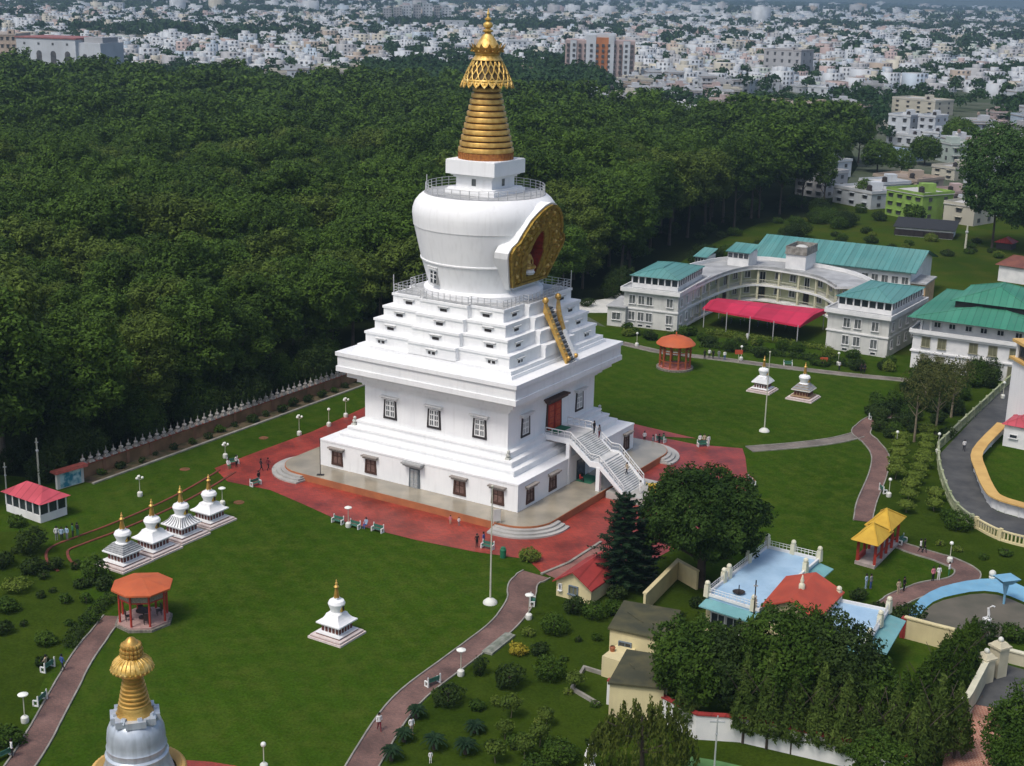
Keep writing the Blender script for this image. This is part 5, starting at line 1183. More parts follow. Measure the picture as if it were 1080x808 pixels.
for u in (.05, .12, .88, .95): p = q[0].lerp(q[1], u)+n_*.3; m = MB(); m.box(p.x, p.y, zr, .3, .3, zr+2.5); m.build('column', WHITE2, t)
m = MB(); e = grow(q, 1.5); hip(m, e, zr+2.5, 1.9, .34); m.build('lower_roof', GREENR, t)
e2 = [Vector(p) for p in (q[0]+d*W*.19+n_*6.0, q[0]+d*W*.80+n_*6.0, q[0]+d*W*.80+n_*21, q[0]+d*W*.19+n_*21)]
m = MB(); m.prism([tuple(p) for p in grow(e2, -1.0)], zr+2.6, zr+4.75); m.build('clerestory', DARK, t)
m = MB(); hip(m, e2, zr+4.7, 2.2, .36); m.build('upper_roof', GREENR, t)
# small orange house between the two
a, b2 = G2(958, 322), G2(974, 324); c4, d, n_ = rectb(a, b2, 8); t = root_at('peach_house', a, 'small peach house squeezed between the right wing and the green roofed building', 'house'); q = [Vector(p) for p in lpts(c4, a)]
m = MB(); m.prism([tuple(p) for p in q], -.1, 4.6); m.build('wall', mat('peach_wall', (.55, .36, .20), .85, (.42, .28, .16), 1), t); m = MB(); m.prism([tuple(p) for p in grow(q, .7)], 4.6, 4.9); m.build('roof', ROOFGREY, t)
for u in (.25, .72): win(t, q[0].lerp(q[1], u)+Vector((d.y, -d.x))*.02, d, 2.6, 1.0, 1.2, gm=GLASS)
# brown roofed house at the right edge beyond
a, b2 = G2(1052, 296), G2(1110, 305); c4, d, n_ = rectb(a, b2, 10); t = root_at('brown_roofed_house', a, 'white house with a rusty brown roof at the right edge behind the green roof', 'house'); q = [Vector(p) for p in lpts(c4, a)]
m = MB(); m.prism([tuple(p) for p in q], -.1, 3.6); m.build('wall', WHITE2, t); m = MB(); hip(m, grow(q, .9), 3.6, 1.6, .12); m.build('roof', mat('rust_brown_roof', (.20, .075, .05), .7, (.13, .05, .04), .5), t)
# crimson awning
zr = 3.6; ps = [G2(741, 325, GZ+zr), G2(844, 343.5, GZ+zr), G2(872, 328, GZ+zr), G2(757, 316, GZ+zr)]; o2 = ps[0]; q = [p-o2 for p in ps]
t = root_at('crimson_awning', o2, 'long crimson fabric awning on white posts before the curved building', 'awning')
m = MB(); mid1, mid2 = q[3].lerp(q[0], .5), q[1].lerp(q[2], .5); V = lambda v, z: (v.x, v.y, z)
for off in (0, -.06):
    f1 = [V(q[0], zr+off), V(q[1], zr+off), V(mid2, zr+.7+off), V(mid1, zr+.7+off)]; f2 = [V(mid1, zr+.7+off), V(mid2, zr+.7+off), V(q[2], zr+off+.3), V(q[3], zr+off+.3)]
    m.q(f1 if off == 0 else f1[::-1]); m.q(f2 if off == 0 else f2[::-1])
m.q([V(q[0], zr-.35), V(q[1], zr-.35), V(q[1], zr), V(q[0], zr)]); m.q([V(q[1], zr-.35), V(q[2], zr-.35), V(q[2], zr+.3), V(mid2, zr+.7), V(q[1], zr)]); m.build('canopy', PINKR, t)
for i in range(5):
    for a_, b_ in ((q[0], q[1]), (q[3], q[2])):
        p = a_.lerp(b_, .02+i*.24); m = MB(); m.tube([(p.x, p.y, 0), (p.x, p.y, zr)], .09, 6); m.build('post', STEEL, t)
# parked motorbikes in the shade of the awning: a dark row
for i in range(9):
    a_, b_ = G2(762, 339), G2(838, 349); p = a_.lerp(b_, i/8); m = MB()
    for s_ in (-.6, .6): m.lathe([(.30, -.05), (.32, 0), (.30, .05), (.2, .05), (.2, -.05), (.30, -.05)], 14, 0, 0)
    m = MB()
    for s_ in (-.62, .62):
        for k in range(14):
            a = 2*pi*k/14; a2 = 2*pi*(k+1)/14; m.tube([(s_+.29*cos(a), 0, .32+.29*sin(a)), (s_+.29*cos(a2), 0, .32+.29*sin(a2))], .05, 4)
    m.box(-.1, 0, .45, .8, .22, .78, tx=.8); m.box(-.35, 0, .78, .75, .26, .9); m.tube([(.62, 0, .32), (.42, 0, 1.0)], .04, 5); m.tube([(.42, -.33, 1.05), (.42, .33, 1.05)], .025, 5)
    o = m.build('motorbike', mat('dark_bike', (.03, .03, .035), .35)); o.location = (p.x, p.y, GZ); o.rotation_euler.z = 1.3+random.uniform(-.15, .15); tag(o, 'dark motorbike parked in the shade under the crimson awning', 'motorbike', 'motorbikes parked under the awning')
# ---- tower at the right edge with guard room
p0 = G2(1066, 455); t = root_at('white_tower', p0, 'tall white tower with yellow balconies and a gold spire cut by the right edge', 'tower'); 
cT = G2(1091, 462)-p0; hT = HT((p0.x, p0.y), 378)-GZ
m = MB(); m.box(cT.x, cT.y, -.1, 6.2, 6.2, hT, .1); m.build('shaft', WHITE, t)
m = MB(); m.box(cT.x, cT.y, hT, 7.0, 7.0, hT+.35, .1); m.box(cT.x, cT.y, hT+2.5, 6.8, 6.8, hT+2.9, .1); m.build('balcony', CREAMD, t)
m = MB(); m.box(cT.x, cT.y, hT+.35, 5.6, 5.6, hT+2.5, .1, tx=.97, ty=.97); m.build('lantern_room', GLASS, t)
for a in range(4):
    for s_ in (-1, 1):
        aa = a*pi/2+.1; x, y = 2.75, s_*2.75*.9; m = MB(); m.box(cT.x+x*cos(aa)-y*sin(aa), cT.y+x*sin(aa)+y*cos(aa), hT+.3, .5, .5, hT+2.55, aa); m.build('column', WHITE2, t)
m = MB(); m.lathe([(2.9, hT+2.9), (2.7, hT+3.3), (1.6, hT+3.8), (1.7, hT+4.3), (1.2, hT+4.8), (.6, hT+5.0)], 20, cT.x, cT.y); m.build('cupola', WHITE2, t, True)
m = MB(); m.lathe([(.6, hT+5.0), (.3, hT+6.2), (.4, hT+6.4), (.05, hT+7.2)], 14, cT.x, cT.y); m.build('finial', GOLD, t, True)
a, b2 = G2(1057, 470), G2(1082, 475); c4, d, n_ = rectb(a, b2, 4.5); t = root_at('guard_room', a, 'small white guard room with rose pink roof beside the tower', 'hut'); q = [Vector(p) for p in lpts(c4, a)]
hG = HT(a, 447)-GZ
m = MB(); m.prism([tuple(p) for p in q], -.1, hG); m.build('wall', WHITE2, t); m = MB(); hip(m, grow(q, .5), hG, .9, .3); m.build('roof', PINKR2, t); win(t, q[0].lerp(q[1], .42)+Vector((d.y, -d.x))*.02, d, 1.4, 1.0, .45, gm=GLASS, muntin=False)
# road, its walls and fences
road = [(1068, 400), (1030, 438), (992, 478), (995, 510), (1010, 537), (1032, 553), (1090, 572), (1140, 585), (1140, 540), (1074, 546), (1051, 539), (1041, 529), (1030, 505), (1029, 484), (1054, 455), (1066, 452), (1085, 425), (1095, 400)]
sheet('road', [G(*p) for p in road], GZ+.01, ASPH)
cw = [(1056, 458), (1030, 487), (1033, 508), (1043, 530), (1053, 538), (1075, 545), (1130, 560)]
cpl = smoothline([G2(*p) for p in cw], 4); hC = HT(G(1030, 487), 476)-GZ
t = thing('roadside_wall', (cpl[0].x, cpl[0].y, GZ), 0, 'curving white wall with wide yellow coping on the inner side of the road', 'wall'); q = [p-cpl[0] for p in cpl]
m = MB(); m.ribbon(q, -.1, hC, .35); m.build('wall', WHITE2, t); m = MB(); m.ribbon(q, hC, hC+.18, 1.5); m.build('coping', CREAMD, t)
m = MB()
for i in range(0, len(q)-1, 2): m.box(q[i].x, q[i].y, 0, .5, .5, hC-.01)
m.build('pier', WHITE2, t)
sheet('garden', [G(1058, 466), G(1036, 487), G(1040, 508), G(1054, 533), G(1080, 540), G(1180, 560), G(1180, 470), G(1082, 478)], GZ+.004, LAWN)
def balus(name, px, h, label, m_, step=.45, top=.1):
    line = smoothline([G2(*p) for p in px], 5); o2 = line[0]; q = [p-o2 for p in line]; t = thing(name, (o2.x, o2.y, GZ), 0, label, 'fence')
    m = MB(); m.ribbon(q, -.05, .25, .28); m.ribbon(q, h-.15, h, .26); m.build('rail', m_, t)
    L = sum((q[i+1]-q[i]).length for i in range(len(q)-1)); m = MB()
    for i in range(int(L/step)): p, d = along(q, i*step); m.box(p.x, p.y, .25, .16, .16, h-.14, atan2(d.y, d.x))
    m.build('baluster', m_, t)
    for i in range(int(L/4)+1): p, d = along(q, i*4); m = MB(); m.box(p.x, p.y, 0, .4, .4, h+.15, atan2(d.y, d.x)); m.build('post', m_, t)
balus('roadside_fence', [(1072, 397), (1040, 427), (1010, 455), (989, 475)], 1.3, 'pale green grey balustrade fence along the far stretch of road', mat('mossy_cream', (.36, .38, .25), .85, (.22, .26, .14), 1))
balus('roadside_fence', [(989, 476), (991, 500), (1005, 536), (1028, 556)], 1.2, 'weathered balustrade fence along the bend of the road', mat('mossy_cream', (.36, .38, .25)))
balus('roadside_fence', [(1029, 557), (1055, 570), (1095, 580), (1150, 590)], 1.3, 'cream yellow balustrade fence at the near end of the road bend', CREAM)
# pool
outer_px = [(955, 655), (962, 643), (970, 633.5), (980, 627), (992, 621.5), (1005, 618), (1019, 615), (1035, 613), (1053, 612.5), (1068, 616), (1085, 624), (1110, 640), (1120, 665)]
inner_px = [(966, 668), (970, 652), (977, 643), (984, 637.5), (995, 633), (1008, 630), (1023, 627), (1038, 626), (1052, 627.5), (1066, 632), (1080, 638), (1100, 655), (1105, 670)]
po_, pi_ = [G2(*p) for p in outer_px], [G2(*p, GZ-.3) for p in inner_px]
m = MB(); o2 = po_[0]
for i in range(len(po_)-1):
    a, b2, c, d = po_[i]-o2, po_[i+1]-o2, pi_[i+1]-o2, pi_[i]-o2
    m.q([(d.x, d.y, .02), (c.x, c.y, .02), (b2.x, b2.y, .28), (a.x, a.y, .28)]); m.q([(a.x, a.y, .28), (b2.x, b2.y, .28), (b2.x, b2.y, -.1), (a.x, a.y, -.1)])
o = m.build('drained_pool', BLUEP); o.location = (o2.x, o2.y, GZ); tag(o, 'drained garden pool with a broad sky blue curved rim at right', 'pool')
sheet('pool_bed', [G(*p) for p in inner_px]+[G(1105, 672), G(1060, 672), G(1000, 674)], GZ+.016, MUD)
p = G(1058.5, 637); h = HT(p, 609)-GZ; t = thing('pool_fountain', p, .3, 'blue square funnel shaped fountain standing in the drained pool', 'fountain')
m = MB(); m.lathe([(.12, 0), (.12, h*.35), (.35, h*.8)], 10); m.build('stem', BLUEP, t); m = MB(); m.box(0, 0, h*.78, .9, .9, h, tx=2.4, ty=2.0); m.build('bowl', BLUEP, t)
p = G(1040, 662); m = MB(); m.tube([(0, 0, 0), (0, 0, .9)], .3, 8, r2=.42); m.tube([(0, 0, .7), (.1, 0, 1.3), (0, 0, 1.9), (.3, 0, 2.15), (.55, 0, 2.05)], .14, 8, r2=.08); o = m.build('swan_statue', WHITE2, smooth=True); o.location = p; o.scale = (1.1,)*3; tag(o, 'white long necked bird statue at the pool edge', 'statue')
p = G(1046, 612); m = MB(); m.lathe([(.01, 0), (.3, 0), (.35, .4), (.25, .5)], 10); m.ball((0, 0, .8), .38, 10, 7); o = m.build('white_urn', POT, smooth=True); o.location = p; tag(o, 'white urn behind the blue fountain', 'urn')
# yellow shelter
a, b2 = G2(901, 594.5), G2(922, 600.5); c = G2(948, 574); d = (c-b2); o2 = a; t = root_at('garden_shelter', o2, 'open shelter with two yellow hipped roofs on red posts', 'shelter')
q = [a-o2, b2-o2, b2+d-o2, a+d-o2]; m = MB(); m.prism([tuple(p) for p in q], -.05, .35); m.build('floor_slab', mat('pinkish_slab', (.42, .36, .33), .8, (.3, .26, .24), 1), t)
hS = HT((q[0]+o2).to_3d(), 571)-GZ if False else HT(Vector((a.x, a.y, 0)), 568)-GZ
u = (q[1]-q[0]); v = (q[3]-q[0])
for (s0, s1, dz) in ((.0, .44, 0), (.5, .98, .25)):
    e = [q[0]+v*s0, q[1]+v*s0, q[1]+v*s1, q[0]+v*s1]; m = MB(); ee = grow(e, .75); c_ = sum(ee, Vector((0, 0)))/4; z0 = hS+dz
    for i in range(4): j = (i+1) % 4; m.q([(ee[i].x, ee[i].y, z0), (ee[j].x, ee[j].y, z0), (c_.x, c_.y, z0+1.5)]); m.tube([(ee[i].x, ee[i].y, z0+.04), (c_.x, c_.y, z0+1.54)], .09, 4)
    m.q([(p.x, p.y, z0-.02) for p in ee][::-1]); m.build('roof', YELR, t)
for s_ in (.04, .3, .5, .72, .96):
    for w_ in (.07, .93): p = q[0]+v*s_+u*w_; m = MB(); m.box(p.x, p.y, .3, .26, .26, hS+.3*(s_ > .45)-.0); m.build('post', REDP, t)
m = MB(); p = q[0]+v*.14+u*.5; m.ribbon([q[0]+v*.05+u*.1, q[0]+v*.3+u*.1], .35, .95, .3); m.ribbon([q[0]+v*.1+u*.9, q[0]+v*.9+u*.9], 1.0, 1.15, .12); m.build('bench_rail', REDP, t)
# ---- cream building with blue roof decks
zr = 4.0; A3, B3, C3, D3 = G2(745.6, 628, GZ+zr), G2(809, 577.5, GZ+zr), G2(864, 591, GZ+zr), G2(800, 645, GZ+zr)
o2 = A3; t = root_at('blue_roofed_villa', o2, 'cream single storey villa with pale blue roof decks and red gable', 'building'); q = [A3-o2, D3-o2, C3-o2, B3-o2]
E3, F3 = G2(884, 634, GZ+zr), G2(937, 645, GZ+zr); G3, H3 = G2(916, 679, GZ+zr), G2(862, 668, GZ+zr)
q2 = [H3-o2, G3-o2, F3-o2, E3-o2]
qm = [q[1], q2[0], q2[3], q[2]]
m = MB(); m.prism([tuple(p) for p in q], -.1, zr-.3); m.prism([tuple(p) for p in q2], -.1, zr-.31); m.build('wall', CREAM, t)
m = MB(); m.prism([tuple(p) for p in grow(q, -.01)], zr-.3, zr); m.prism([tuple(p) for p in grow(q2, -.01)], zr-.3, zr+.003); m.build('roof_deck', BLUER, t)
m = MB()
for qq in (q, q2): m.ribbon([tuple(p) for p in grow(qq, -.05)], zr, zr+.28, .22, close=True)
m.build('parapet', WHITE2, t)
m = MB()
def awn(a_, b_, out, z0=zr-.25):
    d_ = (b_-a_).normalized(); n__ = Vector((d_.y, -d_.x)); c1_, c2_ = a_+n__*out, b_+n__*out
    m.q([(c1_.x, c1_.y, z0-.3), (c2_.x, c2_.y, z0-.3), (b_.x, b_.y, z0), (a_.x, a_.y, z0)]); m.q([(a_.x, a_.y, z0-.35), (b_.x, b_.y, z0-.35), (c2_.x, c2_.y, z0-.42), (c1_.x, c1_.y, z0-.42)]); m.q([(c1_.x, c1_.y, z0-.42), (c2_.x, c2_.y, z0-.42), (c2_.x, c2_.y, z0-.3), (c1_.x, c1_.y, z0-.3)])
awn(q[0], q[1], 1.5); awn(q[1], q[2], 1.6); awn(q2[1], q2[2], 1.7); awn(q2[0], q2[1], 1.6); m.build('awning', TURQA, t)
m = MB()
for qq, ed in ((q, (3, 0, 2)), (q2, (1,))):
    for i in ed:
        a_, b_ = qq[i], qq[(i+1) % 4]; L = (b_-a_).length
        for zz_ in (.6, .85): m.tube([(a_.x, a_.y, zr+zz_), (b_.x, b_.y, zr+zz_)], .03, 4)
        for j in range(int(L/.4)): p = a_.lerp(b_, j*.4/L); m.box(p.x, p.y, zr+.25, .04, .04, zr+.85)
m.build('railing', WHITE2, t)
for p in [q[0], q[3], q[2], q[3].lerp(q[0], .33), q[3].lerp(q[0], .66), q[3].lerp(q[0], .74), q[3].lerp(q[2], .5), q[2].lerp(q[1], .25), q2[3], q2[2], q2[2].lerp(q2[1], .45), q2[1], q[0].lerp(q[1], .9)]:
    m = MB(); m.box(p.x, p.y, zr-.1, .5, .5, zr+1.1, .8, tx=.9, ty=.9); m.ball((p.x, p.y, zr+1.3), .27, 8, 6); m.build('parapet_post', mat('pale_cream_post', (.66, .64, .48), .8), t)
r4 = [G2(802, 638.5, GZ+zr+.9), G2(862, 654, GZ+zr+.9), G2(891, 624, GZ+zr+.9), G2(829, 607, GZ+zr+.9)]; rq = [p-o2 for p in r4]
m = MB(); m.prism([tuple(p) for p in grow(rq, -.7)], -.1, zr+.9); 
k1, k2 = rq[0].lerp(rq[1], .5), rq[3].lerp(rq[2], .5); hh = zr+2.1
ga, gb = grow(rq, -.7)[0], grow(rq, -.7)[1]
m.q([(ga.x, ga.y, zr+.88), (gb.x, gb.y, zr+.88), (ga.lerp(gb, .5).x, ga.lerp(gb, .5).y, hh-.08)]); m.build('upper_room', CREAM, t)
m = MB(); V = lambda v, z: (v.x, v.y, z)
for o_, fl in ((0, False), (-.14, True)):
    f1 = [V(k1, hh+o_), V(k2, hh+o_), V(rq[3], zr+.85+o_), V(rq[0], zr+.85+o_)]; f2 = [V(rq[1], zr+.85+o_), V(rq[2], zr+.85+o_), V(k2, hh+o_), V(k1, hh+o_)]
    m.q(f1[::-1] if fl else f1); m.q(f2[::-1] if fl else f2)
for a_, b_ in ((rq[0], k1), (rq[1], k1)): m.q([V(a_, zr+.71), V(b_, hh-.14), V(b_, hh), V(a_, zr+.85)] )
m.q([V(rq[1], zr+.71), V(rq[2], zr+.71), V(rq[2], zr+.85), V(rq[1], zr+.85)]); m.q([V(rq[3], zr+.71), V(rq[0], zr+.71), V(rq[0], zr+.85), V(rq[3], zr+.85)])
m.build('gable_roof', REDR, t)
cc = k1.lerp(k2, .45); m = MB(); m.lathe([(.3, hh-.1), (.3, hh+.3), (.15, hh+.5), (.2, hh+.7), (.03, hh+1.3)], 12, cc.x, cc.y); m.build('finial', mat('pale_cream_post', (.66, .64, .48)), t, True)
d_ = (q[1]-q[0]).normalized()
for u_ in (.25, .55): win(t, q[0].lerp(q[1], u_)+Vector((d_.y, -d_.x))*.02, d_, 1.2, 1.4, 1.3, gm=GLASS)
dd = (q[0].lerp(q[3], .16)).lerp(q[1].lerp(q[2], .16), .42); m = MB()
m.tube([(0, 0, 0), (0, 0, .9)], .05, 6); m.lathe([(.02, .0), (.35, .06), (.62, .22)], 16); o = m.build('dish_antenna', DARK); o.location = (dd.x+o2.x, dd.y+o2.y, GZ+zr); tag(o, 'dark round dish antenna on the pale blue roof deck', 'dish antenna')
# ---- house with dark mossy roofs, hut, garden walls
def flathouse(name, px4, zr, label, wallm, roofm, over=.0, windows=()):
    ps = [G2(x, y, GZ+zr) for x, y in px4]; o2 = ps[0]; q = [p-o2 for p in ps]; t = root_at(name, o2, label, 'house')
    m = MB(); m.prism([tuple(p) for p in grow(q, -.25)], -.1, zr-.18); m.build('wall', wallm, t); m = MB(); m.prism([tuple(p) for p in q], zr-.18, zr); 
    m.tube([(q[3].lerp(q[0], .45).x+1, q[3].lerp(q[0], .45).y, zr+.06), (q[2].lerp(q[1], .45).x-3, q[2].lerp(q[1], .45).y, zr+.06)], .05, 4); m.build('roof', roofm, t)
    d = (q[1]-q[0]).normalized(); n_ = Vector((d.y, -d.x))
    gq = grow(q, -.25)
    for u_, z, w, h in windows: win(t, gq[0].lerp(gq[1], u_)+n_*.02, d, z, w, h, mat('blue_grey_frame', (.14, .18, .22), .6), GLASS)
    return t
flathouse('cream_house', [(641, 662), (705, 676), (718, 643.5), (658, 633)], 3.6, 'cream house with a dark mossy flat roof, the farther of the two', CREAM, MOSSR, windows=((.28, .9, 1.1, 1.5),))
flathouse('cream_house', [(641, 720), (702, 726), (708, 692), (661, 684.5)], 3.3, 'lower cream house with a dark mossy flat roof next to the white wall', CREAM, MOSSR)
a, b2 = G2(634, 713), G2(653, 719); c4, d, n_ = rectb(a, b2, 3.0); t = root_at('porch_wall', a, 'low cream porch wall at the corner of the mossy roofed houses', 'wall'); q = [Vector(p) for p in lpts(c4, a)]; m = MB(); m.prism([tuple(p) for p in q], -.1, 2.0); m.build('wall', CREAM, t); m = MB(); m.lathe([(.2, 2), (.28, 2.4), (.2, 2.5)], 8, 1, 1); m.build('planter', TERRA, t)
zr = 2.7; ps = [G2(583, 607, GZ+zr), G2(624.5, 620, GZ+zr), G2(634, 588, GZ+zr), G2(596, 586, GZ+zr)]
a, b2 = G2(586.5, 628), G2(623, 638); c4, d, n_ = rectb(a, b2, 6.5); t = root_at('garden_hut', a, 'small cream hut with a brick red gable roof beside the plaza', 'hut'); q = [Vector(p) for p in lpts(c4, a)]
h1 = HT(Vector((a.x, a.y, 0)), 611)-GZ; mA, mB_ = q[0].lerp(q[1], .5), q[3].lerp(q[2], .5)
m = MB(); m.prism([tuple(p) for p in q], -.1, h1); V = lambda v, z: (v.x, v.y, z)
m.q([V(q[0], h1), V(q[1], h1), V(mA, h1+1.3)]); m.q([V(q[2], h1), V(q[3], h1), V(mB_, h1+1.3)]); m.build('wall', CREAM, t)
e = grow(q, .5); kA, kB = e[0].lerp(e[1], .5), e[3].lerp(e[2], .5); m = MB()
for o_, fl in ((0, False), (-.14, True)):
    f1 = [V(kA, h1+1.45+o_), V(kB, h1+1.45+o_), V(e[3], h1-.05+o_), V(e[0], h1-.05+o_)]; f2 = [V(e[1], h1-.05+o_), V(e[2], h1-.05+o_), V(kB, h1+1.45+o_), V(kA, h1+1.45+o_)]
    m.q(f1[::-1] if fl else f1); m.q(f2[::-1] if fl else f2)
for a_, b_ in ((e[0], kA), (e[1], kA)): m.q([V(a_, h1-.19), V(b_, h1+1.31), V(b_, h1+1.45), V(a_, h1-.05)])
m.build('roof', DREDR, t); win(t, mA+Vector((d.y, -d.x))*.02, d, h1-1.1, .9, .8, mat('blue_grey_frame', (.14, .18, .22)), mat('olive_glass', (.16, .16, .10), .3)); win(t, q[0].lerp(q[1], .12)+Vector((d.y, -d.x))*.02, d, h1-1.0, .2, .6, gm=GLASS, muntin=False)
def gwall(name, px, h, th, label, m_, cop=None, piers=None, pm=None, base=GZ):
    line = [G2(*p, base) for p in px]; o2 = line[0]; q = [p-o2 for p in line]; t = thing(name, (o2.x, o2.y, base), 0, label, 'wall')
    m = MB(); m.ribbon(q, -.1, h, th); m.build('wall', m_, t)
    if cop: m = MB(); m.ribbon(q, h, h+.14, th+.2); m.build('coping', cop, t)
    if piers:
        L = sum((q[i+1]-q[i]).length for i in range(len(q)-1))
        for i in range(int(L/piers)+1): p, d = along(q, i*piers); m = MB(); m.box(p.x, p.y, 0, .5, th+.3, h+.02, atan2(d.y, d.x)); m.build('pier', pm or m_, t)
    return t
gwall('courtyard_wall', [(679, 646), (714, 610), (735, 622)], 2.0, .25, 'cream courtyard wall meeting at a corner beneath the big round tree', CREAM, CREAM)
gwall('courtyard_wall', [(952, 672), (985, 681), (1005, 686)], 2.1, .3, 'cream wall with brick red piers below the drained pool', CREAM, CREAM, 5.0, DREDR)
gwall('street_wall', [(640, 742), (680, 751), (734, 779), (780, 782), (900, 810), (960, 826)], 2.25, .3, 'long white wall with red coping running behind the drooping trees at the bottom', WHITE2, DREDR)
gwall('drive_wall', [(996, 790), (1020, 755), (1040, 716)], 2.2, .35, 'cream wall along the edge of the brick drive', mat('pale_cream_wall', (.56, .52, .38), .85, (.44, .41, .29), .6), mat('pale_cream_post', (.66, .64, .48)))
gwall('drive_wall', [(1058, 697), (1100, 708)], 1.2, .35, 'low cream wall right of the gate posts', mat('pale_cream_wall', (.56, .52, .38)), mat('pale_cream_post', (.66, .64, .48)))
gwall('bed_edge', [(632, 745), (603, 728), (616, 706), (636, 712)], .35, .25, 'low stone edge round the sunken bed left of the mossy roofed house', KERB)
for px, py, ty, lab in ((1051, 712, 676, 'taller cream gate post with a ball finial at the drive entrance'), (1037, 718, 688, 'shorter cream gate post in front of the taller one at the drive entrance')):
    p = G(px, py); h = HT(p, ty)-GZ; t = thing('gate_post', p, .5, lab, 'gate post'); m = MB(); m.box(0, 0, 0, 1.2, 1.2, h-.6); m.box(0, 0, h-.6, 1.5, 1.5, h-.4); m.box(0, 0, h-.4, 1.3, 1.3, h-.05, tx=.6, ty=.6); m.build('pier', mat('pale_cream_wall', (.56, .52, .38)), t); m = MB(); m.ball((0, 0, h+.15), .26, 10, 7); m.build('ball_finial', POT, t, True)
sheet('road', [G(1040, 712), G(1058, 700), G(1110, 715), G(1120, 755), G(1045, 746), G(1020, 742)], GZ+.018, ASPH)
sheet('drive', [G(1020, 742), G(1050, 747), G(1060, 760), G(1050, 830), G(990, 830), G(997, 790)], GZ+.02, BRICKR)
sheet('court', [G(725, 797), G(760, 803), G(900, 835), G(900, 900), G(700, 880)], GZ+.008, mat('light_green_court', (.10, .22, .08), .9, (.08, .18, .06), .5))
# white service road behind the stupa
sheet('road', [G(600, 330), G(655, 330), G(700, 298), G(690, 293), G(640, 315), G(590, 322)], GZ+.012, CREAMW)
# ------------------------------------------------------------------ garden plants
def plant(name, blobs, size, dens, lm, seed, label, cat, loc, trunk=None, group=None, droop=0, up=.3, rz=0, bark=None):
    rng = np.random.default_rng(seed); t = thing(name, loc, rz, label, cat, group)
    quadmesh('foliage', blobcrown(blobs, dens, size, rng, up, droop), lm, t)
    m = MB(); tr = trunk or (.08, .5)
    m.tube([(0, 0, -.1), (rng.uniform(-.1, .1), rng.uniform(-.1, .1), tr[1]*.5), (0, 0, tr[1])], tr[0], 6, r2=tr[0]*.5)
    for k in range(4): a = k*1.6+seed; m.tube([(0, 0, tr[1]*.6), (cos(a)*tr[1]*.35, sin(a)*tr[1]*.35, tr[1]*1.1)], tr[0]*.5, 4, r2=tr[0]*.2)
    m.build('stem', bark or BARK, t); return t
def bush_blobs(r, h, rng, n=6):
    bl = [(0, 0, h*.5, r*.7, r*.7, h*.5)]
    for i in range(n): a = i*2*pi/n+rng.uniform(-.3, .3); k = rng.uniform(.35, .6); bl.append((cos(a)*r*k, sin(a)*r*k, h*rng.uniform(.35, .65), r*.45, r*.45, h*rng.uniform(.3, .42)))
    return bl
BUSH = []
for i, lm in enumerate((L_DARK, L_MID, L_MID, L_DARK, L_LIME)):
    rng = np.random.default_rng(40+i); BUSH.append((lm, bush_blobs(1, 1.3, rng, 5+i)))
def bush(px, py, rpx, label, kind=0, hk=1., group=None, cat='bush', name='bush'):
    """rpx: radius in photo pixels; (px,py) = foot"""
    p = G(px, py); u = ((CX-p.x)**2+(CY-p.y)**2+CZ**2)**.5/FPX; r = rpx*u
    lm, bl = BUSH[kind]; bl = [(a*r, b_*r, c*r*hk, d*r, e*r, f*r*hk) for a, b_, c, d, e, f in bl]
    return plant(name, bl, .2 if r > .8 else .16, 48/(1 if r < 1.5 else 1.4), lm, int(px*7+py), label, cat, p, (.08, r*.8), group)
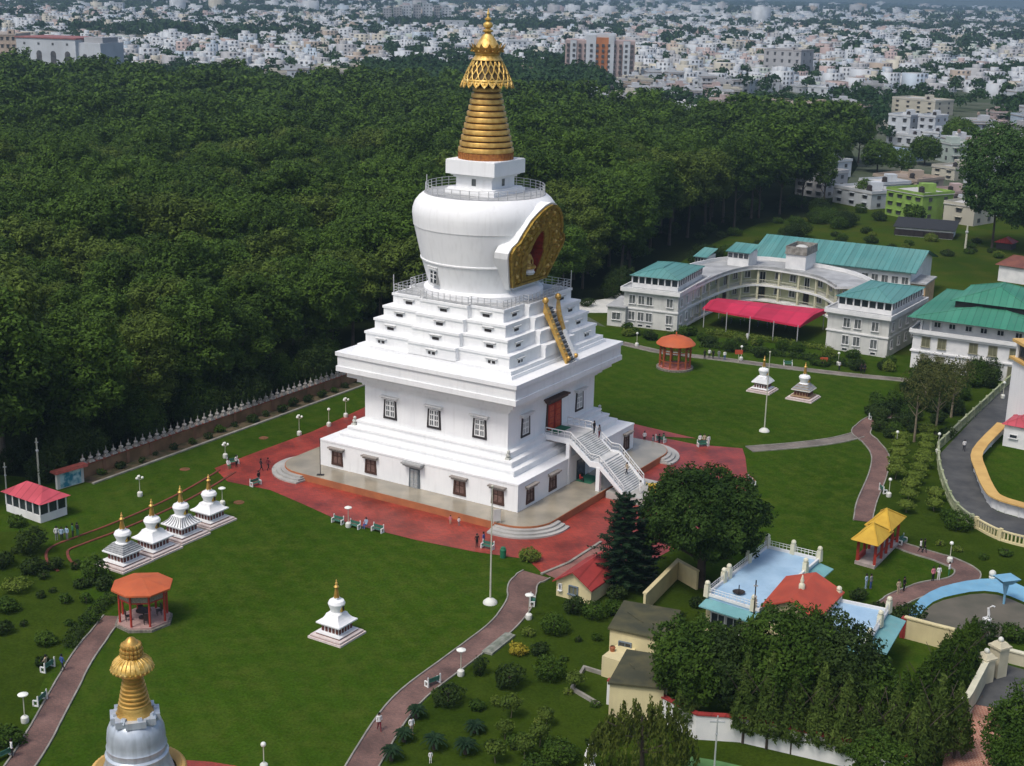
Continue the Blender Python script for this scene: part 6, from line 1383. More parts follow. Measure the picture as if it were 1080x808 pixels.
for a in ((559, 591, 12, 'round yellow green variegated bush at the corner of the red plaza', 4, .8), (584, 668, 17, 'full green bush in the garden below the cream hut', 1, .9), (569, 690, 11, 'dark bush left of centre in the middle garden', 0, .9),
          (605, 646, 13, 'bush directly in front of the cream hut', 0, 1), (627, 652, 16, 'wide bush right of the cream hut', 1, .8), (648, 648, 12, 'bush under the dark conifer beside the garden hut', 1, .9), (650, 632, 12, 'second bush under the dark conifer', 0, .9),
          (537, 724, 18, 'large dark bush in the middle garden, left of the pale leaved one', 0, 1), (579, 716, 19, 'large glossy leaved bush in the middle garden', 1, .95), (472, 742, 20, 'wide dark bush beside the middle path bench', 0, .75), (506, 712, 9, 'slim dark upright bush right of the mushroom lamp', 0, 1.9),
          (557, 670, 8, 'small yellow green bush at the head of the middle garden', 4, .8), (503, 748, 10, 'small olive bush among the palms', 1, .7), (590, 804, 22, 'leafy pale bush at the bottom edge left of the statue', 1, .8), (565, 815, 16, 'bush at the bottom edge in the middle garden', 1, .8),
          (33, 584, 17, 'tall dark tree like bush behind the path junction at left', 0, 1.3), (34, 604, 14, 'dark rounded bush left of the channel bend', 0, .8), (100, 612, 15, 'dark bush beside the orange gazebo roof', 1, 1.3), (110, 622, 10, 'smaller bush touching the orange gazebo roof', 0, 1.2),
          (69, 636, 7, 'small bush on the left garden grass', 1, 1.1), (91, 636, 7, 'small upright bush on the left garden grass', 1, 1.2), (48, 680, 12, 'rounded bush above the brick path bench', 1, .8), (7, 645, 13, 'grey green bush at the left edge', 1, .8), (2, 598, 13, 'dark bush at the left edge below the pavilion', 0, .9),
          (45, 702, 9, 'dark low bush behind the brick path bench', 0, .8), (8, 786, 17, 'bush at the lower left edge behind the bench', 1, .8), (3, 668, 11, 'small dark bush at the left edge', 0, .9), (18, 555, 10, 'bush before the rose roofed pavilion', 1, .8), (58, 600, 9, 'bush in the bend of the brick channel', 0, 1),
          (957, 657, 19, 'dark clipped round bush left of the drained pool', 0, .8), (940, 655, 12, 'darker half of the clipped hedge left of the drained pool', 0, .8), (1037, 678, 15, 'dark cone shaped bush at the lower pool edge', 0, 1.2), (999, 672, 7, 'small potted round bush at the pool edge', 0, 1), (1068, 676, 14, 'bush at the right edge below the pool', 1, .9),
          (1055, 690, 10, 'bush behind the taller gate post', 0, .9), (925, 648, 12, 'dark bush behind the second blue roof deck', 0, .8), (905, 632, 10, 'bush behind the villa parapet', 0, .8), (1010, 558, 17, 'feathery bush beside the cream road fence', 1, .8), (1000, 548, 10, 'bush inside the bend of the road fence', 1, .8),
          (992, 575, 5, 'small clipped bush on the grass above the pool path', 4, .7), (1010, 581, 6, 'yellowish low bush right of the globe lamp', 4, .6), (1037, 590, 6, 'round low bush on the grass above the blue rim', 1, .7), (1060, 586, 8, 'low bush by the cream fence above the pool', 1, .6),
          (715, 655, 9, 'bush inside the cream courtyard corner', 0, .9), (698, 652, 9, 'bush along the cream courtyard wall', 1, .8), (735, 640, 10, 'dark bush beneath the big round tree', 0, .8), (628, 745, 7, 'low plant in the sunken bed', 1, .6)):
    bush(*a)
random.seed(5)
for i in range(40):
    x = random.uniform(650, 1010); py = 363+(x-660)*.137-random.uniform(5, 19)
    if 690 < x < 730 and py > 368: continue
    bush(x, py, random.uniform(5, 9), 'bush in the mixed hedge between the far lawn and the monastery', random.choice((0, 1, 2, 3, 1, 4)), random.uniform(.7, 1.1), 'bushes before the monastery')
for i in range(34):
    x = random.uniform(918, 1000); bush(x, random.uniform(412, 462) if x > 935 else random.uniform(428, 455), random.uniform(7, 11), 'dark bush in the dense shrubbery between the path fork and the road fence', random.choice((0, 0, 1, 3)), random.uniform(.8, 1.2), 'shrubbery by the path fork')
for i in range(34):
    x = random.uniform(955, 1062); bush(x, random.uniform(392, 440) if x < 1015 else random.uniform(392, 412), random.uniform(8, 13), 'bush or small tree in the thicket before the green roofed building', random.choice((0, 1, 3, 1)), random.uniform(1, 1.6), 'thicket before the green roofed building')
for i in range(17):
    d = 3+i*(WL-6)/16; q_ = w0.to_2d()+wd*d-wn*random.uniform(-.4, .5); pp = P((q_.x, q_.y, GZ)); bush(pp[0], pp[1], random.uniform(3.5, 7), 'low dark bush in the bed along the boundary wall', random.choice((0, 3, 0, 1)), random.uniform(.7, 1.2), 'bushes along the boundary wall')
for i in range(32):
    x = random.uniform(700, 935); py = random.uniform(222, 255)-(x-700)*.05; bush(x, py, random.uniform(6, 13), 'rough bush in the scrub at the edge of the meadow', random.choice((0, 1, 3)), random.uniform(.6, 1.0), 'scrub between forest and meadow')
for i in range(16):
    x = random.uniform(10, 640); f = x/640; py = 505-(x-85)*.36+random.uniform(-16, -8) if x < 380 else random.uniform(318, 345); bush(x, py, random.uniform(13, 26) if x < 300 else random.uniform(9, 14), 'dark undergrowth bush at the foot of the forest edge', 0, random.uniform(.7, 1), 'undergrowth at the forest edge')
for i in range(20):
    x = random.uniform(640, 900); f = (x-640)/260; bush(x, 316-f*78+random.uniform(-10, 3), random.uniform(12, 20)*(1-.35*f), 'dark undergrowth bush along the shaded forest edge behind the monastery', random.choice((0, 0, 1)), random.uniform(.8, 1.2), 'undergrowth behind the monastery')
for i in range(20):
    x = random.uniform(480, 640); py = random.uniform(665, 800)
    if x < 430+(800-py)*1.05 or (600 < x and 690 < py < 760): continue
    bush(x, py, random.uniform(4, 9), 'small bush scattered on the grass of the middle garden', random.choice((0, 1, 3, 4)), random.uniform(.7, 1.1), 'small bushes of the middle garden')
for i in range(16):
    x = random.uniform(0, 112); py = random.uniform(572, 665)
    if x > 60 and py < 600: continue
    bush(x, py, random.uniform(4, 9), 'small bush scattered on the grass of the left garden', random.choice((0, 1, 3, 0)), random.uniform(.7, 1.2), 'small bushes of the left garden')
for i in range(30):
    d = random.uniform(-6, WL+6); q_ = w0.to_2d()+wd*d+wn*random.uniform(3.5, 13); pp = P((q_.x, q_.y, GZ)); bush(pp[0], pp[1], random.uniform(14, 30), 'leafy understorey tree filling the shade just behind the boundary wall', random.choice((0, 0, 1)), random.uniform(1.0, 1.7), 'understorey behind the boundary wall', 'tree', 'understorey_tree')
for i in range(20):
    x = random.uniform(880, 1075); bush(x, 232+(x-880)*.11+random.uniform(0, 26)*(1 if x < 1000 else .6)+6, random.uniform(4, 9), 'low scrub bush on the rough meadow beyond the monastery', random.choice((1, 3, 4, 0)), random.uniform(.5, .9), 'scrub on the meadow')
# clipped flat bushes on stems
proto = None
for px, py in ((948.5, 477), (947, 487), (945, 495), (944, 505), (977, 471), (976, 478), (975, 486), (972.5, 494), (969, 503), (964.5, 511), (960, 520), (957.4, 529), (955.5, 541), (986, 529), (985, 539), (978, 462), (950, 468)):
    p = G(px, py)
    if proto is None: proto = plant('clipped_bush', [(0, 0, 1.35, 1.15, 1.15, .42), (.3, .2, 1.5, .7, .7, .35), (-.4, -.2, 1.45, .6, .6, .35)], .2, 120, L_TOPI, 9, 'flat topped clipped bush on a short stem in the rows beside the right hand path', 'bush', p, (.07, 1.2), 'rows of clipped bushes', bark=BARKP)
    else: dup(proto, p, random.uniform(0, 6), random.uniform(.85, 1.1))
proto = None
for px, py in ((539, 757), (532.5, 780), (575.6, 766), (569, 787), (522.5, 805), (606, 730), (553, 800)):
    p = G(px, py)
    if proto is None: proto = plant('round_topiary', [(0, 0, 1.5, .85, .85, .55), (.2, 0, 1.65, .5, .5, .4)], .18, 110, L_TOPR, 19, 'light green round headed little tree on a thin stem in the middle garden', 'small tree', p, (.05, 1.3), 'round headed little trees', bark=BARKP)
    else: dup(proto, p, random.uniform(0, 6), random.uniform(.8, 1.1))
# flat disc bushes left garden
p = G(18, 624); plant('disc_bush', [(0, 0, .9, 1.4, 1.4, .4)], .18, 120, L_TOPI, 10, 'wide flat clipped bush on the left garden grass', 'bush', p, (.08, .8))
# hedge along the brick path
hl = smoothline([G2(118, 634), G2(98, 650), G2(82, 668), G2(74, 682)], 5); o2 = hl[0]; bl = [(p.x-o2.x, p.y-o2.y, .45, .75, .75, .5) for p in hl]; plant('hedge', bl, .17, 30, L_DARK, 3, 'low clipped hedge along the brick path below the gazebo', 'hedge', (o2.x, o2.y, GZ), (.05, .4))
hl = smoothline([G2(745, 366), G2(800, 373), G2(860, 381), G2(905, 388)], 6); o2 = hl[0]; bl = [(p.x-o2.x, p.y-o2.y, .6, 1.3, .8, .6) for p in hl]; plant('hedge', bl, .25, 20, L_DARK, 4, 'long low hedge behind the far path and the two small stupas', 'hedge', (o2.x, o2.y, GZ), (.05, .4))
hl = smoothline([G2(750, 352), G2(800, 359), G2(868, 369)], 8); o2 = hl[0]; bl = [(p.x-o2.x, p.y-o2.y, .5, 1.1, .8, .5) for p in hl]; plant('hedge', bl, .22, 22, L_LIME, 5, 'yellow green clipped hedge before the crimson awning', 'hedge', (o2.x, o2.y, GZ), (.05, .4))
# sago palms
def palm(px, py, r, h, label, group=None, lm=L_CON):
    p = G(px, py); rng = np.random.default_rng(int(px)); t = thing('sago_palm', p, 0, label, 'palm', group)
    V = []
    for k in range(30):
        a = k*2.4; el = 1.45-k*.036; L = r*.85*rng.uniform(.85, 1.1); d = Vector((cos(a), sin(a), 0)); pts = []
        for s_ in np.linspace(0, 1, 7): pts.append(Vector((0, 0, h))+d*L*s_*cos(el*.6)+Vector((0, 0, L*(s_*sin(el)-.75*s_*s_))))
        sd = Vector((-d.y, d.x, 0))
        for i in range(6):
            w0_, w1_ = .20*(1-abs(i/6-.45)), .20*(1-abs((i+1)/6-.45))
            for sg_ in (-1, 1): V += [pts[i], pts[i+1], pts[i+1]+sd*sg_*w1_-Vector((0, 0, .05)), pts[i]+sd*sg_*w0_*.6-Vector((0, 0, .04))]
    quadmesh('fronds', np.array([tuple(v) for v in V]), lm, t); m = MB(); m.tube([(0, 0, -.1), (0, 0, h)], .18, 8, r2=.22); m.build('trunk', BARK, t)
for px, py, r, h in ((439.6, 757, 1.2, .8), (426, 782, 1.2, .8), (458, 790, 1.4, .9), (491, 795, 1.4, .9), (501, 772, 1.3, .6), (413, 802, 1.3, .9)): palm(px, py, r, h, 'dark spiky sago palm right of the middle path', 'sago palms beside the middle path')
BUSH.append((L_GOLD, BUSH[1][1])); bush(546, 690, 11, 'golden leaved bush at the head of the middle garden', 5, .8)
# the big round tree
p = G(735, 622)
rng = np.random.default_rng(77); bl = [(0, 0, 8.2, 4.6, 4.6, 3.6)]
for i in range(26):
    a = i*2.39996; u = (i+.5)/26*1.7-.72; k = sqrt(max(0, 1-u*u)); r = 5.0*k; br = rng.uniform(1.6, 2.3); bl.append((cos(a)*r, sin(a)*r, 8.0+u*3.6, br, br, br*.8))
t = thing('round_tree', p, 0, 'big dark round headed tree right of the stupa stairs', 'tree'); quadmesh('crown', blobcrown(bl, 52, .26, rng, .4), leafm('dense_dark_leaves', (.007, .022, .003), (.040, .078, .012), .3), t)
m = trunk_mb(7.5, .55, rng, 7, 4.0, .5, 0, (.3, .6)); m.build('trunk', BARK, t, True)
t.location = G(738, 618)
# conifer with tiers of level branches
def conifer(px, py, ty, r, label, seed=1, lm=L_CON):
    p = G(px, py); h = HT(p, ty)-GZ; rng = np.random.default_rng(seed); t = thing('conifer', p, 0, label, 'tree'); V = []; m = MB(); m.tube([(0, 0, -.1), (0, 0, h*.97)], .22, 8, r2=.04)
    nt_ = int(h/.62)
    for k in range(nt_):
        z = h*.10+k*h*.88/nt_; rr = r*(1-.74*(k/nt_)**2.0)*rng.uniform(.62, 1.12); nb_ = 7
        for j in range(nb_):
            a = j*2*pi/nb_+k*.5+rng.uniform(-.2, .2); L = rr*rng.uniform(.75, 1.1); d = Vector((cos(a), sin(a), 0)); sd = Vector((-d.y, d.x, 0))
            m.tube([(0, 0, z), tuple(d*L*.5+Vector((0, 0, z-.05))), tuple(d*L+Vector((0, 0, z+.22)))], .04, 4, r2=.01)
            for s_ in np.arange(.15, 1.0, .09):
                c = d*L*s_+Vector((0, 0, z-.05+.25*s_*s_)); w = .5*(1.15-s_)*min(1, rr/2)+.16
                for sg_ in (-1, 1):
                    e = c+sd*sg_*w+d*.15+Vector((0, 0, rng.uniform(-.12, .12))); V += [c-d*.1, c+d*.12, e+d*.1, e-d*.08]
                V += [c-sd*.12, c+sd*.12, c+sd*.1-Vector((0, 0, .32)), c-sd*.1-Vector((0, 0, .32))]
    quadmesh('crown', np.array([tuple(v) for v in V]), lm, t); m.build('trunk', BARK, t)
conifer(655, 622, 516, 3.3, 'dark conifer with level branches between the cream hut and the big round tree'); conifer(676, 618, 545, 2.5, 'shorter dark conifer tucked against the big round tree', 4)
# broad dark trees and the row of drooping columnar trees at the bottom right
for i, (px, py, ty, r, lab) in enumerate(((731, 758, 664, 3.8, 'dense dark tree left in the group before the blue roofed villa'), (773, 764, 668, 3.4, 'second dense tree before the blue roofed villa, left of the black pole'),
        (825, 768, 650, 4.3, 'tall dense tree in front of the red gable of the villa'), (872, 774, 664, 4.0, 'dense tree before the second blue roof deck'), (905, 780, 698, 3.0, 'lower dense tree at the right of the villa group'))):
    p = G(px, py); h = HT(p, ty)-GZ; make_tree('dense_tree', h, r, .32, 26, .24, 42, L_DARK if i % 2 else L_MID, 60+i, lab, group='dense trees before the villa', loc=p, tr=.28)
def drooper(px, py, ty, r, seed, label, group, lm=L_ASH, nb_=20, dens=60):
    p = G(px, py); h = HT(p, ty)-GZ; rng = np.random.default_rng(seed); bl = []
    for k in range(nb_):
        t_ = (k+.5)/nb_; a = k*2.4; rr = r*(1-.86*t_**1.5); bl.append((cos(a)*rr*.38, sin(a)*rr*.38, h*(.22+.75*t_), rr*.72, rr*.72, h*.085+.25))
    return plant('drooping_tree', bl, .19, dens, lm, seed, label, 'tree', p, (.12, h*.8), group, droop=1, up=-.2)
ash = [(722, 772, 700), (783, 784, 690), (808, 790, 694), (834, 795, 706), (862, 800, 704), (888, 806, 718), (913, 811, 722), (938, 816, 727), (962, 819, 735), (984, 808, 715), (1006, 800, 725)]
for i, (px, py, ty) in enumerate(ash): drooper(px, py, ty, 1.12+.12*(i % 3), 100+i, 'tall narrow drooping tree in the row along the white street wall', 'row of drooping trees by the white wall')
for i, (px, py, ty, r) in enumerate(((976, 770, 692, 1.6), (989, 752, 676, 1.6), (1002, 736, 667, 1.6), (1013, 720, 660, 1.5), (966, 784, 702, 1.6), (948, 790, 712, 1.5), (1022, 706, 655, 1.3))): drooper(px, py, ty, r, 130+i, 'bushy upright tree in the dense line along the drive wall', 'trees along the drive wall', L_MID)
p = G(1090, 842); make_tree('garden_tree', 8.5, 4.2, .2, 20, .2, 55, L_MID, 90, 'bushy green tree at the bottom right corner', loc=p)
p = G(925, 850); make_tree('garden_tree', 5.5, 2.6, .2, 12, .2, 55, L_MID, 91, 'fresh green small tree at the bottom edge before the drooping row', loc=p)
# willow like tree
p = G(676, 838); rng = np.random.default_rng(5); h = HT(p, 735)-GZ; t = thing('willow_tree', p, 0, 'yellow green willow like tree at the bottom edge below the mossy roofs', 'tree'); V = []
for k in range(230):
    a = rng.uniform(0, 2*pi); rr = 4.3*sqrt(rng.uniform(.02, 1)); z = h*(.98-.42*(rr/4.3)**2)+rng.uniform(-1.6, .2); L = rng.uniform(1.0, 2.6); bx, by = cos(a)*rr, sin(a)*rr
    for s_ in np.arange(0, L, .13):
        for _ in range(2):
            c = Vector((bx+cos(a)*s_*.15+rng.uniform(-.13, .13), by+sin(a)*s_*.15+rng.uniform(-.13, .13), z-s_)); w = Vector((rng.uniform(-.08, .08), rng.uniform(-.08, .08), 0)); dn = Vector((rng.uniform(-.12, .12), rng.uniform(-.12, .12), -.28))
            V += [c-w, c+w, c+w*.6+dn, c-w*.6+dn]
quadmesh('crown', np.array([tuple(v) for v in V]), L_WIL, t); trunk_mb(h*.8, .25, rng, 7, 3.0, .3).build('trunk', BARK, t, True)
# thin pale trunked trees near the road
for i, (px, py, ty, r, lab) in enumerate(((986, 462, 382, 3.3, 'thin pale trunked tree with a sparse olive crown near the road bend'), (964, 466, 388, 2.6, 'thin tree left of the pale trunked one in the shrubbery'), (1003, 440, 375, 3.0, 'sparse olive tree behind the road fence'), (975, 430, 372, 2.4, 'small sparse tree before the green roofed building'))):
    p = G(px, py); h = HT(p, ty)-GZ; make_tree('slender_tree', h, r, .45, 11, .22, 9, leafm('olive_leaves', (.05, .06, .015), (.09, .10, .03)), 70+i, lab, loc=p, bark=BARKP, tr=.18)
# ------------------------------------------------------------------ forest
def pip(x, y, poly):
    c = False; n = len(poly)
    for i in range(n):
        a, b_ = poly[i], poly[i-1]
        if (a[1] > y) != (b_[1] > y) and x < (b_[0]-a[0])*(y-a[1])/(b_[1]-a[1])+a[0]: c = not c
    return c
FPOLY = [tuple(G2(*q)) for q in ((-260, 600), (-90, 560), (-10, 524), (40, 512), (88, 494), (235, 438), (384, 384), (470, 352), (600, 322), (650, 306), (700, 268), (745, 252), (795, 232), (868, 222), (878, 190), (905, 170), (893, 166), (850, 164), (760, 158), (640, 147), (560, 138), (470, 126), (400, 122), (300, 117), (150, 109), (0, 103), (-160, 106))]
ys = [q[1] for q in FPOLY]; xs = [q[0] for q in FPOLY]
rg = np.random.default_rng(21); pts = []
sp = 10.4; y = min(ys)
row = 0
while y < max(ys):
    x = min(xs)+(row % 2)*sp/2
    while x < max(xs):
        X, Y = x+rg.uniform(-2.4, 2.4), y+rg.uniform(-2.4, 2.4)
        if pip(X, Y, FPOLY):
            pp = P((X, Y, 15))
            if -130 < pp[0] < 1130: pts.append((X, Y))
        x += sp
    y += sp*.9; row += 1
pts.sort(key=lambda q: (q[0]-CX)**2+(q[1]-CY)**2)
def salcrown(rng, h, r, dens, size, nb_, c0):
    bl = []; zc = h*(c0+1)/2; hz = h*(1-c0)/2
    bl.append((0, 0, zc-.05*h, r*.62, r*.62, hz*.85))
    for i in range(nb_):
        a = i*2.39996+rng.uniform(-.3, .3); u = (i+.5)/nb_*1.8-.85; k = sqrt(max(.05, 1-u*u*.85)); rr = r*.68*k*rng.uniform(.8, 1.15); br = r*rng.uniform(.24, .38); bl.append((cos(a)*rr, sin(a)*rr, zc+u*hz*.85+rng.uniform(-1, 1), br, br, br*rng.uniform(.7, 1.0)))
    return blobcrown(bl, dens, size, rng, .35, jit=.36)
vari = []
for v in range(9):
    rng = np.random.default_rng(300+v); h = rng.uniform(18.5, 23.5); r = rng.uniform(4.6, 7.0); c0 = rng.uniform(.30, .44) if v > 2 else rng.uniform(.14, .22)
    t = thing('sal_tree', (0, 0, 0), 0, 'tall sal tree with a dark green crown in the dense forest behind the boundary wall', 'tree', 'trees of the sal forest')
    quadmesh('crown', salcrown(rng, h, r, 17, .36, 24, c0), L_SAL if v % 3 else L_SAL2, t); trunk_mb(h*.72, .30, rng, 5, 2.6, .6, 0, (.55, .9)).build('trunk', BARK if v % 2 else mat('grey_bark', (.11, .095, .075), .95), t, True); vari.append(t)
used = [False]*9
NI = 290; vis = [q for q in pts if -40 < P((q[0], q[1], 18))[0] < 1120][:NI]; vs = set(vis)
for i, (X, Y) in enumerate(vis):
    pp = P((X, Y, GZ)); v = int(rg.integers(0, 3)) if pp[0] < 250 and pp[1] > 385 else int(rg.integers(3, 9)) if pp[0] < 420 else int(rg.integers(0, 9)); s_ = rg.uniform(.74, 1.16)*(1+.12*sin(X*.045+1)*sin(Y*.05))
    if pp[0] < 420 and pp[1] > 200: s_ *= .93
    if not used[v]: t = vari[v]; used[v] = True; t.location = (X, Y, GZ); t.rotation_euler.z = rg.uniform(0, 6.28); t.scale = (s_*1.16, s_*1.16, s_)
    else: dup(vari[v], (X, Y, GZ), rg.uniform(0, 6.28), (s_*1.16, s_*1.16, s_))
# the rest of the forest reads as one mass
low = []
for v in range(6):
    rng = np.random.default_rng(500+v); V = salcrown(rng, 21, rng.uniform(4.6, 5.6), 4.2, .62, 18, .42); low.append(V)
low2 = []
for v in range(6):
    rng = np.random.default_rng(600+v); V = salcrown(rng, 21, rng.uniform(4.8, 5.8), 1.6, 1.0, 14, .45); low2.append(V)
acc = []
for (X, Y) in pts:
    if (X, Y) in vs: continue
    D = sqrt((X-CX)**2+(Y-CY)**2); L = (low if D < 520 else low2)[int(rg.integers(0, 6))]; a = rg.uniform(0, 6.28); s_ = rg.uniform(.74, 1.18)*(1+.13*sin(X*.045+1)*sin(Y*.05)); c, s2 = cos(a), sin(a)
    acc.append(np.stack([(L[:, 0]*c-L[:, 1]*s2)*s_*1.16+X, (L[:, 0]*s2+L[:, 1]*c)*s_*1.16+Y, L[:, 2]*s_*.97+GZ], 1))
fo = quadmesh('forest', np.concatenate(acc), L_SAL); tag(fo, 'continuous canopy of the sal forest stretching back to the town', 'forest', None, 'stuff')
print('FOREST', len(pts), 'quads', len(fo.data.polygons))
# forest edge trees on the right with visible trunks, and trees in the meadow
for i, (px, py, ty, r, lab) in enumerate(((868, 224, 156, 3.6, 'tall slim tree standing apart at the right end of the forest'), (845, 219, 150, 3.4, 'slim tree just left of the last one at the forest end'), (822, 226, 146, 4.4, 'bare stemmed tree at the forest end, third from its right tip'), (800, 230, 140, 4.6, 'tree with a high crown at the forest edge above the meadow'), (774, 240, 142, 5, 'broad tree at the forest edge above the meadow'),
        (1046, 262, 128, 9.5, 'huge spreading tree at the right edge beyond the meadow'), (1085, 270, 150, 8, 'second huge tree cut by the right edge beyond the meadow'), (950, 186, 158, 5, 'round tree between the white houses right of the forest'), (925, 182, 152, 6, 'round tree behind the white flat roofed houses'), (975, 174, 148, 6, 'bushy tree below the white town block'),
        (905, 172, 120, 6, 'tall tree at the far right corner of the forest'), (890, 150, 108, 6.5, 'tall tree beside the long tan roofed building'), (1010, 160, 128, 7, 'tree right of the white town block'), (964, 238, 217, 3, 'small tree before the lime green building'), (912, 215, 190, 3.2, 'small tree beside the white houses'), (1030, 225, 196, 4.5, 'tree behind the cream house at the meadow edge'))):
    p = G(px, py); h = HT(p, ty)-GZ; make_tree('edge_tree', h, r, .34 if i not in (5, 6) else .2, 20 if r > 6 else 13, .4 if r < 6 else .5, 11 if r < 6 else 12, L_SAL if i not in (5, 6) else leafm('hazy_green_leaves', (.028, .065, .016), (.065, .125, .03)), 200+i, lab, loc=p, tr=.32)
# ------------------------------------------------------------------ houses near the meadow and landmarks in the town
V = lambda v, z: (v.x, v.y, z)
HC = {'white': (.50, .54, .57), 'cream': (.48, .46, .38), 'pink': (.42, .33, .31), 'grey': (.36, .37, .38), 'bluish': (.40, .48, .55), 'tan': (.36, .30, .24), 'mint': (.38, .45, .40), 'peach': (.44, .36, .29)}
HM = {k: weather(mat('town_wall_'+k, v, .85, tuple(x*.8 for x in v), .08), .4) for k, v in HC.items()}
HR = [mat('town_roof_grey', (.34, .34, .33), .9, (.46, .46, .45), .06), mat('town_roof_pale', (.55, .55, .53), .9, (.42, .42, .41), .06), mat('town_roof_brown', (.22, .17, .14), .9, (.30, .25, .2), .06)]
WD = mat('far_window', (.05, .055, .06), .3, (.10, .10, .10), .5)
def house(pxL, pxR, pyb, pyt, depth, colr, label, floors=2, nw=4, slope=.13, name='town_house', roof=0, extra=True, cat='house', m_=None, group=None, side=True):
    a = G2(pxL, pyb); b2 = G2(pxR, pyb+(pxR-pxL)*slope); h = HT(a, pyt)-GZ; c4, d, n_ = rectb(a, b2, depth); t = root_at(name, a, label, cat, group); q = [Vector(p) for p in lpts(c4, a)]; W = (b2-a).length
    wm = m_ or HM[colr]
    m = MB(); m.prism([tuple(p) for p in q], -.3, h-.2); m.build('wall', wm, t)
    m = MB(); m.prism([tuple(p) for p in grow(q, .35)], h-.2, h, 0); m.ribbon([tuple(p) for p in grow(q, .1)], h, h+.7, .2, close=True, mi=1); m.build('roof', [HR[roof], wm], t)
    if extra:
        m = MB(); c = q[0].lerp(q[2], .6); m.box(c.x, c.y, h, min(4, W*.3), 3, h+2.4, .1); m.build('roof_room', wm, t)
        m = MB(); c = q[1].lerp(q[3], .3); m.lathe([(.01, h+.6), (.8, h+.6), (.8, h+1.6), (.2, h+1.9)], 10, c.x, c.y); m.box(c.x, c.y, h, 1.4, 1.4, h+.6); m.build('water_tank', DARK, t)
    fh = (h-.2)/floors
    for f in range(floors):
        for i in range(nw):
            p = q[0].lerp(q[1], (i+.5)/nw)-n_*.04; m = MB(); m.box(0, 0, f*fh+fh*.3, min(1.6, W/nw*.5), .14, f*fh+fh*.75); m.box(0, -.25, f*fh+fh*.78, min(2.2, W/nw*.7), .6, f*fh+fh*.83, mi=1); o = m.build('window', [WD, wm], t); o.location = (p.x, p.y, 0); o.rotation_euler.z = atan2(d.y, d.x)
        if side:
            for i in range(2):
                p = q[1].lerp(q[2], (i+.5)/2)+d*.04; m = MB(); m.box(0, 0, f*fh+fh*.3, 1.3, .14, f*fh+fh*.75); o = m.build('window', WD, t); o.location = (p.x, p.y, 0); o.rotation_euler.z = atan2(n_.y, n_.x)
    return t, q, h, d, n_
house(933, 971, 226, 199.5, 12, None, 'lime green three storey house beyond the meadow', 3, 4, .2, m_=LIME, roof=0)
house(878, 918, 213, 197, 12, 'white', 'white two storey house with flat terraces left of the lime green one', 2, 3, .2)
house(905, 930, 208, 190, 11, 'white', 'taller white house just left of the lime green one', 3, 2, .2, roof=1)
house(838, 868, 205, 180, 12, 'grey', 'grey white house half hidden behind the last forest trees', 3, 3, .15)
house(847, 873, 185, 168, 12, 'white', 'white house seen above the last forest trees', 2, 3, .15)
house(920, 966, 199, 185, 14, 'tan', 'tan pink house with terraces behind the lime green one', 2, 4, .15, roof=2)
house(994, 1026, 234, 214, 11, 'cream', 'cream house at the far edge of the meadow right of the lime green one', 2, 1, .15, roof=1)
house(975, 1000, 216, 200, 10, 'pink', 'pinkish grey house between the lime green and the cream one', 2, 2, .2, roof=2)
house(1002, 1034, 212, 200, 12, 'white', 'white house with a pale roof above the cream one', 2, 2, .15, roof=1)
house(982, 1006, 187, 175, 12, 'cream', 'pale cream house behind the trees right of the town block', 2, 2, .15)
house(935, 958, 147, 121, 12, 'white', 'tall white cubic block left in the white town group', 3, 2, .1, roof=1)
house(966, 984, 150, 122, 11, 'white', 'slender white block in the middle of the white town group', 4, 2, .1, roof=1)
house(934, 972, 152, 141, 9, 'white', 'low white house at the foot of the white town group', 1, 4, .1, roof=1)
house(972, 989, 154, 139, 9, 'white', 'white cube at the right foot of the white town group', 2, 1, .1, roof=1)
house(995, 1020, 150, 139, 14, 'bluish', 'house with a blue roof in the town right of the white group', 2, 2, .1)
house(1022, 1047, 153, 141, 14, 'peach', 'peach house with rust stains right of the blue roofed one', 2, 2, .1)
house(1008, 1044, 138, 127, 16, 'pink', 'pink house above the blue roofed one', 2, 3, .1)
house(940, 985, 118, 103, 16, 'cream', 'cream stepped house on the slope above the white town group', 3, 4, .1)
house(851, 872, 105, 91, 16, 'white', 'white cube beside the long tan roof', 2, 2, .1, roof=1)
house(778, 897, 124, 107, 30, 'tan', 'long tan flat roofed hall behind the forest', 2, 14, .08, roof=2, side=False)
house(668, 715, 112, 96, 16, 'white', 'white house standing above the forest edge', 2, 3, .06, roof=1)
house(675, 689, 90, 74, 14, 'bluish', 'plain pale blue block behind the forest', 1, 1, .05)
house(690, 716, 98, 87, 14, 'cream', 'small yellow cream house behind the forest', 1, 3, .05)
house(804, 843, 82, 52, 22, 'grey', 'unfinished grey concrete building in the town', 4, 5, .06, roof=2)
house(730, 790, 96, 84, 22, 'white', 'row of white flat roofed houses left of the long tan hall', 2, 8, .05)
house(245, 262, 76, 61, 20, 'white', 'white house above the forest in the upper left', 2, 2, .02, roof=1)
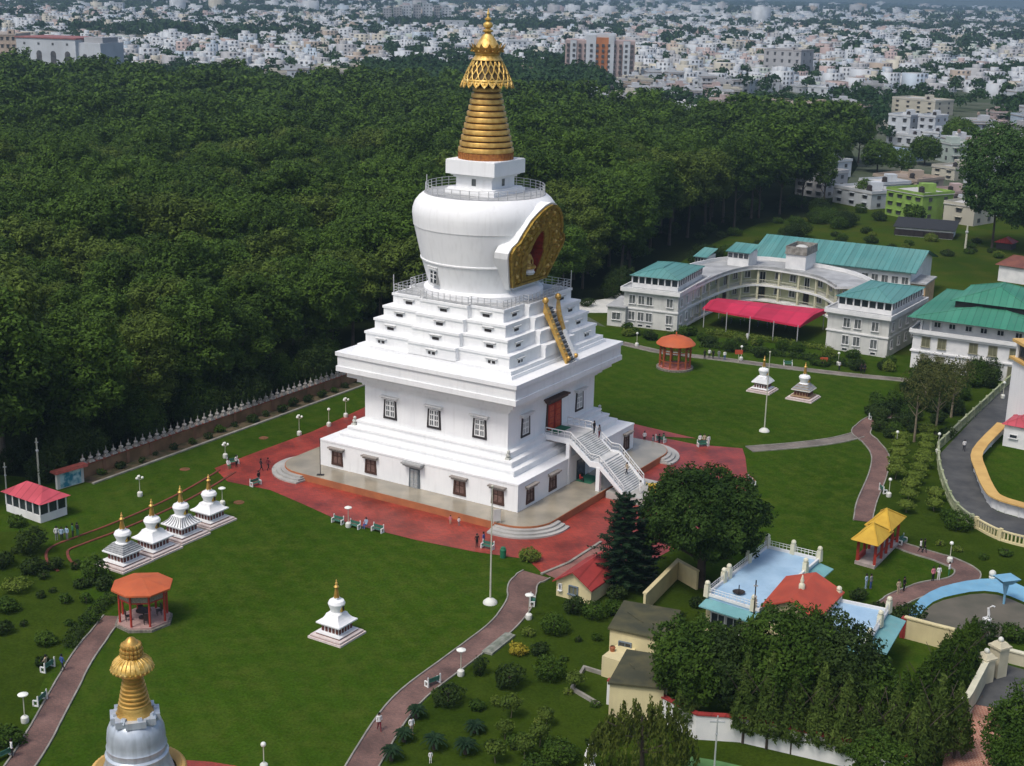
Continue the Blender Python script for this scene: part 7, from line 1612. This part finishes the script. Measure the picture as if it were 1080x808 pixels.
# arcade wall with black roof
a, b2 = G2(944, 248), G2(1004, 253); c4, d, n_ = rectb(a, b2, 9); t = root_at('arcaded_shed', a, 'long low black roofed shed with white arches at the back of the meadow', 'shed'); q = [Vector(p) for p in lpts(c4, a)]
m = MB(); m.prism([tuple(p) for p in q], -.1, 2.2); m.build('wall', WHITE2, t); m = MB(); e = grow(q, .8); m.q([V(e[0], 2.3), V(e[1], 2.3), V(e[2], 3.6), V(e[3], 3.6)]); m.q([V(e[0], 2.2), V(e[3], 3.5), V(e[2], 3.5), V(e[1], 2.2)]); m.build('roof', mat('black_roof', (.03, .032, .035), .8), t)
W = (q[1]-q[0]).length
for i in range(12): p = q[0].lerp(q[1], (i+.5)/12)-n_*.05; m = MB(); m.prism([(-.9, -.02), (.9, -.02), (.9, .1), (-.9, .1)], .1, 1.7); o = m.build('arch_opening', DARK, t); o.location = (p.x, p.y, 0); o.rotation_euler.z = atan2(d.y, d.x)
a, b2 = G2(1050, 262), G2(1066, 264); c4, d, n_ = rectb(a, b2, 4); t = root_at('red_hut', a, 'tiny red roofed kiosk beneath the huge tree at the right', 'hut'); q = [Vector(p) for p in lpts(c4, a)]; m = MB(); m.prism([tuple(p) for p in q], 0, 1.6); m.build('wall', DARK, t); m = MB(); hip(m, grow(q, .5), 1.6, 1.2, .3); m.build('roof', DREDR, t)
a, b2 = G2(922, 166), G2(960, 171); c4, d, n_ = rectb(a, b2, 8); t = root_at('blue_framed_stand', a, 'low blue framed stand in the fields behind the houses', 'stand'); q = [Vector(p) for p in lpts(c4, a)]; m = MB(); m.prism([tuple(p) for p in q], 0, 2); m.build('wall', mat('blue_grey_panel', (.16, .24, .36), .6, (.3, .38, .45), .5), t); m = MB(); m.q([V(q[0], 2.1), V(q[1], 2.1), V(q[2], 4), V(q[3], 4)]); m.q([V(q[0], 2.0), V(q[3], 3.9), V(q[2], 3.9), V(q[1], 2.0)]); m.build('roof', mat('blue_grey_sheet', (.25, .32, .42), .5), t)
# pink, white and orange apartment block
a, b2 = G2(595, 90), G2(668, 92); h = HT(a, 42)-GZ; c4, d, n_ = rectb(a, b2, 30); t = root_at('apartment_block', a, 'tall pink, white and orange striped apartment block behind the forest', 'apartment block'); q = [Vector(p) for p in lpts(c4, a)]; W = (q[1]-q[0]).length
m = MB(); m.prism([tuple(p) for p in q], -.3, h); m.build('wall', HM['pink'], t)
for u0, u1, pr, mm, hh in ((.07, .16, .8, 'white', 0), (.30, .44, 1.4, 'white', 3.5), (.44, .62, 1.1, None, 2), (.62, .70, 1.6, 'white', 3.5), (.83, .93, 1.0, 'white', 0)):
    m = MB(); p0_, p1_ = q[0].lerp(q[1], u0), q[0].lerp(q[1], u1); m.prism([tuple(p0_-n_*pr), tuple(p1_-n_*pr), tuple(p1_+n_*6), tuple(p0_+n_*6)], -.3, h+hh); m.build('bay', HM[mm] if mm else mat('burnt_orange_wall', (.45, .18, .07), .85, (.36, .14, .06), .1), t)
m = MB(); m.prism([tuple(p) for p in (q[0].lerp(q[1], .28)+n_*2, q[0].lerp(q[1], .72)+n_*2, q[0].lerp(q[1], .72)+n_*12, q[0].lerp(q[1], .28)+n_*12)], h, h+4.5); m.build('roof_room', HM['white'], t)
nf = 8
for f in range(nf):
    for i in range(12):
        u_ = (i+.5)/12; pr = 1.65 if .30 < u_ < .70 else 1.05; p = q[0].lerp(q[1], u_)-n_*pr; m = MB(); m.box(0, pr*.5, 1.5+f*(h-2)/nf, 1.7, pr+.1, 1.5+(f+.5)*(h-2)/nf-f*0 if False else 1.5+f*(h-2)/nf+1.8); o = m.build('window', WD, t); o.location = (p.x, p.y, 0); o.rotation_euler.z = atan2(d.y, d.x)
# white building with arched windows, top left
a, b2 = G2(20, 86), G2(82, 89); h = HT(a, 38)-GZ; c4, d, n_ = rectb(a, b2, 30); t = root_at('arched_window_hall', a, 'big white hall with tall arched windows and a dull red roof at the upper left', 'building'); q = [Vector(p) for p in lpts(c4, a)]
m = MB(); m.prism([tuple(p) for p in q], -.3, h-.8); W = (q[1]-q[0]).length; q1b = q[1]+d*W*.38; m.prism([tuple(q[1]+n_*2), tuple(q1b+n_*2), tuple(q1b+n_*26), tuple(q[1]+n_*26)], -.3, h-2.6); m.build('wall', HM['white'], t)
m = MB(); m.prism([tuple(p) for p in grow(q, .8)], h-.8, h); m.build('roof', mat('dull_red_roof', (.30, .12, .11), .8, (.22, .10, .10), .2), t)
m = MB(); m.prism([tuple(q[1]+d*2+n_*6), tuple(q1b-d*1+n_*6), tuple(q1b-d*1+n_*22), tuple(q[1]+d*2+n_*22)], h-2.6, h+.6); m.build('roof_room', HM['grey'], t)
def archw(p, z0, w, hh):
    m = MB(); pts_ = [(-w/2, z0), (w/2, z0)]+[(w/2*cos(x), z0+hh+w/2*sin(x)) for x in np.linspace(0, pi, 9)]; b = 0; m.v = [(x, -.08, z) for x, z in pts_]+[(x, .1, z) for x, z in pts_]; n = len(pts_); m.f = [tuple(range(n))]+[(i, n+i, n+(i+1) % n, (i+1) % n) for i in range(n)]; m.m = [0]*(n+1); o = m.build('arched_window', WD, t); o.location = (p.x, p.y, 0); o.rotation_euler.z = atan2(d.y, d.x)
for i in range(4): archw(q[0].lerp(q[1], .14+i*.24)-n_*.02, h*.42, W*.09, h*.22); m = MB(); m.box(0, 0, h*.83, 1.4, .12, h*.88); o = m.build('window', WD, t); pp = q[0].lerp(q[1], .14+i*.24)-n_*.04; o.location = (pp.x, pp.y, 0); o.rotation_euler.z = atan2(d.y, d.x)
for i in range(2): archw(q[1].lerp(q1b, .3+i*.42)+n_*1.98, h*.42, W*.08, h*.18)
a2 = G2(-14, 84); house(-16, 20, 84, 36, 30, 'peach', 'tan brick building beside the hall with arched windows at the upper left edge', 6, 6, .02, side=False, cat='building')
# high rises far off
for i, (x0, x1, yt) in enumerate(((415, 424, 8), (425, 434, 6), (436, 444, 5), (446, 456, 4), (458, 464, 6), (466, 476, 8), (404, 413, 9))):
    house(x0, x1, 27, yt, 20, 'white' if i % 2 else 'grey', 'pale high rise in the far cluster left of the golden spire', 7, 3, .02, extra=False, cat='high rise', side=False, name='high_rise', group='far high rises left of the spire')
for i, (x0, x1, yb, yt) in enumerate(((465, 494, 33, 22), (480, 490, 62, 48), (534, 556, 56, 43), (116, 130, 14, 3))):
    house(x0, x1, yb, yt, 22, 'white', ('white slab block below the far high rises', 'small white frame building left of the spire canopy', 'white block just right of the spire canopy', 'pale slab on the skyline at upper left')[i], 3, 4, .02, extra=False, side=False)
# ------------------------------------------------------------------ the town: individual houses near, one mass far away
rg = np.random.default_rng(99)
_ph = rg.uniform(0, 6, 12)
def nse(x, y, s_):
    x, y = x/s_, y/s_
    return (np.sin(x*1.3+_ph[0]+1.7*np.sin(y*.7+_ph[1]))+np.sin(y*1.7+_ph[2]+1.3*np.sin(x*.9+_ph[3]))+.7*np.sin(x*3.1+y*2.3+_ph[4])+.5*np.sin(x*5.7-y*4.9+_ph[5]))/3.2
def free(x, y):
    px, py = P((x, y, GZ))
    if not (-60 < px < 1140): return False
    lim = 96 if px < 400 else (104 if px < 560 else (128 if px < 900 else (140 if px < 930 else 228)))
    if py > lim: return False
    if pip(x, y, FPOLY): return False
    if 860 < px and 140 < py < 175: return False if px < 995 else True
    if 590 < px < 672 and 60 < py < 94: return False
    if px < 110 and 60 < py < 92: return False
    if 775 < px < 905 and 98 < py < 126: return False
    if 928 < px < 1050 and 100 < py < 156: return False
    if py > 165 and px < 1036: return False
    if 400 < px < 480 and 24 < py < 30: return False
    return True
cand = []
for (d0_, d1_, s_, th) in ((335, 1400, 17, .12), (1400, 2800, 25, .15), (2800, 5000, 40, .2), (5000, 8200, 62, .2)):
    yy = CY+d0_
    while yy < CY+d1_:
        hw_ = (yy-CY)*.42; xx = CX-hw_
        while xx < CX+hw_:
            x, y = xx+rg.uniform(-.22, .22)*s_, yy+rg.uniform(-.22, .22)*s_; xx += s_
            if rg.random() < .12: continue
            if not free(x, y): continue
            v = nse(x, y, 95 if y < 1300 else 190 if y < 2700 else 420)
            if v < (th*1.2+.34 if y > 620 else .75) : cand.append((x, y, s_, v))
        yy += s_
cand.sort(key=lambda c: (c[0]-CX)**2+(c[1]-CY)**2)
keys = list(HC); wts = [.52, .12, .06, .13, .07, .05, .03, .02]
def housemesh(w, dpt, h, colr, roofm, rngx, far=False):
    m = MB(); m.box(0, 0, -.5, w, dpt, h, mi=0); m.box(0, 0, h, w+.5, dpt+.5, h+.25, mi=1); m.ribbon([(-w/2, -dpt/2), (w/2, -dpt/2), (w/2, dpt/2), (-w/2, dpt/2)], h+.25, h+.95, .25, 0, True)
    k = rngx.uniform(); m.box(rngx.uniform(-.2, .2)*w, rngx.uniform(-.1, .25)*dpt, h+.2, w*.35, dpt*.35, h+2.6, mi=0)
    if k < .4: m.box(w*.25, -dpt*.1, -.3, w*.5+.6, dpt*.8+.6, h*.5, mi=0)
    fl = max(1, int(h/3))
    for f in range(fl):
        for i in range(3):
            for sx_ in (-1,): m.box((i-1)*w*.3, -dpt/2, f*3+1, w*.12, .16, f*3+2.4, mi=2)
        for i in range(2): m.box(w/2, (i-.5)*dpt*.45, f*3+1, .16, dpt*.13, f*3+2.4, mi=2); m.box(-w/2, (i-.5)*dpt*.45, f*3+1, .16, dpt*.13, f*3+2.4, mi=2)
        m.box(0, -dpt/2-.5, f*3+2.8, w*.9, 1.0, f*3+2.95, mi=1)
    m.lathe([(.01, h+2.6), (.7, h+2.6), (.7, h+3.6), (.1, h+3.9)], 8, 0, dpt*.1, 2 if k > .5 else 1)
    return m
HV = {}
nH = 215
def houselabel(colr, d): return ('%s flat roofed house in the nearer part of the town' if d < 900 else '%s flat roofed house in the town beyond the forest') % colr
for i, (x, y, s_, v) in enumerate(cand[:nH]):
    colr = keys[int(rg.choice(8, p=wts))]; k = (colr, int(rg.integers(0, 3)))
    d_ = sqrt((x-CX)**2+(y-CY)**2); rz = rg.choice([.12, .12+pi/2])+rg.uniform(-.08, .08)
    if k not in HV:
        rr = np.random.default_rng(keys.index(colr)*3+k[1]); w, dp, h = rr.uniform(9, 14), rr.uniform(8.5, 12), (3.6, 6.8, 9.6)[k[1]]
        o = housemesh(w, dp, h, colr, 0, rr).build('town_house', [HM[colr], HR[int(rr.integers(0, 3))], WD]); HV[k] = o
    else: o = HV[k].copy(); COL.objects.link(o)
    o.location = (x, y, GZ); o.rotation_euler.z = rz; g_ = '%s houses of the %s town' % (colr, 'nearer' if d_ < 900 else 'farther'); tag(o, houselabel(colr, d_), 'house', g_)
# far mass
far = cand[nH:]
def boxes(arr, mats_, name, label):
    n = len(arr); V = np.zeros((n*8, 3), np.float32); co = np.array([[-1, -1, 0], [1, -1, 0], [1, 1, 0], [-1, 1, 0], [-1, -1, 1], [1, -1, 1], [1, 1, 1], [-1, 1, 1]], float)
    fq = np.array([[4, 5, 6, 7], [0, 1, 5, 4], [1, 2, 6, 5], [2, 3, 7, 6], [3, 0, 4, 7]]); A = np.array([a[:7] for a in arr]); mi_ = np.array([a[7] for a in arr]); ro = np.array([a[8] for a in arr])
    c, s_ = np.cos(A[:, 6]), np.sin(A[:, 6]); X = co[None, :, 0]*A[:, 3:4]/2; Y = co[None, :, 1]*A[:, 4:5]/2
    V = np.stack([X*c[:, None]-Y*s_[:, None]+A[:, 0:1], X*s_[:, None]+Y*c[:, None]+A[:, 1:2], A[:, 2:3]+co[None, :, 2]*A[:, 5:6]], 2).reshape(-1, 3)
    F = (fq[None]+np.arange(n)[:, None, None]*8).reshape(-1, 4); MI = np.repeat(mi_[:, None], 5, 1); MI[:, 0] = ro; MI = MI.ravel()
    me = bpy.data.meshes.new(name); me.vertices.add(len(V)); me.vertices.foreach_set('co', V.astype(np.float32).ravel()); me.loops.add(F.size); me.loops.foreach_set('vertex_index', F.astype(np.int32).ravel()); me.polygons.add(len(F)); me.polygons.foreach_set('loop_start', np.arange(0, F.size, 4, dtype=np.int32)); me.polygons.foreach_set('material_index', MI.astype(np.int32))
    for q_ in mats_: me.materials.append(q_)
    me.update(calc_edges=True); o = bpy.data.objects.new(name, me); COL.objects.link(o); return o
arr = []
for (x, y, s_, v) in far:
    ci = int(rg.choice(8, p=wts)); ri = 8+int(rg.choice(3, p=[.3, .55, .15])); w, dp = s_*rg.uniform(.42, .78), s_*rg.uniform(.42, .75); h = rg.choice([3.5, 6.5, 9, 12], p=[.3, .4, .22, .08])*(1 if s_ < 40 else 1.2); a = rg.choice([.12, .6])+rg.uniform(-.1, .1)
    if s_ > 30 and rg.random() < .03: h *= 2.5
    arr.append((x, y, GZ-.5, w, dp, h+.5, a, ci, ri))
    if rg.random() < .6: arr.append((x+rg.uniform(-.2, .2)*w, y+rg.uniform(-.2, .2)*dp, GZ+h, w*.4, dp*.4, 2.8, a, ci, ri))
    if rg.random() < .4: arr.append((x+.5*w, y, GZ-.5, w*.6, dp*.7, h*.55, a, int(rg.choice(8, p=wts)), ri))
    if s_ < 30:
        fl = int(h/3)
        for f in range(fl):
            for j in range(3):
                u_ = (j-1)*w*.3; xx, yy = u_, -dp/2-.02; c, s2 = cos(a), sin(a); arr.append((x+xx*c-yy*s2, y+xx*s2+yy*c, GZ+f*3+1, w*.13, .2, 1.4, a, 11, 11))
ft = boxes(arr, [HM[k] for k in keys]+HR+[WD], 'distant_town', ''); tag(ft, 'endless pale town of flat roofed houses fading into haze toward the horizon', 'town', None, 'stuff')
# town trees
def treeblob(rng, n, size, r):
    bl = []; 
    for k in range(4): bl.append((rng.uniform(-.5, .5)*r, rng.uniform(-.5, .5)*r, r*rng.uniform(.9, 1.5), r*.6, r*.6, r*.5))
    V = []
    for b in bl:
        d = rng.normal(size=(n, 3)); d /= np.linalg.norm(d, axis=1, keepdims=True); d[:, 2] = np.abs(d[:, 2])*1.2-.2; p = np.array(b[:3])+d*np.array(b[3:6]); V.append(leafquads(p, d+rng.normal(size=d.shape)*.4, size, rng))
    return np.concatenate(V)
tb1 = [treeblob(np.random.default_rng(700+i), 34, 1.5, 5.5) for i in range(6)]; tb2 = [treeblob(np.random.default_rng(800+i), 12, 3.6, 8) for i in range(6)]; tb3 = [treeblob(np.random.default_rng(900+i), 7, 7, 13) for i in range(5)]
acc = []; cnt = 0
for (d0_, d1_, s_, th, tb) in ((430, 1500, 13, .02, tb1), (1500, 3200, 20, .05, tb2), (3200, 8300, 44, .1, tb3)):
    yy = CY+d0_
    while yy < CY+d1_:
        hw_ = (yy-CY)*.42; xx = CX-hw_
        while xx < CX+hw_:
            x, y = xx+rg.uniform(-.45, .45)*s_, yy+rg.uniform(-.45, .45)*s_; xx += s_
            v = nse(x, y, 95 if y < 1300 else 190 if y < 2700 else 420)
            inb = v > (th*1.2+.3 if y > 620 else .2)
            if not inb and rg.random() > .10: continue
            px, py = P((x, y, GZ))
            if not (-60 < px < 1140) or pip(x, y, FPOLY): continue
            if px < 900 and py > 140: continue
            if px < 400 and py > 112: continue
            if py > 200 or (py > 165 and px < 985) or (930 < px < 1048 and 118 < py < 156): continue
            if 590 < px < 672 and 78 < py < 94: continue
            if px < 110 and 78 < py < 95: continue
            L = tb[int(rg.integers(0, len(tb)))]; a = rg.uniform(0, 6.28); k = rg.uniform(.7, 1.25); c, s2 = cos(a), sin(a)
            acc.append(np.stack([(L[:, 0]*c-L[:, 1]*s2)*k+x, (L[:, 0]*s2+L[:, 1]*c)*k+y, L[:, 2]*k+GZ-1], 1)); cnt += 1
        yy += s_
# belt of woodland right behind the forest and dark wood at the end of the town
for _ in range(420):
    px, py = rg.uniform(390, 640), rg.uniform(92, 118); p = G(px, py-rg.uniform(0, 14)); L = tb1[int(rg.integers(0, 6))]; k = rg.uniform(1.0, 1.7); acc.append(L*k+np.array([p.x, p.y, GZ-1]))
tt = quadmesh('town_trees', np.concatenate(acc), L_CITY); tag(tt, 'dark green belts of trees between the far houses', 'trees', None, 'stuff')
print('TOWN', len(cand), len(arr), cnt, len(tt.data.polygons))
# low hills on the horizon
m = MB(); n = 60; b = 0
for i in range(n+1):
    x = -7500+15000*i/n; h = 42+14*sin(i*.5)+9*sin(i*1.3+1); m.v += [(x, 8600+200*sin(i*.4), GZ-5), (x, 9600, h), (x, 11000, GZ-5)]
for i in range(n):
    for k in range(2): m.f.append((3*i+k, 3*(i+1)+k, 3*(i+1)+k+1, 3*i+k+1)); m.m.append(0)
hl_ = m.build('hills', mat('wooded_hill', (.03, .05, .03), .95, (.05, .07, .04), .002), smooth=True); hl_['kind'] = 'structure'
# ------------------------------------------------------------------ haze, sky, sun
hz = bpy.data.materials.new('haze_air'); hz.use_nodes = True; N = hz.node_tree.nodes; N.remove(N['Principled BSDF']); pv = N.new('ShaderNodeVolumePrincipled'); pv.inputs['Color'].default_value = (.38, .54, .68, 1); pv.inputs['Density'].default_value = HAZE; pv.inputs['Anisotropy'].default_value = .2
hz.node_tree.links.new(pv.outputs[0], N['Material Output'].inputs['Volume'])
m = MB(); m.box(0, 5800, GZ-6.5, 18600, 12600, 84); ho = m.build('haze', hz); ho['kind'] = 'stuff'
w = bpy.data.worlds.new('World'); scene.world = w; w.use_nodes = True; N = w.node_tree.nodes; bg = N['Background']; sky = N.new('ShaderNodeTexSky'); sky.sky_type = 'NISHITA'; sky.sun_disc = False
sd = Vector((-.45, -.52, 1.1)).normalized(); el = math.asin(sd.z); az = atan2(sd.x, sd.y)
sky.sun_elevation = el; sky.sun_rotation = az; sky.air_density = .8; sky.dust_density = 3.5; sky.ozone_density = .4; w.node_tree.links.new(sky.outputs[0], bg.inputs[0]); bg.inputs[1].default_value = SKYS
sl = bpy.data.lights.new('sun', 'SUN'); sl.energy = SUNS; sl.angle = radians(13); sl.color = (1, .97, .925); so_ = bpy.data.objects.new('sun', sl); COL.objects.link(so_); so_.rotation_euler = sd.to_track_quat('Z', 'Y').to_euler()
scene.render.engine = 'CYCLES'; scene.cycles.max_bounces = 6; scene.cycles.diffuse_bounces = 3; scene.cycles.transparent_max_bounces = 6; scene.cycles.volume_bounces = 0
vs_ = scene.view_settings; vs_.view_transform = 'Standard'; vs_.look = 'None'; vs_.exposure = EXPO; vs_.gamma = 1.0
scene.render.resolution_x = 1024; scene.render.resolution_y = 766
